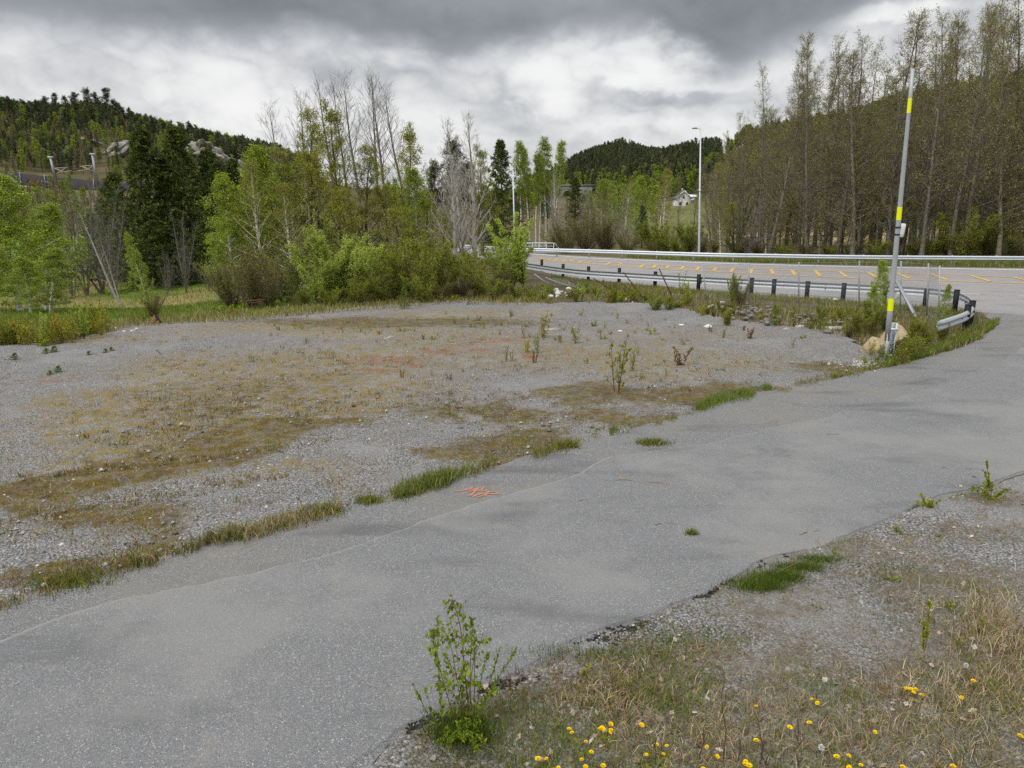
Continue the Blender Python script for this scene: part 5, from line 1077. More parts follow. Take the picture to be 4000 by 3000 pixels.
# the alder wood on the right: front row read left to right from the tall street lamp
sil = np.array([(2740, 640), (2800, 520), (2850, 440), (2930, 290), (3000, 230), (3060, 180), (3146, 150), (3236, 118), (3345, 100), (3471, 48), (3580, 50), (3724, 15), (3833, -10), (4000, -40), (4300, -60)])
ORD = ['first', 'second', 'third', 'fourth', 'fifth', 'sixth', 'seventh', 'eighth', 'ninth', 'tenth', 'eleventh', 'twelfth', 'thirteenth', 'fourteenth', 'fifteenth', 'sixteenth', 'seventeenth', 'eighteenth', 'nineteenth', 'twentieth', 'twenty first', 'twenty second', 'twenty third']
xs = [2795, 2838, 2892, 2965, 3005, 3062, 3120, 3150, 3215, 3268, 3330, 3352, 3420, 3468, 3545, 3600, 3665, 3712, 3765, 3830, 3890, 3950, 4020]
for i, px in enumerate(xs):
    Y = R.uniform(60, 67) - i * .15; top = float(np.interp(px, sil[:, 0], sil[:, 1])) + R.uniform(-25, 110) * (1 if i % 3 else .3)
    kind = 'alder' if i % 3 == 1 and i > 3 else 'leafy_alder'
    plant(kind, px, Y, top, f'front row alder trunk, {ORD[i]} to the right of the tall street lamp', 'alders in the front row of the wood', wide=R.uniform(.75, 1.25), lean=(R.uniform(-.04, .04), R.uniform(-.09, .06)))
for i in range(30):
    px = 2790 + i * 45 + R.uniform(-18, 18); Y = R.uniform(69, 84); top = float(np.interp(px, sil[:, 0], sil[:, 1])) + R.uniform(20, 260)
    plant(['alder', 'leafy_alder', 'alder'][i % 3], px, Y, top, 'bare alder trunk in the back rows of the wood behind the far guardrail', 'alders in the back rows of the wood', wide=R.uniform(.9, 1.15))
for i in range(44):
    px = 2765 + i * 31 + R.uniform(-20, 20); Y = R.uniform(61, 86); lo_ = float(np.interp(px, sil[:, 0], sil[:, 1])); top = max(R.uniform(430, 740), lo_ + 120)
    plant(['alder', 'leafy_alder', 'alder', 'grey_thicket'][i % 4], px, Y, top, ['short twiggy alder under the tall ones in the bare wood', 'short leafing alder under the tall ones in the bare wood', 'short twiggy alder under the tall ones in the bare wood', 'multi stemmed grey tree under the tall alders in the bare wood'][i % 4], 'young alders in the wood', wide=R.uniform(1.0, 1.5), lean=(R.uniform(-.05, .05), R.uniform(-.08, .08)))
for i in range(18):
    px = 2790 + i * 72 + R.uniform(-25, 25); plant(['sparse_birch', 'olive_tree', 'grey_thicket'][i % 3], px, R.uniform(59, 70), R.uniform(760, 900), ['small thin leafed birch in the undergrowth of the bare wood', 'small leafing tree in the undergrowth of the bare wood', 'small bare grey tree in the undergrowth of the bare wood'][i % 3], 'undergrowth trees of the bare wood', wide=R.uniform(1.1, 1.6))
plant('alder', 2640, 74, 690, 'thin bare tree in front of the white farmhouse', None, .8); plant('alder', 2700, 76, 700, 'thin bare tree between the farmhouse and its shed', None, .8); plant('leafy_alder', 3900, 56, 440, 'leafy pale tree with crooked limbs at the right edge of the wood', None, 2.0); plant('olive_tree', 4010, 57, 430, 'leafing tree with pale crooked limbs cut by the right edge', None, .75)
# single pines along the left skyline
for i, px in enumerate([8, 55, 95, 150, 178, 215, 262, 290, 330, 352, 395, 420, 452, 482, 520, 548, 600, 640, 690, 735, 800, 850, 875, 920, 955, 985]):
    d = ray(px, 480); u = d[0] / d[1]; Y = R.uniform(270, 298); gz = t1(u * Y, Y); h = R.uniform(8.5, 15.5) if px < 560 else R.uniform(7, 11)
    put('pine', (u * Y, Y, gz - .3), h, 'dark pine on the skyline of the rocky hill above the railway', 'pines on the rocky hill', R.uniform(1.0, 1.35))

# ------------------------------------------------------------------ far woods: one mass per hill
def template(seed, **kw):
    A, C = tree_mesh(np.random.default_rng(seed), **kw); Va, Qa, Ta, _, _ = A.arrays(); Vc, Qc, Tc, mc, _ = C.arrays()
    b = MB(); b.add(Va, Qa, Ta, 0); b.add(Vc, Qc, Tc, 1); V, Q, T_, mi, _ = b.arrays(); return V, Q, len(Va)
FT = dict(
    pine=[template(50 + i, h=10, r0=.16, lo=.35, nb=14, prof=lambda t: .20 * (1.06 - t) ** .4, el=(.1, .9), n2=3, l2=.6, n3=0, rt=.03, sides=4, k1=3, leaf=dict(n=14, L=.62, W=.26, lv=(-1, 0), sc=.20, al=.4, up=.2)) for i in range(3)],
    spruce=[template(60 + i, h=10, r0=.14, lo=.05, nb=34, prof=lambda t: .20 * (1.03 - t) ** .8, el=(-.1, .5), n2=0, n3=0, rt=.02, sides=4, k1=3, leaf=dict(n=18, L=.62, W=.22, lv=(0,), sc=.16, al=.8, up=-.4, sp=.6)) for i in range(2)],
    birch=[template(70 + i, h=8, r0=.10, lo=.2, nb=16, prof=lambda t: .26 * (1.05 - t) ** .5 * min(1, .4 + t * 1.5), el=(.5, 1.1), n2=3, l2=.5, n3=0, rt=.02, sides=4, k1=3, leaf=dict(n=14, L=.38, W=.28, lv=(-1, 0), sc=.25)) for i in range(2)],
    bare=[template(80 + i, h=8, r0=.10, lo=.2, nb=18, prof=lambda t: .24 * (1.06 - t) ** .5, el=(.6, 1.1), n2=5, l2=.5, n3=0, rt=.03, sides=4, k1=3, leaf=dict(n=2, L=.35, W=.22, lv=(-1,), sc=.2)) for i in range(2)])
FCOL = dict(pine=[(.070, .088, .050), (.12, .135, .066)], spruce=[(.062, .082, .038), (.105, .13, .052)], birch=[(.17, .24, .03), (.28, .33, .06)], bare=[(.16, .14, .075), (.24, .21, .12)])
def wood(name, label, pts, kinds, hs, seed):
    rng = np.random.default_rng(seed); b = MB()
    for key in FT:
        ii = np.where(kinds == key)[0]
        for j, (V, Q, nt) in enumerate(FT[key]):
            sel = ii[j::len(FT[key])]
            if not len(sel): continue
            th = rng.uniform(0, 6.28, len(sel)); s_ = hs[sel] / (10 if key in ('pine', 'spruce') else 8); ca, sa = np.cos(th) * s_, np.sin(th) * s_
            W = np.stack([V[None, :, 0] * ca[:, None] - V[None, :, 1] * sa[:, None], V[None, :, 0] * sa[:, None] + V[None, :, 1] * ca[:, None], V[None, :, 2] * s_[:, None]], -1) + pts[sel][:, None]
            c0, c1 = map(np.array, FCOL[key]); c = c0 + (c1 - c0) * rng.uniform(0, 1, (len(sel), 1)); col = np.repeat(c[:, None], len(V), 1)
            col[:, :nt] = (.10, .075, .055) if key != 'birch' else (.3, .29, .26)
            q = (Q[None] + (np.arange(len(sel)) * len(V))[:, None, None]).reshape(-1, 4)
            b.add(W.reshape(-1, 3), q, col=col.reshape(-1, 3))
    tag(b.build(name, L_FOREST), label, 'wood', kind='stuff')
def scatter(n, px0, px1, y0, y1, seed):
    rng = np.random.default_rng(seed); u = (rng.uniform(px0, px1, n) - 2000) / FPX / 1.03; Y = np.sqrt(rng.uniform(0, 1, n) * (y1 ** 2 - y0 ** 2) + y0 ** 2); x = u * Y
    return np.c_[x, Y, T(x, Y) - .3], u * FPX * 1.03 + 2000, rng
def build_woods():
    p, px, rng = scatter(560, -300, 1250, 204, 262, 19); r = rng.uniform(0, 1, len(p)); k = np.where(r < .55, 'bare', np.where(r < .85, 'birch', 'spruce')); keep = ~((np.abs(px - 290) < 140) & (p[:, 1] < 222))
    wood('hillside_scrub', 'mixed bare and green scrub on the rocky hillside above the railway', p[keep], k[keep], rng.uniform(2.5, 6, len(p))[keep], 20)
    p, px, rng = scatter(620, -300, 1050, 66, 193, 17); k = np.where(rng.uniform(0, 1, len(p)) < .82, 'bare', 'birch'); keep = (fbm(p[:, 0] / 9, p[:, 1] / 9, 3, 25) > .40)
    wood('slope_scrub', 'bare grey scrub on the slope under the railway', p[keep], k[keep], rng.uniform(2.5, 5.5, len(p))[keep], 18)
    p, px, rng = scatter(4200, -350, 1250, 212, 330, 1)
    cl = fbm(p[:, 0] / 14, p[:, 1] / 14, 3, 61); top = sst(p[:, 1], 255, 285)
    rock = (np.abs(px - 850) < 170) & (p[:, 1] < 268) | (np.abs(px - 480) < 90) & (p[:, 1] < 250) & (cl > .4)
    keep = (rng.uniform(0, 1, len(p)) < .75 + .3 * top + .25 * (px > 950)) & ~rock
    r = rng.uniform(0, 1, len(p)); k = np.where(r < .25 + .5 * top, 'pine', np.where(r < .40 + .35 * top, 'spruce', np.where(r < .62 + .25 * top, 'birch', 'bare')))
    wood('left_hill_wood', 'mixed pine and birch wood on the rocky hill above the railway', p[keep], k[keep], (rng.uniform(5, 9, len(p)) * (.72 + .35 * top))[keep], 2)
    p, px, rng = scatter(3400, 2060, 2800, 345, 640, 3)
    cl = fbm(p[:, 0] / 40, p[:, 1] / 40, 3, 62); hi = sst(p[:, 2], 14, 26); r = rng.uniform(0, 1, len(p)); via = (p[:, 1] < 486) & (px < 2330)
    keep = ~via & ~((p[:, 1] < 352) & (px > 2560))
    k = np.where(r < .15 + .6 * hi, 'pine', np.where(r < .25 + .65 * hi, 'spruce', np.where(r < .85, 'birch', 'bare')))
    wood('far_hill_wood', 'dark pine wood covering the far hill behind the viaduct and farmhouse', p[keep], k[keep], (rng.uniform(7, 11, len(p)))[keep], 4)
    p, px, rng = scatter(2300, 2720, 4500, 185, 372, 5); ridge = np.interp(px, [2700, 2900, 3500, 4000, 5000], [480, 380, 300, 290, 290])
    keep = (p[:, 1] < ridge + 12) & (p[:, 1] > ridge - 150) & (p[:, 2] > 7); hi = sst(p[:, 2], 16, 34); r = rng.uniform(0, 1, len(p))
    k = np.where(r < .10 + .35 * hi, 'pine', np.where(r < .2 + .45 * hi, 'spruce', np.where(r < .86, 'bare', 'birch')))
    wood('right_hill_wood', 'dark mixed wood rising on the hill behind the bare alders', p[keep], k[keep], (rng.uniform(6.5, 10, len(p)))[keep], 6)
    p, px, rng = scatter(420, 1500, 2900, 135, 330, 7)
    keep = (rng.uniform(0, 1, len(p)) < .8) & ~((np.abs(px - 2690) < 85)) & ~((p[:, 1] > 110) & (np.abs(px - 2240) < 90) & (rng.uniform(0, 1, len(p)) < .85)); r = rng.uniform(0, 1, len(p))
    k = np.where(r < .15, 'spruce', np.where(r < .22, 'pine', np.where(r < .62, 'birch', 'bare')))
    wood('valley_wood', 'loose birch and spruce wood filling the valley floor beyond the road', p[keep], k[keep], (rng.uniform(5, 8.5, len(p)))[keep], 8)
build_woods()
# pale rock faces on the left hill
for i, (px, py, Y, r, lab) in enumerate([(795, 560, 262, (8, 6, 4.6), 'pale bare rock face high on the left hill'), (880, 640, 250, (10, 6, 4.5), 'lower pale rock slab right of the high rock face'), (960, 700, 240, (8, 5, 3.5), 'lowest pale rock slab behind the dark spruces'), (475, 585, 245, (9, 5, 3.2), 'grey rocky outcrop above the right railway mast'), (640, 640, 232, (7, 5, 3.0), 'grey rock just above the railway right of the masts'), (330, 560, 250, (6, 5, 2.6), 'small grey outcrop above the left railway mast')]):
    p_ = P(px, py, Y); v, f = rock_mesh(r, 90 + i, 4, 1.1); b = MB(); b.add(v, t=f); o = b.build('rock_outcrop', M_ROCK); z0 = t1(p_[0], Y); o.location = (p_[0], Y, min(p_[2], z0 + r[2] * .6)); o.rotation_euler = (0, .25, i * 1.3); tag(o, lab, 'rock', 'rock faces on the left hill')

# ------------------------------------------------------------------ growth on the gravel lot and in the ditch
SG = 'saplings on the gravel lot'
def lotplant(kind, px, py, top, label, group=SG, wide=1.0):
    g = G(px, py); h = max(.08, pz(px, top, g[1])); return put(kind, g, h, label, group, wide)
for it in [('sapling', 2410, 1540, 1298, 'tallest twiggy sapling standing alone in the middle of the gravel lot'), ('sapling', 2465, 1455, 1345, 'green sapling just behind the tallest one on the gravel'), ('sapling', 2253, 1346, 1262, 'blue green low sapling on the grey gravel behind the tall one', 1.3),
           ('sapling', 2099, 1384, 1290, 'thin green sapling between reddish and yellowish shoots'), ('yellow_shoot', 2119, 1325, 1212, 'tall yellowish sapling beside the rust stained strip'), ('rusty_shoot', 2086, 1420, 1368, 'small rust brown shoot in front of the thin green sapling'), ('yellow_shoot', 2055, 1385, 1310, 'yellowish shoot left of the thin green sapling'),
           ('sapling', 1975, 1412, 1345, 'thin pale sapling, left one of a pair on the gravel'), ('sapling', 2000, 1412, 1358, 'thin pale sapling, right one of a pair on the gravel'), ('sapling', 2045, 1325, 1262, 'bare looking sapling left of the tall yellowish one'),
           ('rusty_shoot', 2656, 1430, 1345, 'tan dry shoots on the gravel right of the tallest sapling', 1.2), ('sapling', 2668, 1354, 1312, 'dark green tuft of shoots behind the tan dry ones', 1.4), ('yellow_shoot', 2290, 1428, 1393, 'low yellowish shoots left of the tallest sapling', 1.4), ('yellow_shoot', 2203, 1295, 1270, 'compact yellow tuft on the pale gravel', 1.5), ('yellow_shoot', 2190, 1342, 1300, 'thin yellow shoot below the compact yellow tuft'),
           ('sapling', 2070, 1270, 1250, 'compact green tuft near the far gravel edge', 2), ('sapling', 1995, 1246, 1200, 'small dark stemmed sapling near the far gravel edge'), ('yellow_shoot', 2270, 1242, 1203, 'yellow sapling before the low gravel heap'), ('weed', 2257, 1484, 1470, 'low green weed left of the tallest sapling', 1.8), ('sapling', 2604, 1470, 1436, 'small sapling with few leaves right of the tallest one'),
           ('yellow_shoot', 2823, 1325, 1278, 'yellowish sapling on the gravel before the rubble'), ('rusty_shoot', 2925, 1328, 1276, 'rust brown sapling on the gravel before the rubble', 1.3), ('sapling', 2363, 1285, 1250, 'thin green sapling near the gravel heap'), ('yellow_shoot', 2410, 1250, 1212, 'yellow green sapling on the gravel heap'), ('yellow_shoot', 2450, 1270, 1245, 'low yellow green sapling right on the heap', 1.3), ('weed', 2570, 1432, 1420, 'flat green weed beside the tan dry shoots', 2),
           ('sapling', 2635, 1285, 1262, 'green shoot near a white stone'), ('yellow_shoot', 2585, 1335, 1312, 'low yellow green shoot on the right part of the gravel', 1.3), ('rusty_shoot', 1755, 1485, 1455, 'red brown dry shoots left on the gravel', 1.3), ('sapling', 1690, 1475, 1440, 'thin green shoots left on the gravel'), ('rusty_shoot', 1570, 1480, 1440, 'tall thin red shoots near the rust stained strip'), ('sapling', 3095, 1360, 1310, 'leaning green shoot left of the marker pole', .8), ('weed', 3130, 1325, 1308, 'yellow green weed by a white plank', 2),
           ('yellow_shoot', 2200, 1220, 1195, 'yellow shoot at the far gravel edge'), ('sapling', 2345, 1320, 1290, 'thin sapling left of the white stone'), ('sapling', 2490, 1395, 1352, 'thin shoots behind the tallest sapling'), ('weed', 2490, 1480, 1455, 'low dark weed at the foot of the tallest sapling', 1.8)]:
    lotplant(*it[:5], SG, it[5] if len(it) > 5 else 1.0)
for i in range(90):                                              # small shoots over the far half of the lot
    px, py = R.uniform(1050, 2950), R.uniform(1235, 1345); k = R.choice(['sapling', 'yellow_shoot', 'yellow_shoot', 'rusty_shoot', 'weed'])
    lotplant(k, px, py, py - R.uniform(10, 27), {'sapling': 'thin green shoot on the far half of the gravel lot', 'yellow_shoot': 'thin yellowish shoot on the far half of the gravel lot', 'rusty_shoot': 'thin rust brown shoot on the far half of the gravel lot', 'weed': 'low leafy weed on the far half of the gravel lot'}[k], 'small shoots on the far gravel', 1.3)
for px, py, lab in ((412, 1384, 'dark low conifer seedling, larger of the close pair on the left gravel'), (437, 1378, 'dark low conifer seedling, smaller of the close pair on the left gravel'), (208, 1384, 'dark conifer seedling by the left gravel edge'), (180, 1388, 'lighter conifer seedling by the left gravel edge'), (224, 1462, 'conifer seedling nearest the camera on the left gravel'), (347, 1394, 'small conifer seedling between the pairs'), (54, 1408, 'conifer seedling near the left frame edge'), (197, 1470, 'tiny conifer seedling beside the nearest one')):
    lotplant('pinelet', px, py, py - R.uniform(22, 34), lab, 'conifer seedlings on the left gravel', 2.0)
for i in range(34):                                              # yellowish scrub along the left and far edge
    px = R.choice([R.uniform(-30, 400), R.uniform(-30, 400), R.uniform(400, 2000)]); py = float(np.interp(px, [p_[0] for p_ in LOT_FAR], [p_[1] for p_ in LOT_FAR])) - R.uniform(-8, 22)
    k = R.choice(['yellow_shoot', 'sapling', 'weed']); lotplant(k, px, py, py - (R.uniform(45, 110) if px < 400 else R.uniform(25, 55)), {'yellow_shoot': 'yellowish scrub at the far edge of the gravel lot', 'sapling': 'green scrub shoots at the far edge of the gravel lot', 'weed': 'low leafy weeds at the far edge of the gravel lot'}[k], 'scrub along the gravel edge', 1.5)
DG = 'scrub in the ditch by the fence'
for it in [('birch', 3440, 1285, 1018, 'tallest young birch in the ditch, beside the marker pole', .95), ('birch', 3668, 1300, 1112, 'young birch at the corner post of the fence', .8), ('birch', 3395, 1300, 1120, 'small young birch left of the tallest one in the ditch', 1.1), ('green_bush', 3395, 1305, 1165, 'dense yellow green shrub left of the marker pole', .8), ('green_bush', 3340, 1312, 1195, 'low dense shrub by the white plank', .9), ('green_bush', 3460, 1300, 1180, 'green shrub directly behind the marker pole', .8), ('green_bush', 3560, 1345, 1215, 'green shrub between the boulder and the brace', .8), ('green_bush', 3545, 1408, 1300, 'leafy shrub right against the sand coloured boulder', .8),
           ('green_bush', 3620, 1350, 1245, 'low green shrub below the end of the guardrail', .8), ('young_conifer', 3022, 1278, 1190, 'young conifer on the gray rubble heap', 1.0), ('sapling', 3103, 1275, 1160, 'leafy shoots on the rubble heap', 1.0), ('young_conifer', 3205, 1292, 1210, 'second young conifer, right on the rubble heap', .9), ('sapling', 3255, 1290, 1175, 'leafy shoots right of the second young conifer', .9), ('green_bush', 2842, 1275, 1200, 'yellow green bush lying low on the gravel edge before the fence', 1.0),
           ('green_bush', 2560, 1222, 1145, 'yellow green bush at the foot of the leaning rusty posts', 1.0), ('green_bush', 2610, 1222, 1170, 'small yellow bush right of the leaning rusty posts', 1.1), ('green_bush', 2400, 1190, 1115, 'yellow green bush over the fallen rusty posts', 1.0), ('slim_willow', 2690, 1195, 1095, 'loose willow shoots before the standing fence', 1.2), ('slim_willow', 2860, 1190, 1065, 'tall thin twigs at the second fence post', 1.0), ('bare_bush', 2890, 1195, 1070, 'bare twigs at the second fence post', .9), ('slim_willow', 2330, 1180, 1120, 'willow shoots among the fallen posts', 1.2), ('yellow_shoot', 3500, 1330, 1250, 'yellow shoots behind the boulder', 1.2),
           ('sapling', 2660, 1150, 1055, 'thin young birch behind the leaning rusty posts', .8), ('yellow_shoot', 2745, 1240, 1185, 'yellow shoots at the gravel edge before the fence', 1.2), ('green_bush', 3680, 1330, 1250, 'green weeds under the bowed guardrail', .9), ('green_bush', 3290, 1255, 1190, 'green bush behind the rubble heap', 1.0), ('green_bush', 3210, 1245, 1185, 'dull green bush behind the rubble heap', 1.0), ('weed', 3395, 1420, 1385, 'small weed among white pebbles left of the pole foot', 1.5), ('weed', 3540, 1420, 1370, 'leafy weed right of the pole foot', 1.6), ('weed', 3480, 1428, 1405, 'flat weed at the pole foot', 2), ('bare_bush', 3330, 1250, 1180, 'bare twigs behind the dense shrubs', 1.0), ('green_bush', 2480, 1185, 1120, 'green bush left of the leaning rusty posts', .9), ('green_bush', 2250, 1178, 1120, 'green bush beside the white rubble', .9)]:
    lotplant(it[0], it[1], it[2], it[3], it[4], DG, it[5])
for i in range(64):
    px = R.uniform(1980, 3420); a_ = float(np.interp(px, [2050, 2300, 2600, 3000, 3400], [1125, 1112, 1138, 1172, 1205])); b__ = float(np.interp(px, [p_[0] for p_ in LOT_FAR], [p_[1] for p_ in LOT_FAR])); py = a_ + (b__ + 8 - a_) * R.uniform(.25, 1) ** .7
    k = R.choice(['green_bush', 'green_bush', 'yellow_shoot', 'slim_willow', 'weed', 'bare_bush']); lotplant(k, px, py, py - R.uniform(22, 62), {'green_bush': 'low green bush in the ditch along the fence', 'yellow_shoot': 'yellowish shoots in the ditch along the fence', 'slim_willow': 'thin willow shoots in the ditch along the fence', 'weed': 'low leafy weed in the ditch along the fence', 'bare_bush': 'low bare twigs in the ditch along the fence'}[k], 'small scrub in the ditch', R.uniform(.9, 1.5))
for px, py, tp in ((3425, 1420, 1330), (3515, 1425, 1330), (3560, 1400, 1320), (3400, 1395, 1330), (3590, 1390, 1310), (3500, 1395, 1290), (3535, 1412, 1315), (3490, 1418, 1345), (3550, 1380, 1280), (3450, 1410, 1350)): lotplant('sapling', px, py, tp, 'leafy shoots crowding the sand coloured boulder and the pole foot', 'shoots around the boulder', 1.5)
for kk_, px, py, tp, lb in (('slim_willow', 330, 1325, 1185, 'loose green scrub at the left gravel edge, nearest the young larch'), ('yellow_shoot', 250, 1340, 1215, 'yellowish scrub beside the low bushy birch'), ('slim_willow', 170, 1350, 1220, 'green scrub in the middle of the left gravel edge'), ('yellow_shoot', 90, 1350, 1240, 'yellowish scrub near the left frame edge'), ('green_bush', 20, 1350, 1235, 'green bush in the corner of the left gravel edge'), ('sapling', 290, 1345, 1230, 'green shoots among yellow scrub at the left gravel edge'), ('yellow_shoot', 390, 1312, 1235, 'yellow shoots above the scattered pale stones')): lotplant(kk_, px, py, tp, lb, 'scrub at the left gravel edge', 1.15)
# stones
STN = [(2422, 1298, .13, 'white stone on the gravel before the low heap'), (2662, 1275, .15, 'white stone near the right gravel edge'), (2768, 1283, .2, 'largest white stone, by the yellow green bush'), (2455, 1178, .24, 'white stone below the leaning rusty posts'), (2490, 1168, .15, 'small white stone beside a rusty post foot'), (2472, 1185, .14, 'greyish white stone between rusty posts'), (2782, 1208, .3, 'pale rock behind the yellow green bush'), (2822, 1212, .28, 'grey rock behind the yellow green bush'), (3260, 1178, .22, 'white stone on the rubble heap'), (2823, 1186, .15, 'small white stone in front of the fence')]
STN += [(2165 + R.uniform(-15, 100), 1150 + R.uniform(-14, 16), R.uniform(.12, .3), 'white rubble block in the heap below the fallen fence') for _ in range(16)]
for i, (px, py, s_, lab) in enumerate(STN): stone('stone', G(px, py), (s_, s_ * .7, s_ * .5), 200 + i, M_STONEW if i != 7 else M_STONEG, lab, 'stone', R.uniform(0, 6), 1, 'pale stones at the gravel edge')
for i in range(120):
    px, py = R.choice([(R.gauss(3090, 75), R.gauss(1258, 16)), (R.gauss(2990, 45), R.gauss(1235, 14)), (R.gauss(3260, 50), R.gauss(1265, 14)), (R.gauss(2900, 40), R.gauss(1222, 12))]); s_ = R.uniform(.05, .17)
    stone('stone', G(px, py) + (0, 0, R.uniform(0, .08)), (s_, s_ * .8, s_ * .6), 300 + i, M_STONEG, 'angular grey stone in the rubble heap before the fence', 'stone', R.uniform(0, 6), 1, 'rubble stones before the fence')
for i in range(26):
    px, py = 440 + R.uniform(-80, 110), 1286 + R.uniform(-9, 14); s_ = R.uniform(.04, .10)
    stone('stone', G(px, py), (s_, s_ * .8, s_ * .6), 400 + i, M_STONEW if i % 3 else M_STONEG, 'pale stone scattered at the left gravel edge below the young larch', 'stone', R.uniform(0, 6), 1, 'stones at the left gravel edge')
def pieces():
    for (x0, y0, x1, y1, w, lab) in ((3208, 1289, 3292, 1291, .16, 'white board lying at the foot of the shrubs left of the pole'), (3108, 1284, 3140, 1283, .12, 'short pale board at the gravel edge'), (2128, 1293, 2188, 1294, .07, 'pale stick lying on the gravel before the rust stained strip'), (1500, 1330, 1545, 1322, .06, 'bleached stick lying on the middle of the gravel'), (3058, 1292, 3085, 1290, .05, 'thin pale lath at the gravel edge')):
        a, c = G(x0, y0), G(x1, y1); b = MB(); b.bar(a + (0, 0, .03) - a, c + (0, 0, .05) - a, .04 if w > .08 else .03, w)
        b.bar((c - a) * .3 + (0, 0, .04), (c - a) * .62 + (0, .05, .075), .03, w * .8); o = b.build('board' if w > .08 else 'stick', M_STONEW if w > .08 else M_PALEWOOD); o.location = a; tag(o, lab, 'board' if w > .08 else 'stick')
    g = G(612, 1268); root = empty('red_black_thing', g); b = MB()      # small red and black object at the meadow edge
    root.name = 'red_black_marker'; tag(root, 'small tilted red and black plastic thing at the meadow edge', 'marker')
    b.bar((-.10, 0, 0), (.02, 0, .22), .08, .06); b.build('red_side', M_REDP, root); b = MB(); b.bar((.02, 0, .24), (.12, .02, .05), .09, .07); b.bar((-.02, 0, .25), (.06, 0, .25), .06, .07); b.build('black_side', M_BLACK, root)
    # rusty frame in the dry grass left
    Y = G(985, 1214)[1]; r0 = P(950, 1212, Y); root = empty('scrap_iron_stand', r0); tag(root, 'rusty bent iron frame standing in dry grass under the bare brown bush', 'frame')
    segs = [[(961, 1158), (952, 1194), (953, 1212)], [(957, 1178), (972, 1175), (1008, 1173), (1036, 1171)], [(972, 1175), (984, 1183), (1006, 1182), (1015, 1176), (1019, 1192)], [(984, 1185), (980, 1212)], [(1010, 1172), (1014, 1205)], [(963, 1158), (968, 1164)], [(984, 1198), (1000, 1198)]]
    for k_, s_ in enumerate(segs):
        pl = np.array([P(x, y, Y + (.25 if k_ in (4, 6) else 0)) for x, y in s_]) - r0; b = MB(); b.tubes(smooth(pl, 1), np.full(len(smooth(pl, 1)), .022), 6, cap=True); b.build('iron_bar', M_RUST, root)
    # twigs on the asphalt, spray paint
    def twig(px, py, L, a, lab, n=5, z=.04):
        g = G(px, py); rng = np.random.default_rng(int(px)); b = MB(); d = np.array([math.cos(a), math.sin(a), 0]); s_ = np.array([-d[1], d[0], 0])
        m_ = np.stack([g * 0 + d * L * t + s_ * math.sin(t * 5) * .04 * L + (0, 0, z + .01 * math.sin(t * 9)) for t in np.linspace(0, 1, 9)]); b.tubes(m_, np.linspace(.006, .002, 9), 5)
        for _ in range(n):
            t = rng.uniform(.25, .9); p0 = d * L * t + (0, 0, z); dd = nrm(d + s_ * rng.uniform(-.9, .9)) * L * rng.uniform(.2, .45); b.tubes(np.stack([p0, p0 + dd * .5 + (0, 0, .01), p0 + dd + (0, 0, .005)]), np.array([.003, .002, .001]), 4)
        o = b.build('twig', M_TWIG); o.location = g; tag(o, lab, 'twig', 'twigs on the asphalt')
    twig(2402, 1885, .62, -.15, 'forked dry twig in the middle of the asphalt path'); twig(2560, 2062, .22, .35, 'short thin twig right of the forked one', 2); twig(3125, 2100, .28, .45, 'pale broken twig near the right path edge', 2); twig(3230, 1705, .2, 0, 'small brown twig clump far up the path', 6); twig(2260, 1968, .15, .5, 'tiny twig left of the forked one', 1)
    g = G(1845, 1935); b = MB(); rng = np.random.default_rng(4)
    for k_ in range(9):
        a0 = rng.uniform(-.5, .5, 2); th = rng.uniform(-.3, 1.1); n = 14; t = np.linspace(-.5, .5, n); L = rng.uniform(.12, .42)
        pl = np.c_[a0[0] * .42 + np.cos(th) * t * L, a0[1] * .38 + np.sin(th) * t * L + .04 * np.sin(t * 6 + k_), np.full(n, 0)]; ribbon(b, pl, rng.uniform(.018, .035), .0225 + k_ * .0003, n)
    o = b.build('paint_scribble', M_PAINTO); o.location = (g[0], g[1], 0); tag(o, 'faded orange spray paint scribble on the old asphalt strip', 'paint mark')
pieces()

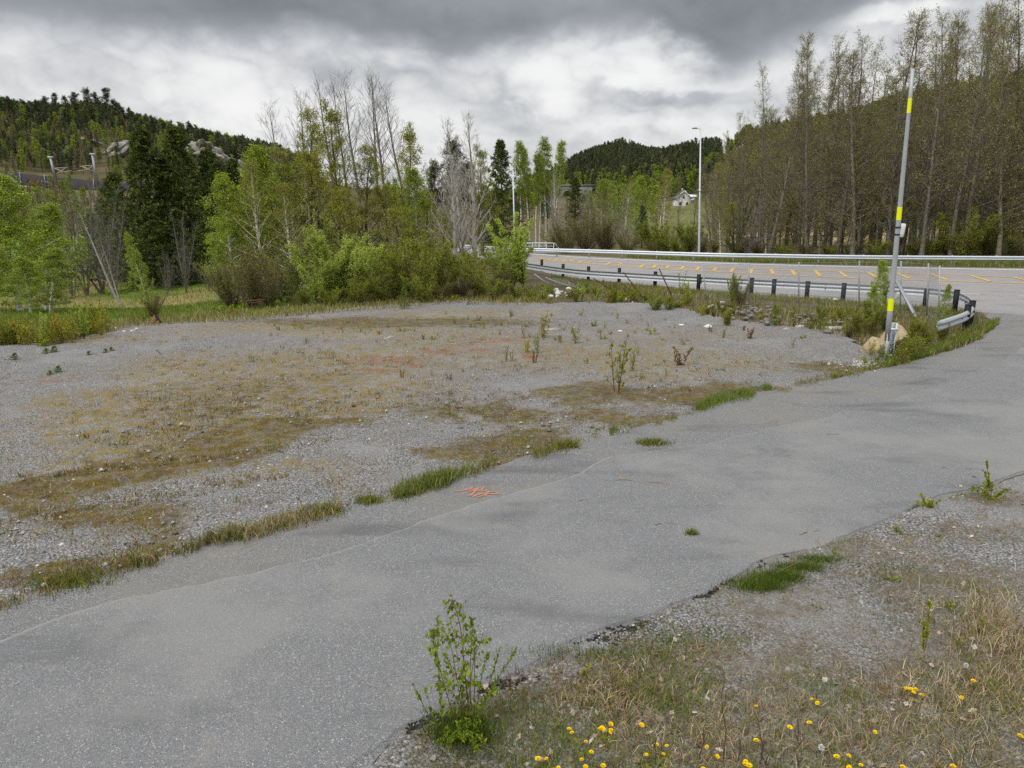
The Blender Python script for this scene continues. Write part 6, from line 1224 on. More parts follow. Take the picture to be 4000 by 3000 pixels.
# ------------------------------------------------------------------ grasses
def pts_px(n, x0, x1, y0, y1, rng, z=0.0):
    """random points on the flat ground, even per picture row so that far strips are not starved"""
    px, py = rng.uniform(x0, x1, n), rng.uniform(y0, y1, n); u, v = (px - 2000) / FPX, (1500 - py) / FPX; t = (z - CAMH) / (v * CP - SP)
    return np.c_[u * t, (CP + v * SP) * t, np.full(n, z)], px, py
def mixcol(rng, n, cols, w):
    c = np.array(cols)[rng.choice(len(cols), n, p=np.array(w) / sum(w))]; return c * rng.uniform(.7, 1.3, (n, 1))
GRN, GRN2, DRY, DRY2, YEL, BRN = (.125, .175, .032), (.175, .235, .045), (.46, .38, .235), (.34, .26, .15), (.26, .245, .045), (.16, .10, .05)
def build_grass():
    rng = np.random.default_rng(77)
    # meadow
    b = MB(); n = 42000; Y = rng.uniform(23.5, 52, n); u = rng.uniform(-.85, -.14, n); x = u * Y; px = 2000 + u * FPX * 1.03; nz = fbm(x / 5, Y / 3, 3, 71)
    lim = np.interp(px, [p_[0] for p_ in LOT_FAR], [LOTW[i][1] for i in range(len(LOT_FAR))]); k = Y > lim + .2; x, Y, nz = x[k], Y[k], nz[k]; n = len(x)
    dry = sst(nz, .46, .6) * sst(Y, 39, 43) * .7 + .03; c = np.where((rng.uniform(0, 1, n) < dry)[:, None], mixcol(rng, n, [DRY, DRY2], [1, 1]), mixcol(rng, n, [GRN, GRN2, YEL], [5, 4, 1]))
    b.blades(np.c_[x, Y, T(x, Y)], np.where(rng.uniform(0, 1, n) < dry, .30, .15) * rng.uniform(.5, 1.2, n), rng.uniform(.016, .032, n), rng.uniform(.1, .8, n), rng, c); tag(b.build('meadow_grass', L_COL), 'long meadow grass, green with a tan strip', 'grass', kind='stuff')
    # edge of the lot, ditch and both verges of the road
    b = MB()
    def strip(n, x0, x1, ya, yb, h, cols, w, wd=(.01, .022), z=0.0, keep=None, lean=(.1, .8)):
        P_, px, py = pts_px(n, x0, x1, 0, 1, rng); ya_ = np.interp(px, *zip(*ya)); yb_ = np.interp(px, *zip(*yb)); py = ya_ + (yb_ - ya_) * rng.uniform(0, 1, n)
        u, v = (px - 2000) / FPX, (1500 - py) / FPX; t = (z - CAMH) / (v * CP - SP); Q = np.c_[u * t, (CP + v * SP) * t, np.full(n, z)]
        if keep is not None: kk = fbm(Q[:, 0] * keep[0], Q[:, 1] * keep[0], 3, int(keep[2])) + rng.uniform(-.12, .12, n) > keep[1]; Q = Q[kk]
        m_ = len(Q); b.blades(Q, rng.uniform(*h, m_), rng.uniform(*wd, m_), rng.uniform(*lean, m_), rng, mixcol(rng, m_, cols, w))
    far = [(x_, y_) for x_, y_ in LOT_FAR]
    strip(9000, 400, 2150, [(x_, y_ - 22) for x_, y_ in far], [(x_, y_ + 14) for x_, y_ in far], (.06, .26), [GRN, YEL, DRY, DRY2, BRN], [3, 4, 3, 3, 1])
    strip(7000, -100, 430, [(-200, 1240), (430, 1262)], [(-200, 1372), (430, 1300)], (.08, .30), [GRN2, GRN, YEL, DRY2], [4, 3, 4, 1])
    strip(16000, 2050, 3850, [(2050, 1120), (2300, 1105), (2600, 1130), (3000, 1165), (3400, 1195), (3850, 1235)], [(2050, 1180), (2470, 1185), (2750, 1235), (3050, 1275), (3350, 1330), (3640, 1395), (3850, 1330)], (.06, .28), [GRN, YEL, DRY, DRY2, BRN], [5, 3, 3, 3, 2], keep=(.9, .42, 73))
    strip(9000, 2150, 3800, [(2150, 1070), (2298, 1095), (2558, 1121), (2933, 1153), (3291, 1177), (3611, 1204), (3800, 1225)], [(2150, 1105), (2298, 1118), (2558, 1143), (2933, 1172), (3291, 1196), (3611, 1222), (3800, 1240)], (.08, .24), [GRN, YEL, DRY2], [6, 2, 2])
    strip(9000, 2450, 4100, [(2450, 1000), (2939, 1014), (3400, 1024), (4100, 1030)], [(2450, 1008), (2939, 1027), (3400, 1038), (4100, 1046)], (.12, .34), [GRN, GRN2, DRY2], [6, 3, 2], wd=(.025, .05))
    strip(4500, 1800, 2020, [(1800, 950), (2020, 955)], [(1800, 968), (2020, 990)], (.2, .5), [GRN2, YEL], [5, 2], wd=(.04, .07))
    strip(5500, 3460, 3900, [(3460, 1405), (3640, 1370), (3720, 1330), (3800, 1285), (3900, 1255)], [(3460, 1440), (3640, 1392), (3720, 1366), (3820, 1328), (3900, 1270)], (.06, .26), [GRN, GRN2, YEL, DRY2], [6, 3, 1, 1])
    strip(2500, 3250, 3500, [(3250, 1468), (3500, 1412)], [(3250, 1484), (3500, 1430)], (.03, .12), [GRN, YEL, DRY2], [5, 2, 2], keep=(1.2, .5, 75))
    tag(b.build('ditch_grass', L_COL), 'rough green and straw coloured grass along ditch and road verges', 'grass', kind='stuff')
    # tufts along the path edge
    b = MB()
    for x0, x1, w_, cols, wt, n, h in ((1530, 1890, 13, [GRN, GRN2, DRY2, DRY], [6, 3, 2, 2], 4200, (.03, .17)), (1560, 1760, 20, [GRN, YEL], [5, 1], 1500, (.05, .2)), (1890, 2340, 16, [GRN, YEL, DRY2, BRN], [3, 2, 2, 1], 4000, (.03, .13)), (520, 960, 15, [GRN, GRN2, DRY, BRN], [4, 2, 4, 3], 2400, (.05, .2)), (960, 1330, 22, [GRN, YEL, DRY, DRY2, BRN], [2, 2, 4, 3, 2], 2600, (.04, .16)),
                                       (150, 520, 26, [GRN, YEL, DRY2, BRN], [2, 2, 3, 3], 1500, (.02, .12)), (2700, 3010, 14, [GRN2, GRN], [4, 3], 3400, (.05, .18)), (2380, 2470, 10, [GRN2, GRN], [4, 3], 700, (.04, .14)), (2560, 2720, 16, [YEL, GRN, DRY2], [3, 3, 2], 1800, (.03, .1)), (3010, 3460, 12, [GRN, YEL, DRY2, BRN], [2, 2, 3, 2], 2600, (.03, .1)), (-100, 150, 24, [GRN, YEL, DRY2, BRN], [2, 2, 2, 2], 500, (.03, .12))):
        px = rng.uniform(x0, x1, n); py = np.interp(px, *zip(*PATH_L)) - rng.normal(0, w_ * .8, n) + 14 * (vn(px / 37, px * 0, 83) - .5); u, v = (px - 2000) / FPX, (1500 - py) / FPX; t = -CAMH / (v * CP - SP); Q = np.c_[u * t, (CP + v * SP) * t, np.zeros(n)]
        kk = fbm(Q[:, 0] * 1.6, Q[:, 1] * 1.6, 3, 81) + rng.normal(0, .06, n) - .0 > .47; Q = Q[kk]; m_ = len(Q); cl = fbm(Q[:, 0] * 2.2, Q[:, 1] * 2.2, 3, 82)
        b.blades(Q, rng.uniform(*h, m_) * (.5 + cl), rng.uniform(.005, .011, m_), rng.uniform(.15, .9, m_), rng, mixcol(rng, m_, cols, wt))
    for px, py, s_ in ((2550, 1737, .13), (272, 2282, .16), (1440, 1965, .10), (2700, 2098, .035), (2210, 1750, .1), (1265, 2005, .12)):
        m_ = int(900 * s_ / .2); g = G(px, py); Q = g + np.c_[rng.normal(0, s_, m_), rng.normal(0, s_ * .55, m_), np.full(m_, .017)]; b.blades(Q, rng.uniform(.03, .12, m_), rng.uniform(.005, .01, m_), rng.uniform(.2, 1, m_), rng, mixcol(rng, m_, [GRN, YEL, BRN], [4, 2, 1]))
    tag(b.build('path_edge_grass', L_COL), 'short green grass tufts growing along the edge of the asphalt', 'grass', kind='stuff')
    # sparse dry tufts and moss cushions on the gravel
    b = MB(); nt = 17000; P_, px, py = pts_px(nt, -200, 3400, 1240, 2300, rng); x, y = P_[:, 0], P_[:, 1]
    wt = blob_field(x, y, MOSS_BLOBS) + blob_field(x, y, TAN_BLOBS) * 1.2 + .10; k = inpoly(x, y, LOT_POLY) & ~inpoly(x, y, PATH_POLY) & (rng.uniform(0, .8, nt) < wt + .25 * sst(1500 - py, 0, 250)); C0 = P_[k]; nb = 9
    Q = np.repeat(C0, nb, 0) + rng.normal(0, 1, (len(C0) * nb, 3)) * (.05, .05, 0); m_ = len(Q); tc = np.repeat(mixcol(rng, len(C0), [GRN, YEL, DRY2, BRN, DRY, (.20, .145, .03)], [2, 3, 3, 4, 2, 4]), nb, 0)
    b.blades(Q, rng.uniform(.025, .095, m_) * np.repeat(rng.uniform(.5, 1.6, len(C0)), nb), rng.uniform(.006, .012, m_), rng.uniform(.3, 1.2, m_), rng, tc * rng.uniform(.7, 1.2, (m_, 1))); tag(b.build('gravel_tufts', L_COL), 'sparse dry and mossy tufts all over the gravel', 'grass', kind='stuff')
    # the near bank: dry straw, green blades, last year's leaves
    b = MB(); n = 330000; x = rng.uniform(-2.2, 7.5, n); y = rng.uniform(2.2, 10.5, n)
    vb = blob_field(x, y, VERGE_BLOBS); nz = fbm(x * 1.1, y * 1.1, 4, 91); dens = np.clip(vb * .95 - .12 + (nz - .5) * 2.4, .05, .8); k = inpoly(x, y, LOT_POLY) & ~inpoly(x, y, np.c_[PATH_POLY[:, :2], PATH_POLY[:, 2]]) & (y < 9.5) & (x > -1.8) & (rng.uniform(0, 1, n) < dens * np.clip(1.3 - y * .07, .3, 1))
    right = x > np.interp(y, PATHRW[:, 1][:14], PATHRW[:, 0][:14]) - .02; k &= right; x, y, nz, vb = x[k], y[k], nz[k], vb[k]; n = len(x)
    g_ = fbm(x * 1.7 + 40, y * 1.7, 3, 92); gw = sst(g_, .38, .54) * .60 + .30; isg = rng.uniform(0, 1, n) < gw; c = np.where(isg[:, None], mixcol(rng, n, [GRN, GRN2, YEL], [5, 4, 2]), mixcol(rng, n, [(.40, .32, .185), DRY2, (.50, .42, .28), BRN, (.20, .16, .07)], [5, 4, 2, 2, 2]))
    b.blades(np.c_[x, y, np.full(n, .005)], np.where(isg, rng.uniform(.03, .13, n), rng.uniform(.03, .17, n)) * np.clip(.4 + vb * .7, .4, 1.15), rng.uniform(.003, .007, n), np.where(isg, rng.uniform(.1, .8, n), rng.uniform(.6, 1.7, n)), rng, c)
    # green clump on the path's near edge
    for px, py, sx, sy, m_, h in ((2965, 2312, .13, .06, 2200, (.06, .18)), (3040, 2280, .13, .05, 2200, (.06, .18)), (3120, 2240, .13, .045, 1800, (.05, .16)), (3200, 2205, .12, .04, 1000, (.04, .14)), (3480, 2240, .22, .10, 900, (.03, .1)), (2700, 2500, .3, .1, 700, (.04, .12)), (1810, 2880, .12, .08, 1500, (.05, .2)), (2300, 2570, .3, .06, 600, (.04, .12)), (3400, 2420, .4, .16, 900, (.02, .09)), (3700, 2300, .4, .2, 900, (.02, .09)), (3300, 2290, .3, .12, 700, (.02, .08))):
        g = G(px, py); Q = g + np.c_[rng.normal(0, sx, m_), rng.normal(0, sy, m_), np.zeros(m_)]; b.blades(Q, rng.uniform(*h, m_), rng.uniform(.003, .006, m_), rng.uniform(.1, .8, m_), rng, mixcol(rng, m_, [GRN, (.06, .11, .015), YEL], [5, 4, 1]))
    nt = 4200; P_, px, py = pts_px(nt, 1950, 4100, 1940, 2760, rng); kk = inpoly(P_[:, 0], P_[:, 1], LOT_POLY) & ~inpoly(P_[:, 0], P_[:, 1], PATH_POLY) & (px > np.interp(py, [p_[1] for p_ in PATH_R][::-1], [p_[0] for p_ in PATH_R][::-1])) & (fbm(P_[:, 0] * 1.5, P_[:, 1] * 1.5, 3, 95) > .36); C0 = P_[kk]; nb = 15
    Q = np.repeat(C0, nb, 0) + rng.normal(0, 1, (len(C0) * nb, 3)) * (.04, .04, 0); m_ = len(Q); b.blades(Q, rng.uniform(.02, .085, m_) * np.repeat(rng.uniform(.5, 1.5, len(C0)), nb), rng.uniform(.004, .008, m_), rng.uniform(.3, 1.5, m_), rng, np.repeat(mixcol(rng, len(C0), [GRN, YEL, DRY2, BRN, DRY, (.24, .15, .07)], [2, 2, 4, 4, 3, 3]), nb, 0) * rng.uniform(.75, 1.2, (m_, 1)))
    for px, py, sx, sy, m_, h in ((3990, 2520, .3, .4, 2600, (.08, .28)), (3850, 2750, .5, .3, 2200, (.06, .22)), (3200, 2850, .6, .2, 1500, (.05, .16))):
        g = G(px, py); Q = g + np.c_[rng.normal(0, sx, m_), rng.normal(0, sy, m_), np.zeros(m_)]; Q = Q[Q[:, 0] > np.interp(Q[:, 1], PATHRW[:, 1][:14], PATHRW[:, 0][:14]) + .05]; m_ = len(Q); b.blades(Q, rng.uniform(*h, m_), rng.uniform(.003, .006, m_), rng.uniform(.3, 1.4, m_), rng, mixcol(rng, m_, [DRY, DRY2, (.54, .46, .32), BRN, GRN], [4, 4, 2, 2, 2]))
    tag(b.build('bank_grass', L_COL), 'dry straw and fresh green grass on the near bank', 'grass', kind='stuff')
    b = MB(); n = 5200; x = rng.uniform(-1.5, 6.5, n); y = rng.uniform(2.6, 9.5, n); vb = blob_field(x, y, VERGE_BLOBS); k = (x > np.interp(y, PATHRW[:, 1][:14], PATHRW[:, 0][:14]) + .02) & (rng.uniform(0, 1, n) < np.clip(vb * .9 + .1, 0, 1)); x, y = x[k], y[k]; n = len(x)
    d = np.c_[rng.normal(0, 1, (n, 2)), rng.uniform(-.2, .35, n)]; b.leaves(np.c_[x, y, rng.uniform(.01, .05, n)], rng.uniform(.035, .075, n), rng.uniform(.026, .052, n), rng, 0, mixcol(rng, n, [(.42, .33, .27), (.55, .47, .41), (.26, .18, .12)], [3, 3, 2]), D=nrm(d) * 4, spread=.3)
    tag(b.build('leaf_litter', L_COL), 'pale dead leaves scattered over the near bank', 'leaf litter', kind='stuff')
    # loose stones with real thickness on the gravel near the camera
    b = MB(); n = 26000; P_, px, py = pts_px(n, -100, 4200, 1430, 3050, rng); x, y = P_[:, 0], P_[:, 1]
    k = inpoly(x, y, LOT_POLY) & ~inpoly(x, y, PATH_POLY) & (blob_field(x, y, VERGE_BLOBS) < rng.uniform(.2, 1.1, n)); P_ = P_[k]; n = len(P_)
    s_ = rng.uniform(.006, .017, n) * (1 + .7 * (rng.uniform(0, 1, n) > .93)); oc = np.array([(1, 0, 0), (0, 1, 0), (-1, 0, 0), (0, -1, 0), (0, 0, .7), (0, 0, -.5)]); sh = rng.uniform(.6, 1.3, (n, 6, 1)); th = rng.uniform(0, 6.28, n)
    v = oc[None] * sh * s_[:, None, None]; vx = v[..., 0] * np.cos(th)[:, None] - v[..., 1] * np.sin(th)[:, None]; vy = v[..., 0] * np.sin(th)[:, None] + v[..., 1] * np.cos(th)[:, None]
    v = np.stack([vx, vy, v[..., 2]], -1) + P_[:, None] + np.array([0, 0, .008]); f = np.array([(0, 1, 4), (1, 2, 4), (2, 3, 4), (3, 0, 4), (1, 0, 5), (2, 1, 5), (3, 2, 5), (0, 3, 5)])
    c = (np.array([.27, .27, .28]) * rng.uniform(.5, 1.5, (n, 1))); c[rng.uniform(0, 1, n) > .96] = (.55, .54, .52); b.add(v.reshape(-1, 3), t=(f[None] + (np.arange(n) * 6)[:, None, None]).reshape(-1, 3), col=np.repeat(c, 6, 0))
    n = 4200; P_, px, py = pts_px(n, -100, 4100, 1215, 2700, rng); k = inpoly(P_[:, 0], P_[:, 1], LOT_POLY) & ~inpoly(P_[:, 0], P_[:, 1], PATH_POLY) & (fbm(P_[:, 0] * .8, P_[:, 1] * .8, 3, 97) > .46) & (blob_field(P_[:, 0], P_[:, 1], VERGE_BLOBS) < .12); P_ = P_[k]; n = len(P_); s_ = .014 + .035 * rng.uniform(0, 1, n) ** 3; th = rng.uniform(0, 6.28, n)
    v = oc[None] * rng.uniform(.6, 1.3, (n, 6, 1)) * s_[:, None, None]; v = np.stack([v[..., 0] * np.cos(th)[:, None] - v[..., 1] * np.sin(th)[:, None], v[..., 0] * np.sin(th)[:, None] + v[..., 1] * np.cos(th)[:, None], v[..., 2]], -1) + P_[:, None] + np.array([0, 0, .035]); c = np.array([.25, .25, .255]) * rng.uniform(.3, 1.7, (n, 1)); c[rng.uniform(0, 1, n) > .985] = (.45, .44, .42); c[rng.uniform(0, 1, n) > .95] = (.12, .09, .065)
    b.add(v.reshape(-1, 3), t=(f[None] + (np.arange(n) * 6)[:, None, None]).reshape(-1, 3), col=np.repeat(c, 6, 0)); tag(b.build('loose_gravel', M_PEB), 'loose grey stones strewn over the gravel', 'gravel', kind='stuff')
    b = MB(); n = 4200; t_ = rng.uniform(0, 1, n) ** 2.2 * .6; pr = resample(jag(resample(PATHRW[:15], 400), .1, 4), 400); ii = (t_ * 399).astype(int); Q = pr[ii] + np.c_[rng.normal(.02, .06, n), rng.normal(-.01, .05, n), np.full(n, .024)]; kk = fbm(Q[:, 0] * 2.2, Q[:, 1] * 2.2, 3, 96) > .53; Q = Q[kk]; n = len(Q); s_ = rng.uniform(.006, .022, n)
    v = oc[None] * rng.uniform(.6, 1.3, (n, 6, 1)) * s_[:, None, None] + Q[:, None]; c = np.array([.026, .025, .025]) * rng.uniform(.4, 2.0, (n, 1)); c[rng.uniform(0, 1, n) > .93] = (.3, .3, .3); b.add(v.reshape(-1, 3), t=(f[None] + (np.arange(n) * 6)[:, None, None]).reshape(-1, 3), col=np.repeat(c, 6, 0)); tag(b.build('asphalt_crumbs', M_PEB), 'dark crumbs of broken asphalt along the near path edge', 'gravel', kind='stuff')
    # white pebbles round the foot of the pole
    b = MB(); n = 380; px, py = rng.normal(3385, 55, n), rng.normal(1418, 11, n); Q = np.array([G(a, c_) for a, c_ in zip(px, py)]); s_ = rng.uniform(.015, .055, n); v = oc[None] * rng.uniform(.6, 1.3, (n, 6, 1)) * s_[:, None, None] + Q[:, None] + np.array([0, 0, .015]); c = np.array([.36, .355, .35]) * rng.uniform(.4, 1.4, (n, 1))
    b.add(v.reshape(-1, 3), t=(f[None] + (np.arange(n) * 6)[:, None, None]).reshape(-1, 3), col=np.repeat(c, 6, 0)); tag(b.build('pale_pebbles', M_PEB), 'pale pebbles spread around the foot of the marker pole', 'gravel', kind='stuff')
M_PEB = mat('pebble', lambda k, out: principled(k, out, k.attr('col', 'Color'), .9, 0, None, spec=.2))
build_grass()

# ------------------------------------------------------------------ foreground plants
def leaf2(b, p, d, L, W, rng, mat=0):
    """a leaf of two folded halves"""
    d = nrm(d); w = nrm(np.cross(d, rng.normal(size=3))); n = np.cross(d, w); f = W * .18
    v = [p, p + d * L * .33 + w * W * .5 + n * f, p + d * L * .66 + w * W * .36 + n * f, p + d * L, p + d * L * .66 - w * W * .36 + n * f, p + d * L * .33 - w * W * .5 + n * f, p + d * L * .4, p + d * L * .7]
    b.add(v, [(0, 1, 2, 6), (6, 2, 3, 7), (0, 6, 4, 5), (6, 7, 3, 4)], mat=mat)
def fg_plant(name, lab, cat, base, stems, bark, sc=(.4822, 1400, 2200)):
    """stems: list of (pixel polyline in the enlarged crop, depth offset, radius, leaf kind, leaf count, leaf size)"""
    g = G(*base); root = empty(name, g); tag(root, lab, cat); S, Lf = MB(), MB(); rng = np.random.default_rng(len(stems) * 7)
    for pl, dy, r, lk, ln, ls in stems:
        w = np.array([P(sc[1] + x * sc[0], sc[2] + y * sc[0], g[1] + dy * (i / max(1, len(pl) - 1))) for i, (x, y) in enumerate(pl)]) - g; w[0, 2] = min(w[0, 2], .0); w = smooth(w, 2); S.tubes(w, np.linspace(r, r * .35, len(w)), 6)
        t = np.sort(rng.uniform(.22, 1, ln)); p, d = sample(np.repeat(w[None], ln, 0), t)
        for pp, dd in zip(p, d):
            if lk == 'birch':
                th = rng.uniform(0, 6.28); o = np.array([math.cos(th), math.sin(th), rng.uniform(-.4, .5)]); q = pp + o * rng.uniform(.01, .06); S.tubes(np.stack([pp, (pp + q) / 2 + (0, 0, .006), q]), np.array([.0012, .001, .0008]), 3)
                leaf2(Lf, q, o * .5 + np.array([0, 0, -1.0]) + rng.normal(0, .35, 3), ls * rng.uniform(.7, 1.2), ls * .8 * rng.uniform(.8, 1.1), rng)
            else:
                for _ in range(3): leaf2(Lf, pp + rng.normal(0, .004, 3), dd * 1.0 + rng.normal(0, .55, 3) + (0, 0, .25), ls * rng.uniform(.6, 1.2), ls * .42, rng)
    S.build('stems', bark, root); return root, Lf
r, lf = fg_plant('birch_sapling', 'leafy young birch growing from the near path edge in front', 'sapling', (1828, 2865), [
    ([(905, 1385), (893, 1180), (855, 830), (832, 520), (765, 300)], .05, .0065, 'birch', 125, .036), ([(870, 1385), (790, 1300), (700, 1010), (645, 800), (612, 560)], -.12, .0045, 'birch', 75, .036), ([(920, 1385), (925, 1290), (900, 950), (925, 500)], .15, .0045, 'birch', 80, .035), ([(893, 1180), (800, 1090), (720, 1000), (650, 950)], -.1, .003, 'birch', 26, .037), ([(855, 830), (770, 740), (715, 560), (640, 520)], .1, .003, 'birch', 30, .035), ([(855, 900), (930, 760), (985, 660), (1010, 560)], -.1, .003, 'birch', 24, .036),
    ([(850, 800), (790, 620), (745, 470)], .12, .0025, 'birch', 26, .034), ([(893, 1180), (830, 1010), (760, 860), (700, 700)], .1, .003, 'birch', 30, .036), ([(832, 520), (850, 430), (850, 350)], 0, .002, 'birch', 12, .034)], B_RED)
lf.build('leaves', L_NEAR, r)
r, lf = fg_plant('willow_shoots', 'thin willow shoots spreading from the foot of the young birch', 'shrub', (1850, 2878), [
    ([(905, 1400), (970, 1260), (1060, 980), (1145, 690)], .05, .0045, 'w', 30, .034), ([(930, 1400), (985, 1200), (1130, 925), (1275, 705)], .2, .0045, 'w', 34, .034), ([(930, 1180), (985, 960), (1045, 740)], .1, .003, 'w', 22, .032), ([(800, 1400), (600, 1290), (510, 1120), (445, 985)], -.05, .004, 'w', 22, .030), ([(760, 1380), (640, 1330), (575, 1150), (550, 1030)], .1, .003, 'w', 18, .030), ([(700, 1300), (660, 900), (615, 690), (600, 560)], .1, .003, 'w', 36, .034), ([(690, 1300), (640, 860), (640, 460)], .0, .003, 'w', 30, .034), ([(950, 1300), (1010, 1100), (1120, 1030)], -.1, .003, 'w', 22, .034), ([(930, 1200), (945, 700), (915, 460)], .12, .003, 'w', 30, .034), ([(970, 1150), (1000, 990), (950, 980)], 0, .002, 'w', 14, .03)], B_BROWN)
lf.build('leaves', L_NEAR, r)
r, lf = fg_plant('leafy_clump', 'dense low leafy clump around the foot of the young birch', 'shrub', (1815, 2905), [([(850 + a * .3, 1460), (850 + a * .7, 1380 + abs(a) * .1), (850 + a, 1220 + abs(a) * .55 + b_)], dy, .0025, 'w', 24, .032) for a, b_, dy in [(-180, 0, .1), (-140, 60, -.1), (-90, -20, .15), (-40, 40, -.15), (0, -30, .1), (40, 30, -.1), (80, -40, .12), (120, 20, -.05), (150, 70, .1), (-200, 120, -.2), (170, 140, -.2), (-60, 130, -.25), (60, 120, -.25), (-120, 190, -.3), (0, 210, -.3), (110, 220, -.3)]], B_BROWN)
lf.build('leaves', L_NEAR, r)
def px_shoot(name, lab, base, top, n, spread, kind, leaf_m, ln, ls, lean=0, cat='sapling', bark=None):
    g = G(*base); rng = np.random.default_rng(int(base[0])); root = empty(name, g); tag(root, lab, cat, None); S, Lf = MB(), MB(); H = pz(base[0], top, g[1])
    for i in range(n):
        h = H * (1 if i == 0 else rng.uniform(.5, .95)); th = rng.uniform(0, 6.28); sp = spread * (0 if i == 0 else rng.uniform(.4, 1)) * H; t = np.linspace(0, 1, 7)[:, None]
        w = np.array([[math.cos(th) * sp, math.sin(th) * sp, 0]]) * t ** 1.3 + np.array([[lean, 0, h]]) * t + np.r_[[[0, 0, 0]], rng.normal(0, .012, (6, 3))] * H; S.tubes(w, np.linspace(.004, .0015, 7), 5)
        tt = rng.uniform(.2, 1, ln); p, d = sample(np.repeat(w[None], ln, 0), tt)
        for pp, dd in zip(p, d): leaf2(Lf, pp, dd * .6 + rng.normal(0, .6, 3) + (0, 0, .2), ls * rng.uniform(.6, 1.2), ls * (.8 if kind == 'birch' else .5), rng)
    S.build('stems', bark or B_RED, root); Lf.build('leaves', leaf_m, root)
px_shoot('rowan_sapling', 'upright bright green seedling on the near gravel bank at right', (3605, 2560), 2350, 2, .12, 'w', L_SHRUB, 70, .034)
px_shoot('birch_sapling', 'young birch with few leaves at the far right path edge', (3870, 1920), 1800, 3, .25, 'birch', L_SHRUB, 22, .045, -.12)
px_shoot('leafy_shrub', 'low green shrub around the foot of the right edge birch sapling', (3865, 1960), 1890, 9, .9, 'w', L_SHRUB, 22, .045, 0, 'shrub', B_BROWN)
px_shoot('leafy_shrub', 'small olive leafed shrub left of the right edge birch sapling', (3625, 1995), 1945, 7, .9, 'birch', L_OLIVE, 14, .04, 0, 'shrub', B_BROWN)
for px, py, tp, lab in ((3508, 2090, 2060, 'small green weed on the gravel bank edge'), (3260, 2180, 2150, 'leafy green weed at the upper tip of the grass clump'), (3200, 2395, 2365, 'green weed on the bare gravel patch'), (3710, 2390, 2345, 'leafy green weed right of the bright seedling'), (3830, 2480, 2420, 'pale green weed at the right edge of the bank'), (2280, 2640, 2610, 'small blue green weed at the near path edge'), (3480, 2280, 2240, 'yellow green weed on the upper gravel bank'), (3660, 2110, 2090, 'tiny yellow green weed near the olive shrub')):
    px_shoot('bank_weed', lab, (px, py), tp, 6, .9, 'w', L_SHRUB, 7, .035, 0, 'weed', B_BROWN)
# dark dead stems standing up from the bank
for i, (bx, by, tx, ty) in enumerate([(2824, 2995, 2838, 2640), (2895, 2995, 2893, 2880), (3005, 3010, 2958, 2795), (3120, 3005, 3118, 2800), (3800, 3010, 3818, 2850), (3760, 3010, 3768, 2870), (2730, 3000, 2760, 2810), (2570, 3000, 2555, 2870), (3640, 3010, 3680, 2890), (2960, 3010, 2990, 2900)]):
    g = G(bx, by); a = P(tx, ty, g[1] + .05) - g; rng = np.random.default_rng(i); b = MB(); w = np.stack([a * t + rng.normal(0, .012, 3) * (t > 0) for t in np.linspace(0, 1, 6)]); b.tubes(w, np.linspace(.0045, .0018, 6), 5)
    for _ in range(4):
        t = rng.uniform(.3, .95); p0 = a * t; q = p0 + np.array([rng.normal(0, .04), rng.normal(0, .04), rng.uniform(.02, .08)]); b.tubes(np.stack([p0, q]), np.array([.0022, .001]), 4)
    o = b.build('dead_stem', M_DEADSTEM); o.location = g; tag(o, 'tallest dark dead stem standing up from the near bank' if i == 0 else 'thin dark dead stem in the grass at the bottom edge', 'dead stem', 'dead stems on the near bank')
for i, (bx, by, tx, ty) in enumerate([(2905, 2275, 2990, 2150), (2970, 2250, 2990, 2145), (2940, 2290, 3130, 2190), (2880, 2285, 2870, 2250)]):
    g = G(bx, by); a = P(tx, ty, g[1] + .1) - g; b = MB(); b.tubes(np.stack([a * 0, a * .5 + (.01, 0, .02), a]), np.array([.003, .002, .001]), 4); o = b.build('dry_stalk', M_TWIG); o.location = g; tag(o, 'pale dry stalk sticking out of the green grass clump by the path', 'dry stalk', 'dry stalks by the path')
# dandelions
DAND = [(2400 + x * .7233, 1800 + y * .7233) for x, y in [(757, 1328), (768, 1504), (1068, 1287), (1060, 1404), (1393, 1457), (1938, 1186), (1580, 1220), (1600, 1223), (1625, 1231), (1627, 1248), (1652, 1264), (1875, 1265), (1250, 1586), (1215, 1594), (1276, 1637), (1335, 1642), (1549, 1650), (950, 1428), (718, 1617), (690, 1640), (730, 1643), (545, 1592), (462, 1655), (292, 1543), (222, 1532), (133, 1420), (167, 1582), (260, 1588), (1850, 1655), (2205, 1285), (2175, 1478), (485, 1540), (1098, 1297)]]
DAND += [(1400 + x * .4822, 2200 + y * .4822) for x, y in [(1965, 1307), (2020, 1287), (1955, 1358), (2008, 1357), (2035, 1335), (1703, 1338), (1736, 1377), (1835, 1456), (1887, 1535), (1836, 1600), (1840, 1640), (1476, 1577), (1523, 1586), (1613, 1643), (1980, 1637)]]
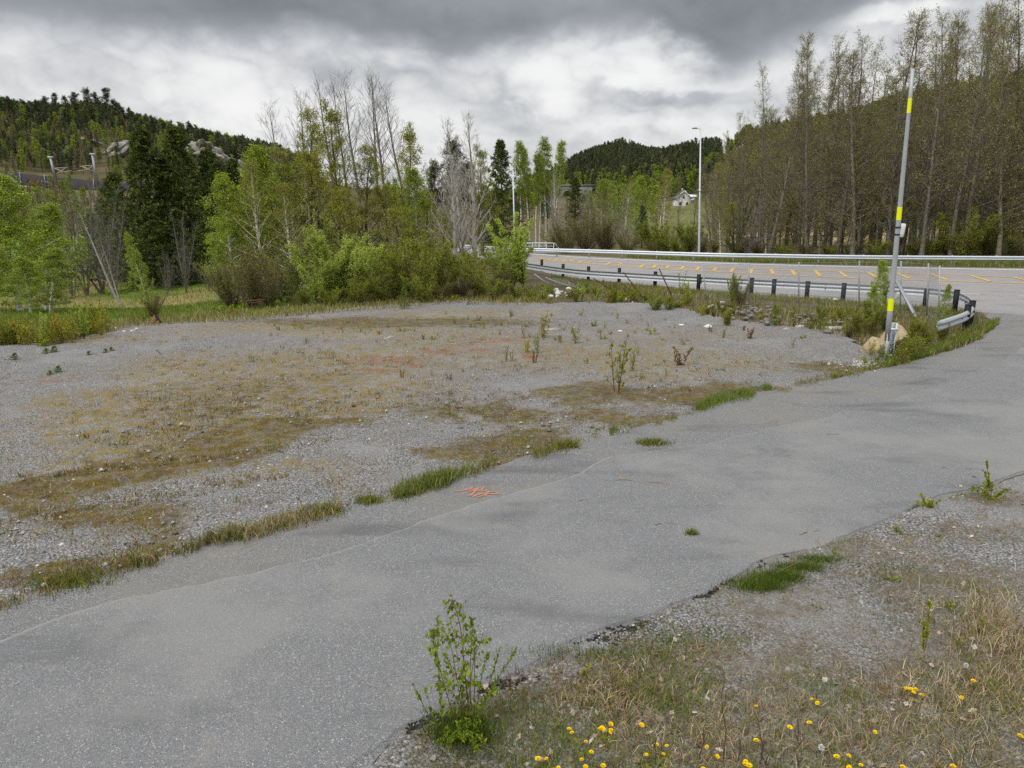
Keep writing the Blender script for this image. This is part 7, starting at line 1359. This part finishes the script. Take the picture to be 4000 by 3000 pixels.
def dandelion():
    root = empty('dandelion'); b = MB(); b.tubes(np.array([(0, 0, 0), (.006, .003, .05), (0, 0, .10)]), np.array([.0025, .0022, .0022]), 6); b.build('stem', L_SHRUB, root)
    b = MB(); rng = np.random.default_rng(3)
    for ring, (n, L, e) in enumerate(((18, .019, .12), (16, .016, .5), (12, .011, .9), (8, .007, 1.25))):
        for k_ in range(n):
            th = k_ / n * 6.283 + ring * .3; d = np.array([math.cos(th) * math.cos(e), math.sin(th) * math.cos(e), math.sin(e)]); w = np.array([-math.sin(th), math.cos(th), 0]) * .0026
            p0 = np.array([0, 0, .10]); b.add([p0 - w * .5, p0 + w * .5, p0 + d * L + w, p0 + d * L - w], [(0, 1, 2, 3)])
    b.build('flower_head', L_DANDEL, root)
    b = MB()
    for k_ in range(7):
        th = k_ * .9; d = np.array([math.cos(th), math.sin(th), .25]); leaf2(b, np.zeros(3), d, .09, .026, rng)
    b.build('leaf_rosette', L_SHRUB, root); root['category'] = 'dandelion'; return root
d0 = dandelion()
for i, (px, py) in enumerate(DAND):
    o = d0 if i == 0 else dup(d0); g = G(px, py, .105); s_ = R.uniform(.7, 1.1); o.location = (g[0], g[1], .105 - .105 * s_ if s_ < 1 else 0); o.scale = (s_ * R.uniform(.75, 1.05), s_, 1 if s_ > 1 else s_); o.rotation_euler = (R.uniform(-.3, .1), R.uniform(-.2, .2), R.uniform(0, 6))
    lab = 'yellow dandelion flower standing alone in the straw of the near bank'
    if i in (6, 7, 8, 9, 10): lab = 'yellow dandelion in the tight row of five on the right of the near bank'
    elif i in (33, 34, 35, 36, 37): lab = 'yellow dandelion in the cluster of five right of the young birch'
    elif i in (12, 13, 14, 15, 18, 19, 20): lab = 'yellow dandelion in one of the clusters at the bottom edge'
    tag(o, lab, 'dandelion', 'dandelions on the near bank')
for px, py, lab in ((2400 + 1118 * .7233, 1800 + 1548 * .7233, 'white dandelion seed head at the bottom of the near bank'), (3775, 2600, 'small white seed head near the right edge of the bank')):
    g = G(px, py, .12); root = empty('seed_head', (g[0], g[1], 0)); tag(root, lab, 'dandelion'); b = MB(); b.tubes(np.array([(0, 0, 0), (0, 0, .12)]), np.full(2, .002), 5); b.build('stem', L_SHRUB, root); b = MB(); rng = np.random.default_rng(8); d = nrm(rng.normal(size=(120, 3))); b.tubes(np.stack([np.repeat([[0, 0, .12]], 120, 0), np.array([[0, 0, .12]]) + d * .018], 1), np.full((120, 2), .0007), 3); b.leaves(np.array([[0, 0, .12]]) + d * .016, .007, .006, rng, 0, D=d * 3); b.build('fluff', M_BOXW, root)

# prototypes that were not placed
for q in PROTO.values():
    for r, u_ in zip(q['list'], q['used']):
        if not u_:
            for c in list(r.children): bpy.data.objects.remove(c)
            bpy.data.objects.remove(r)
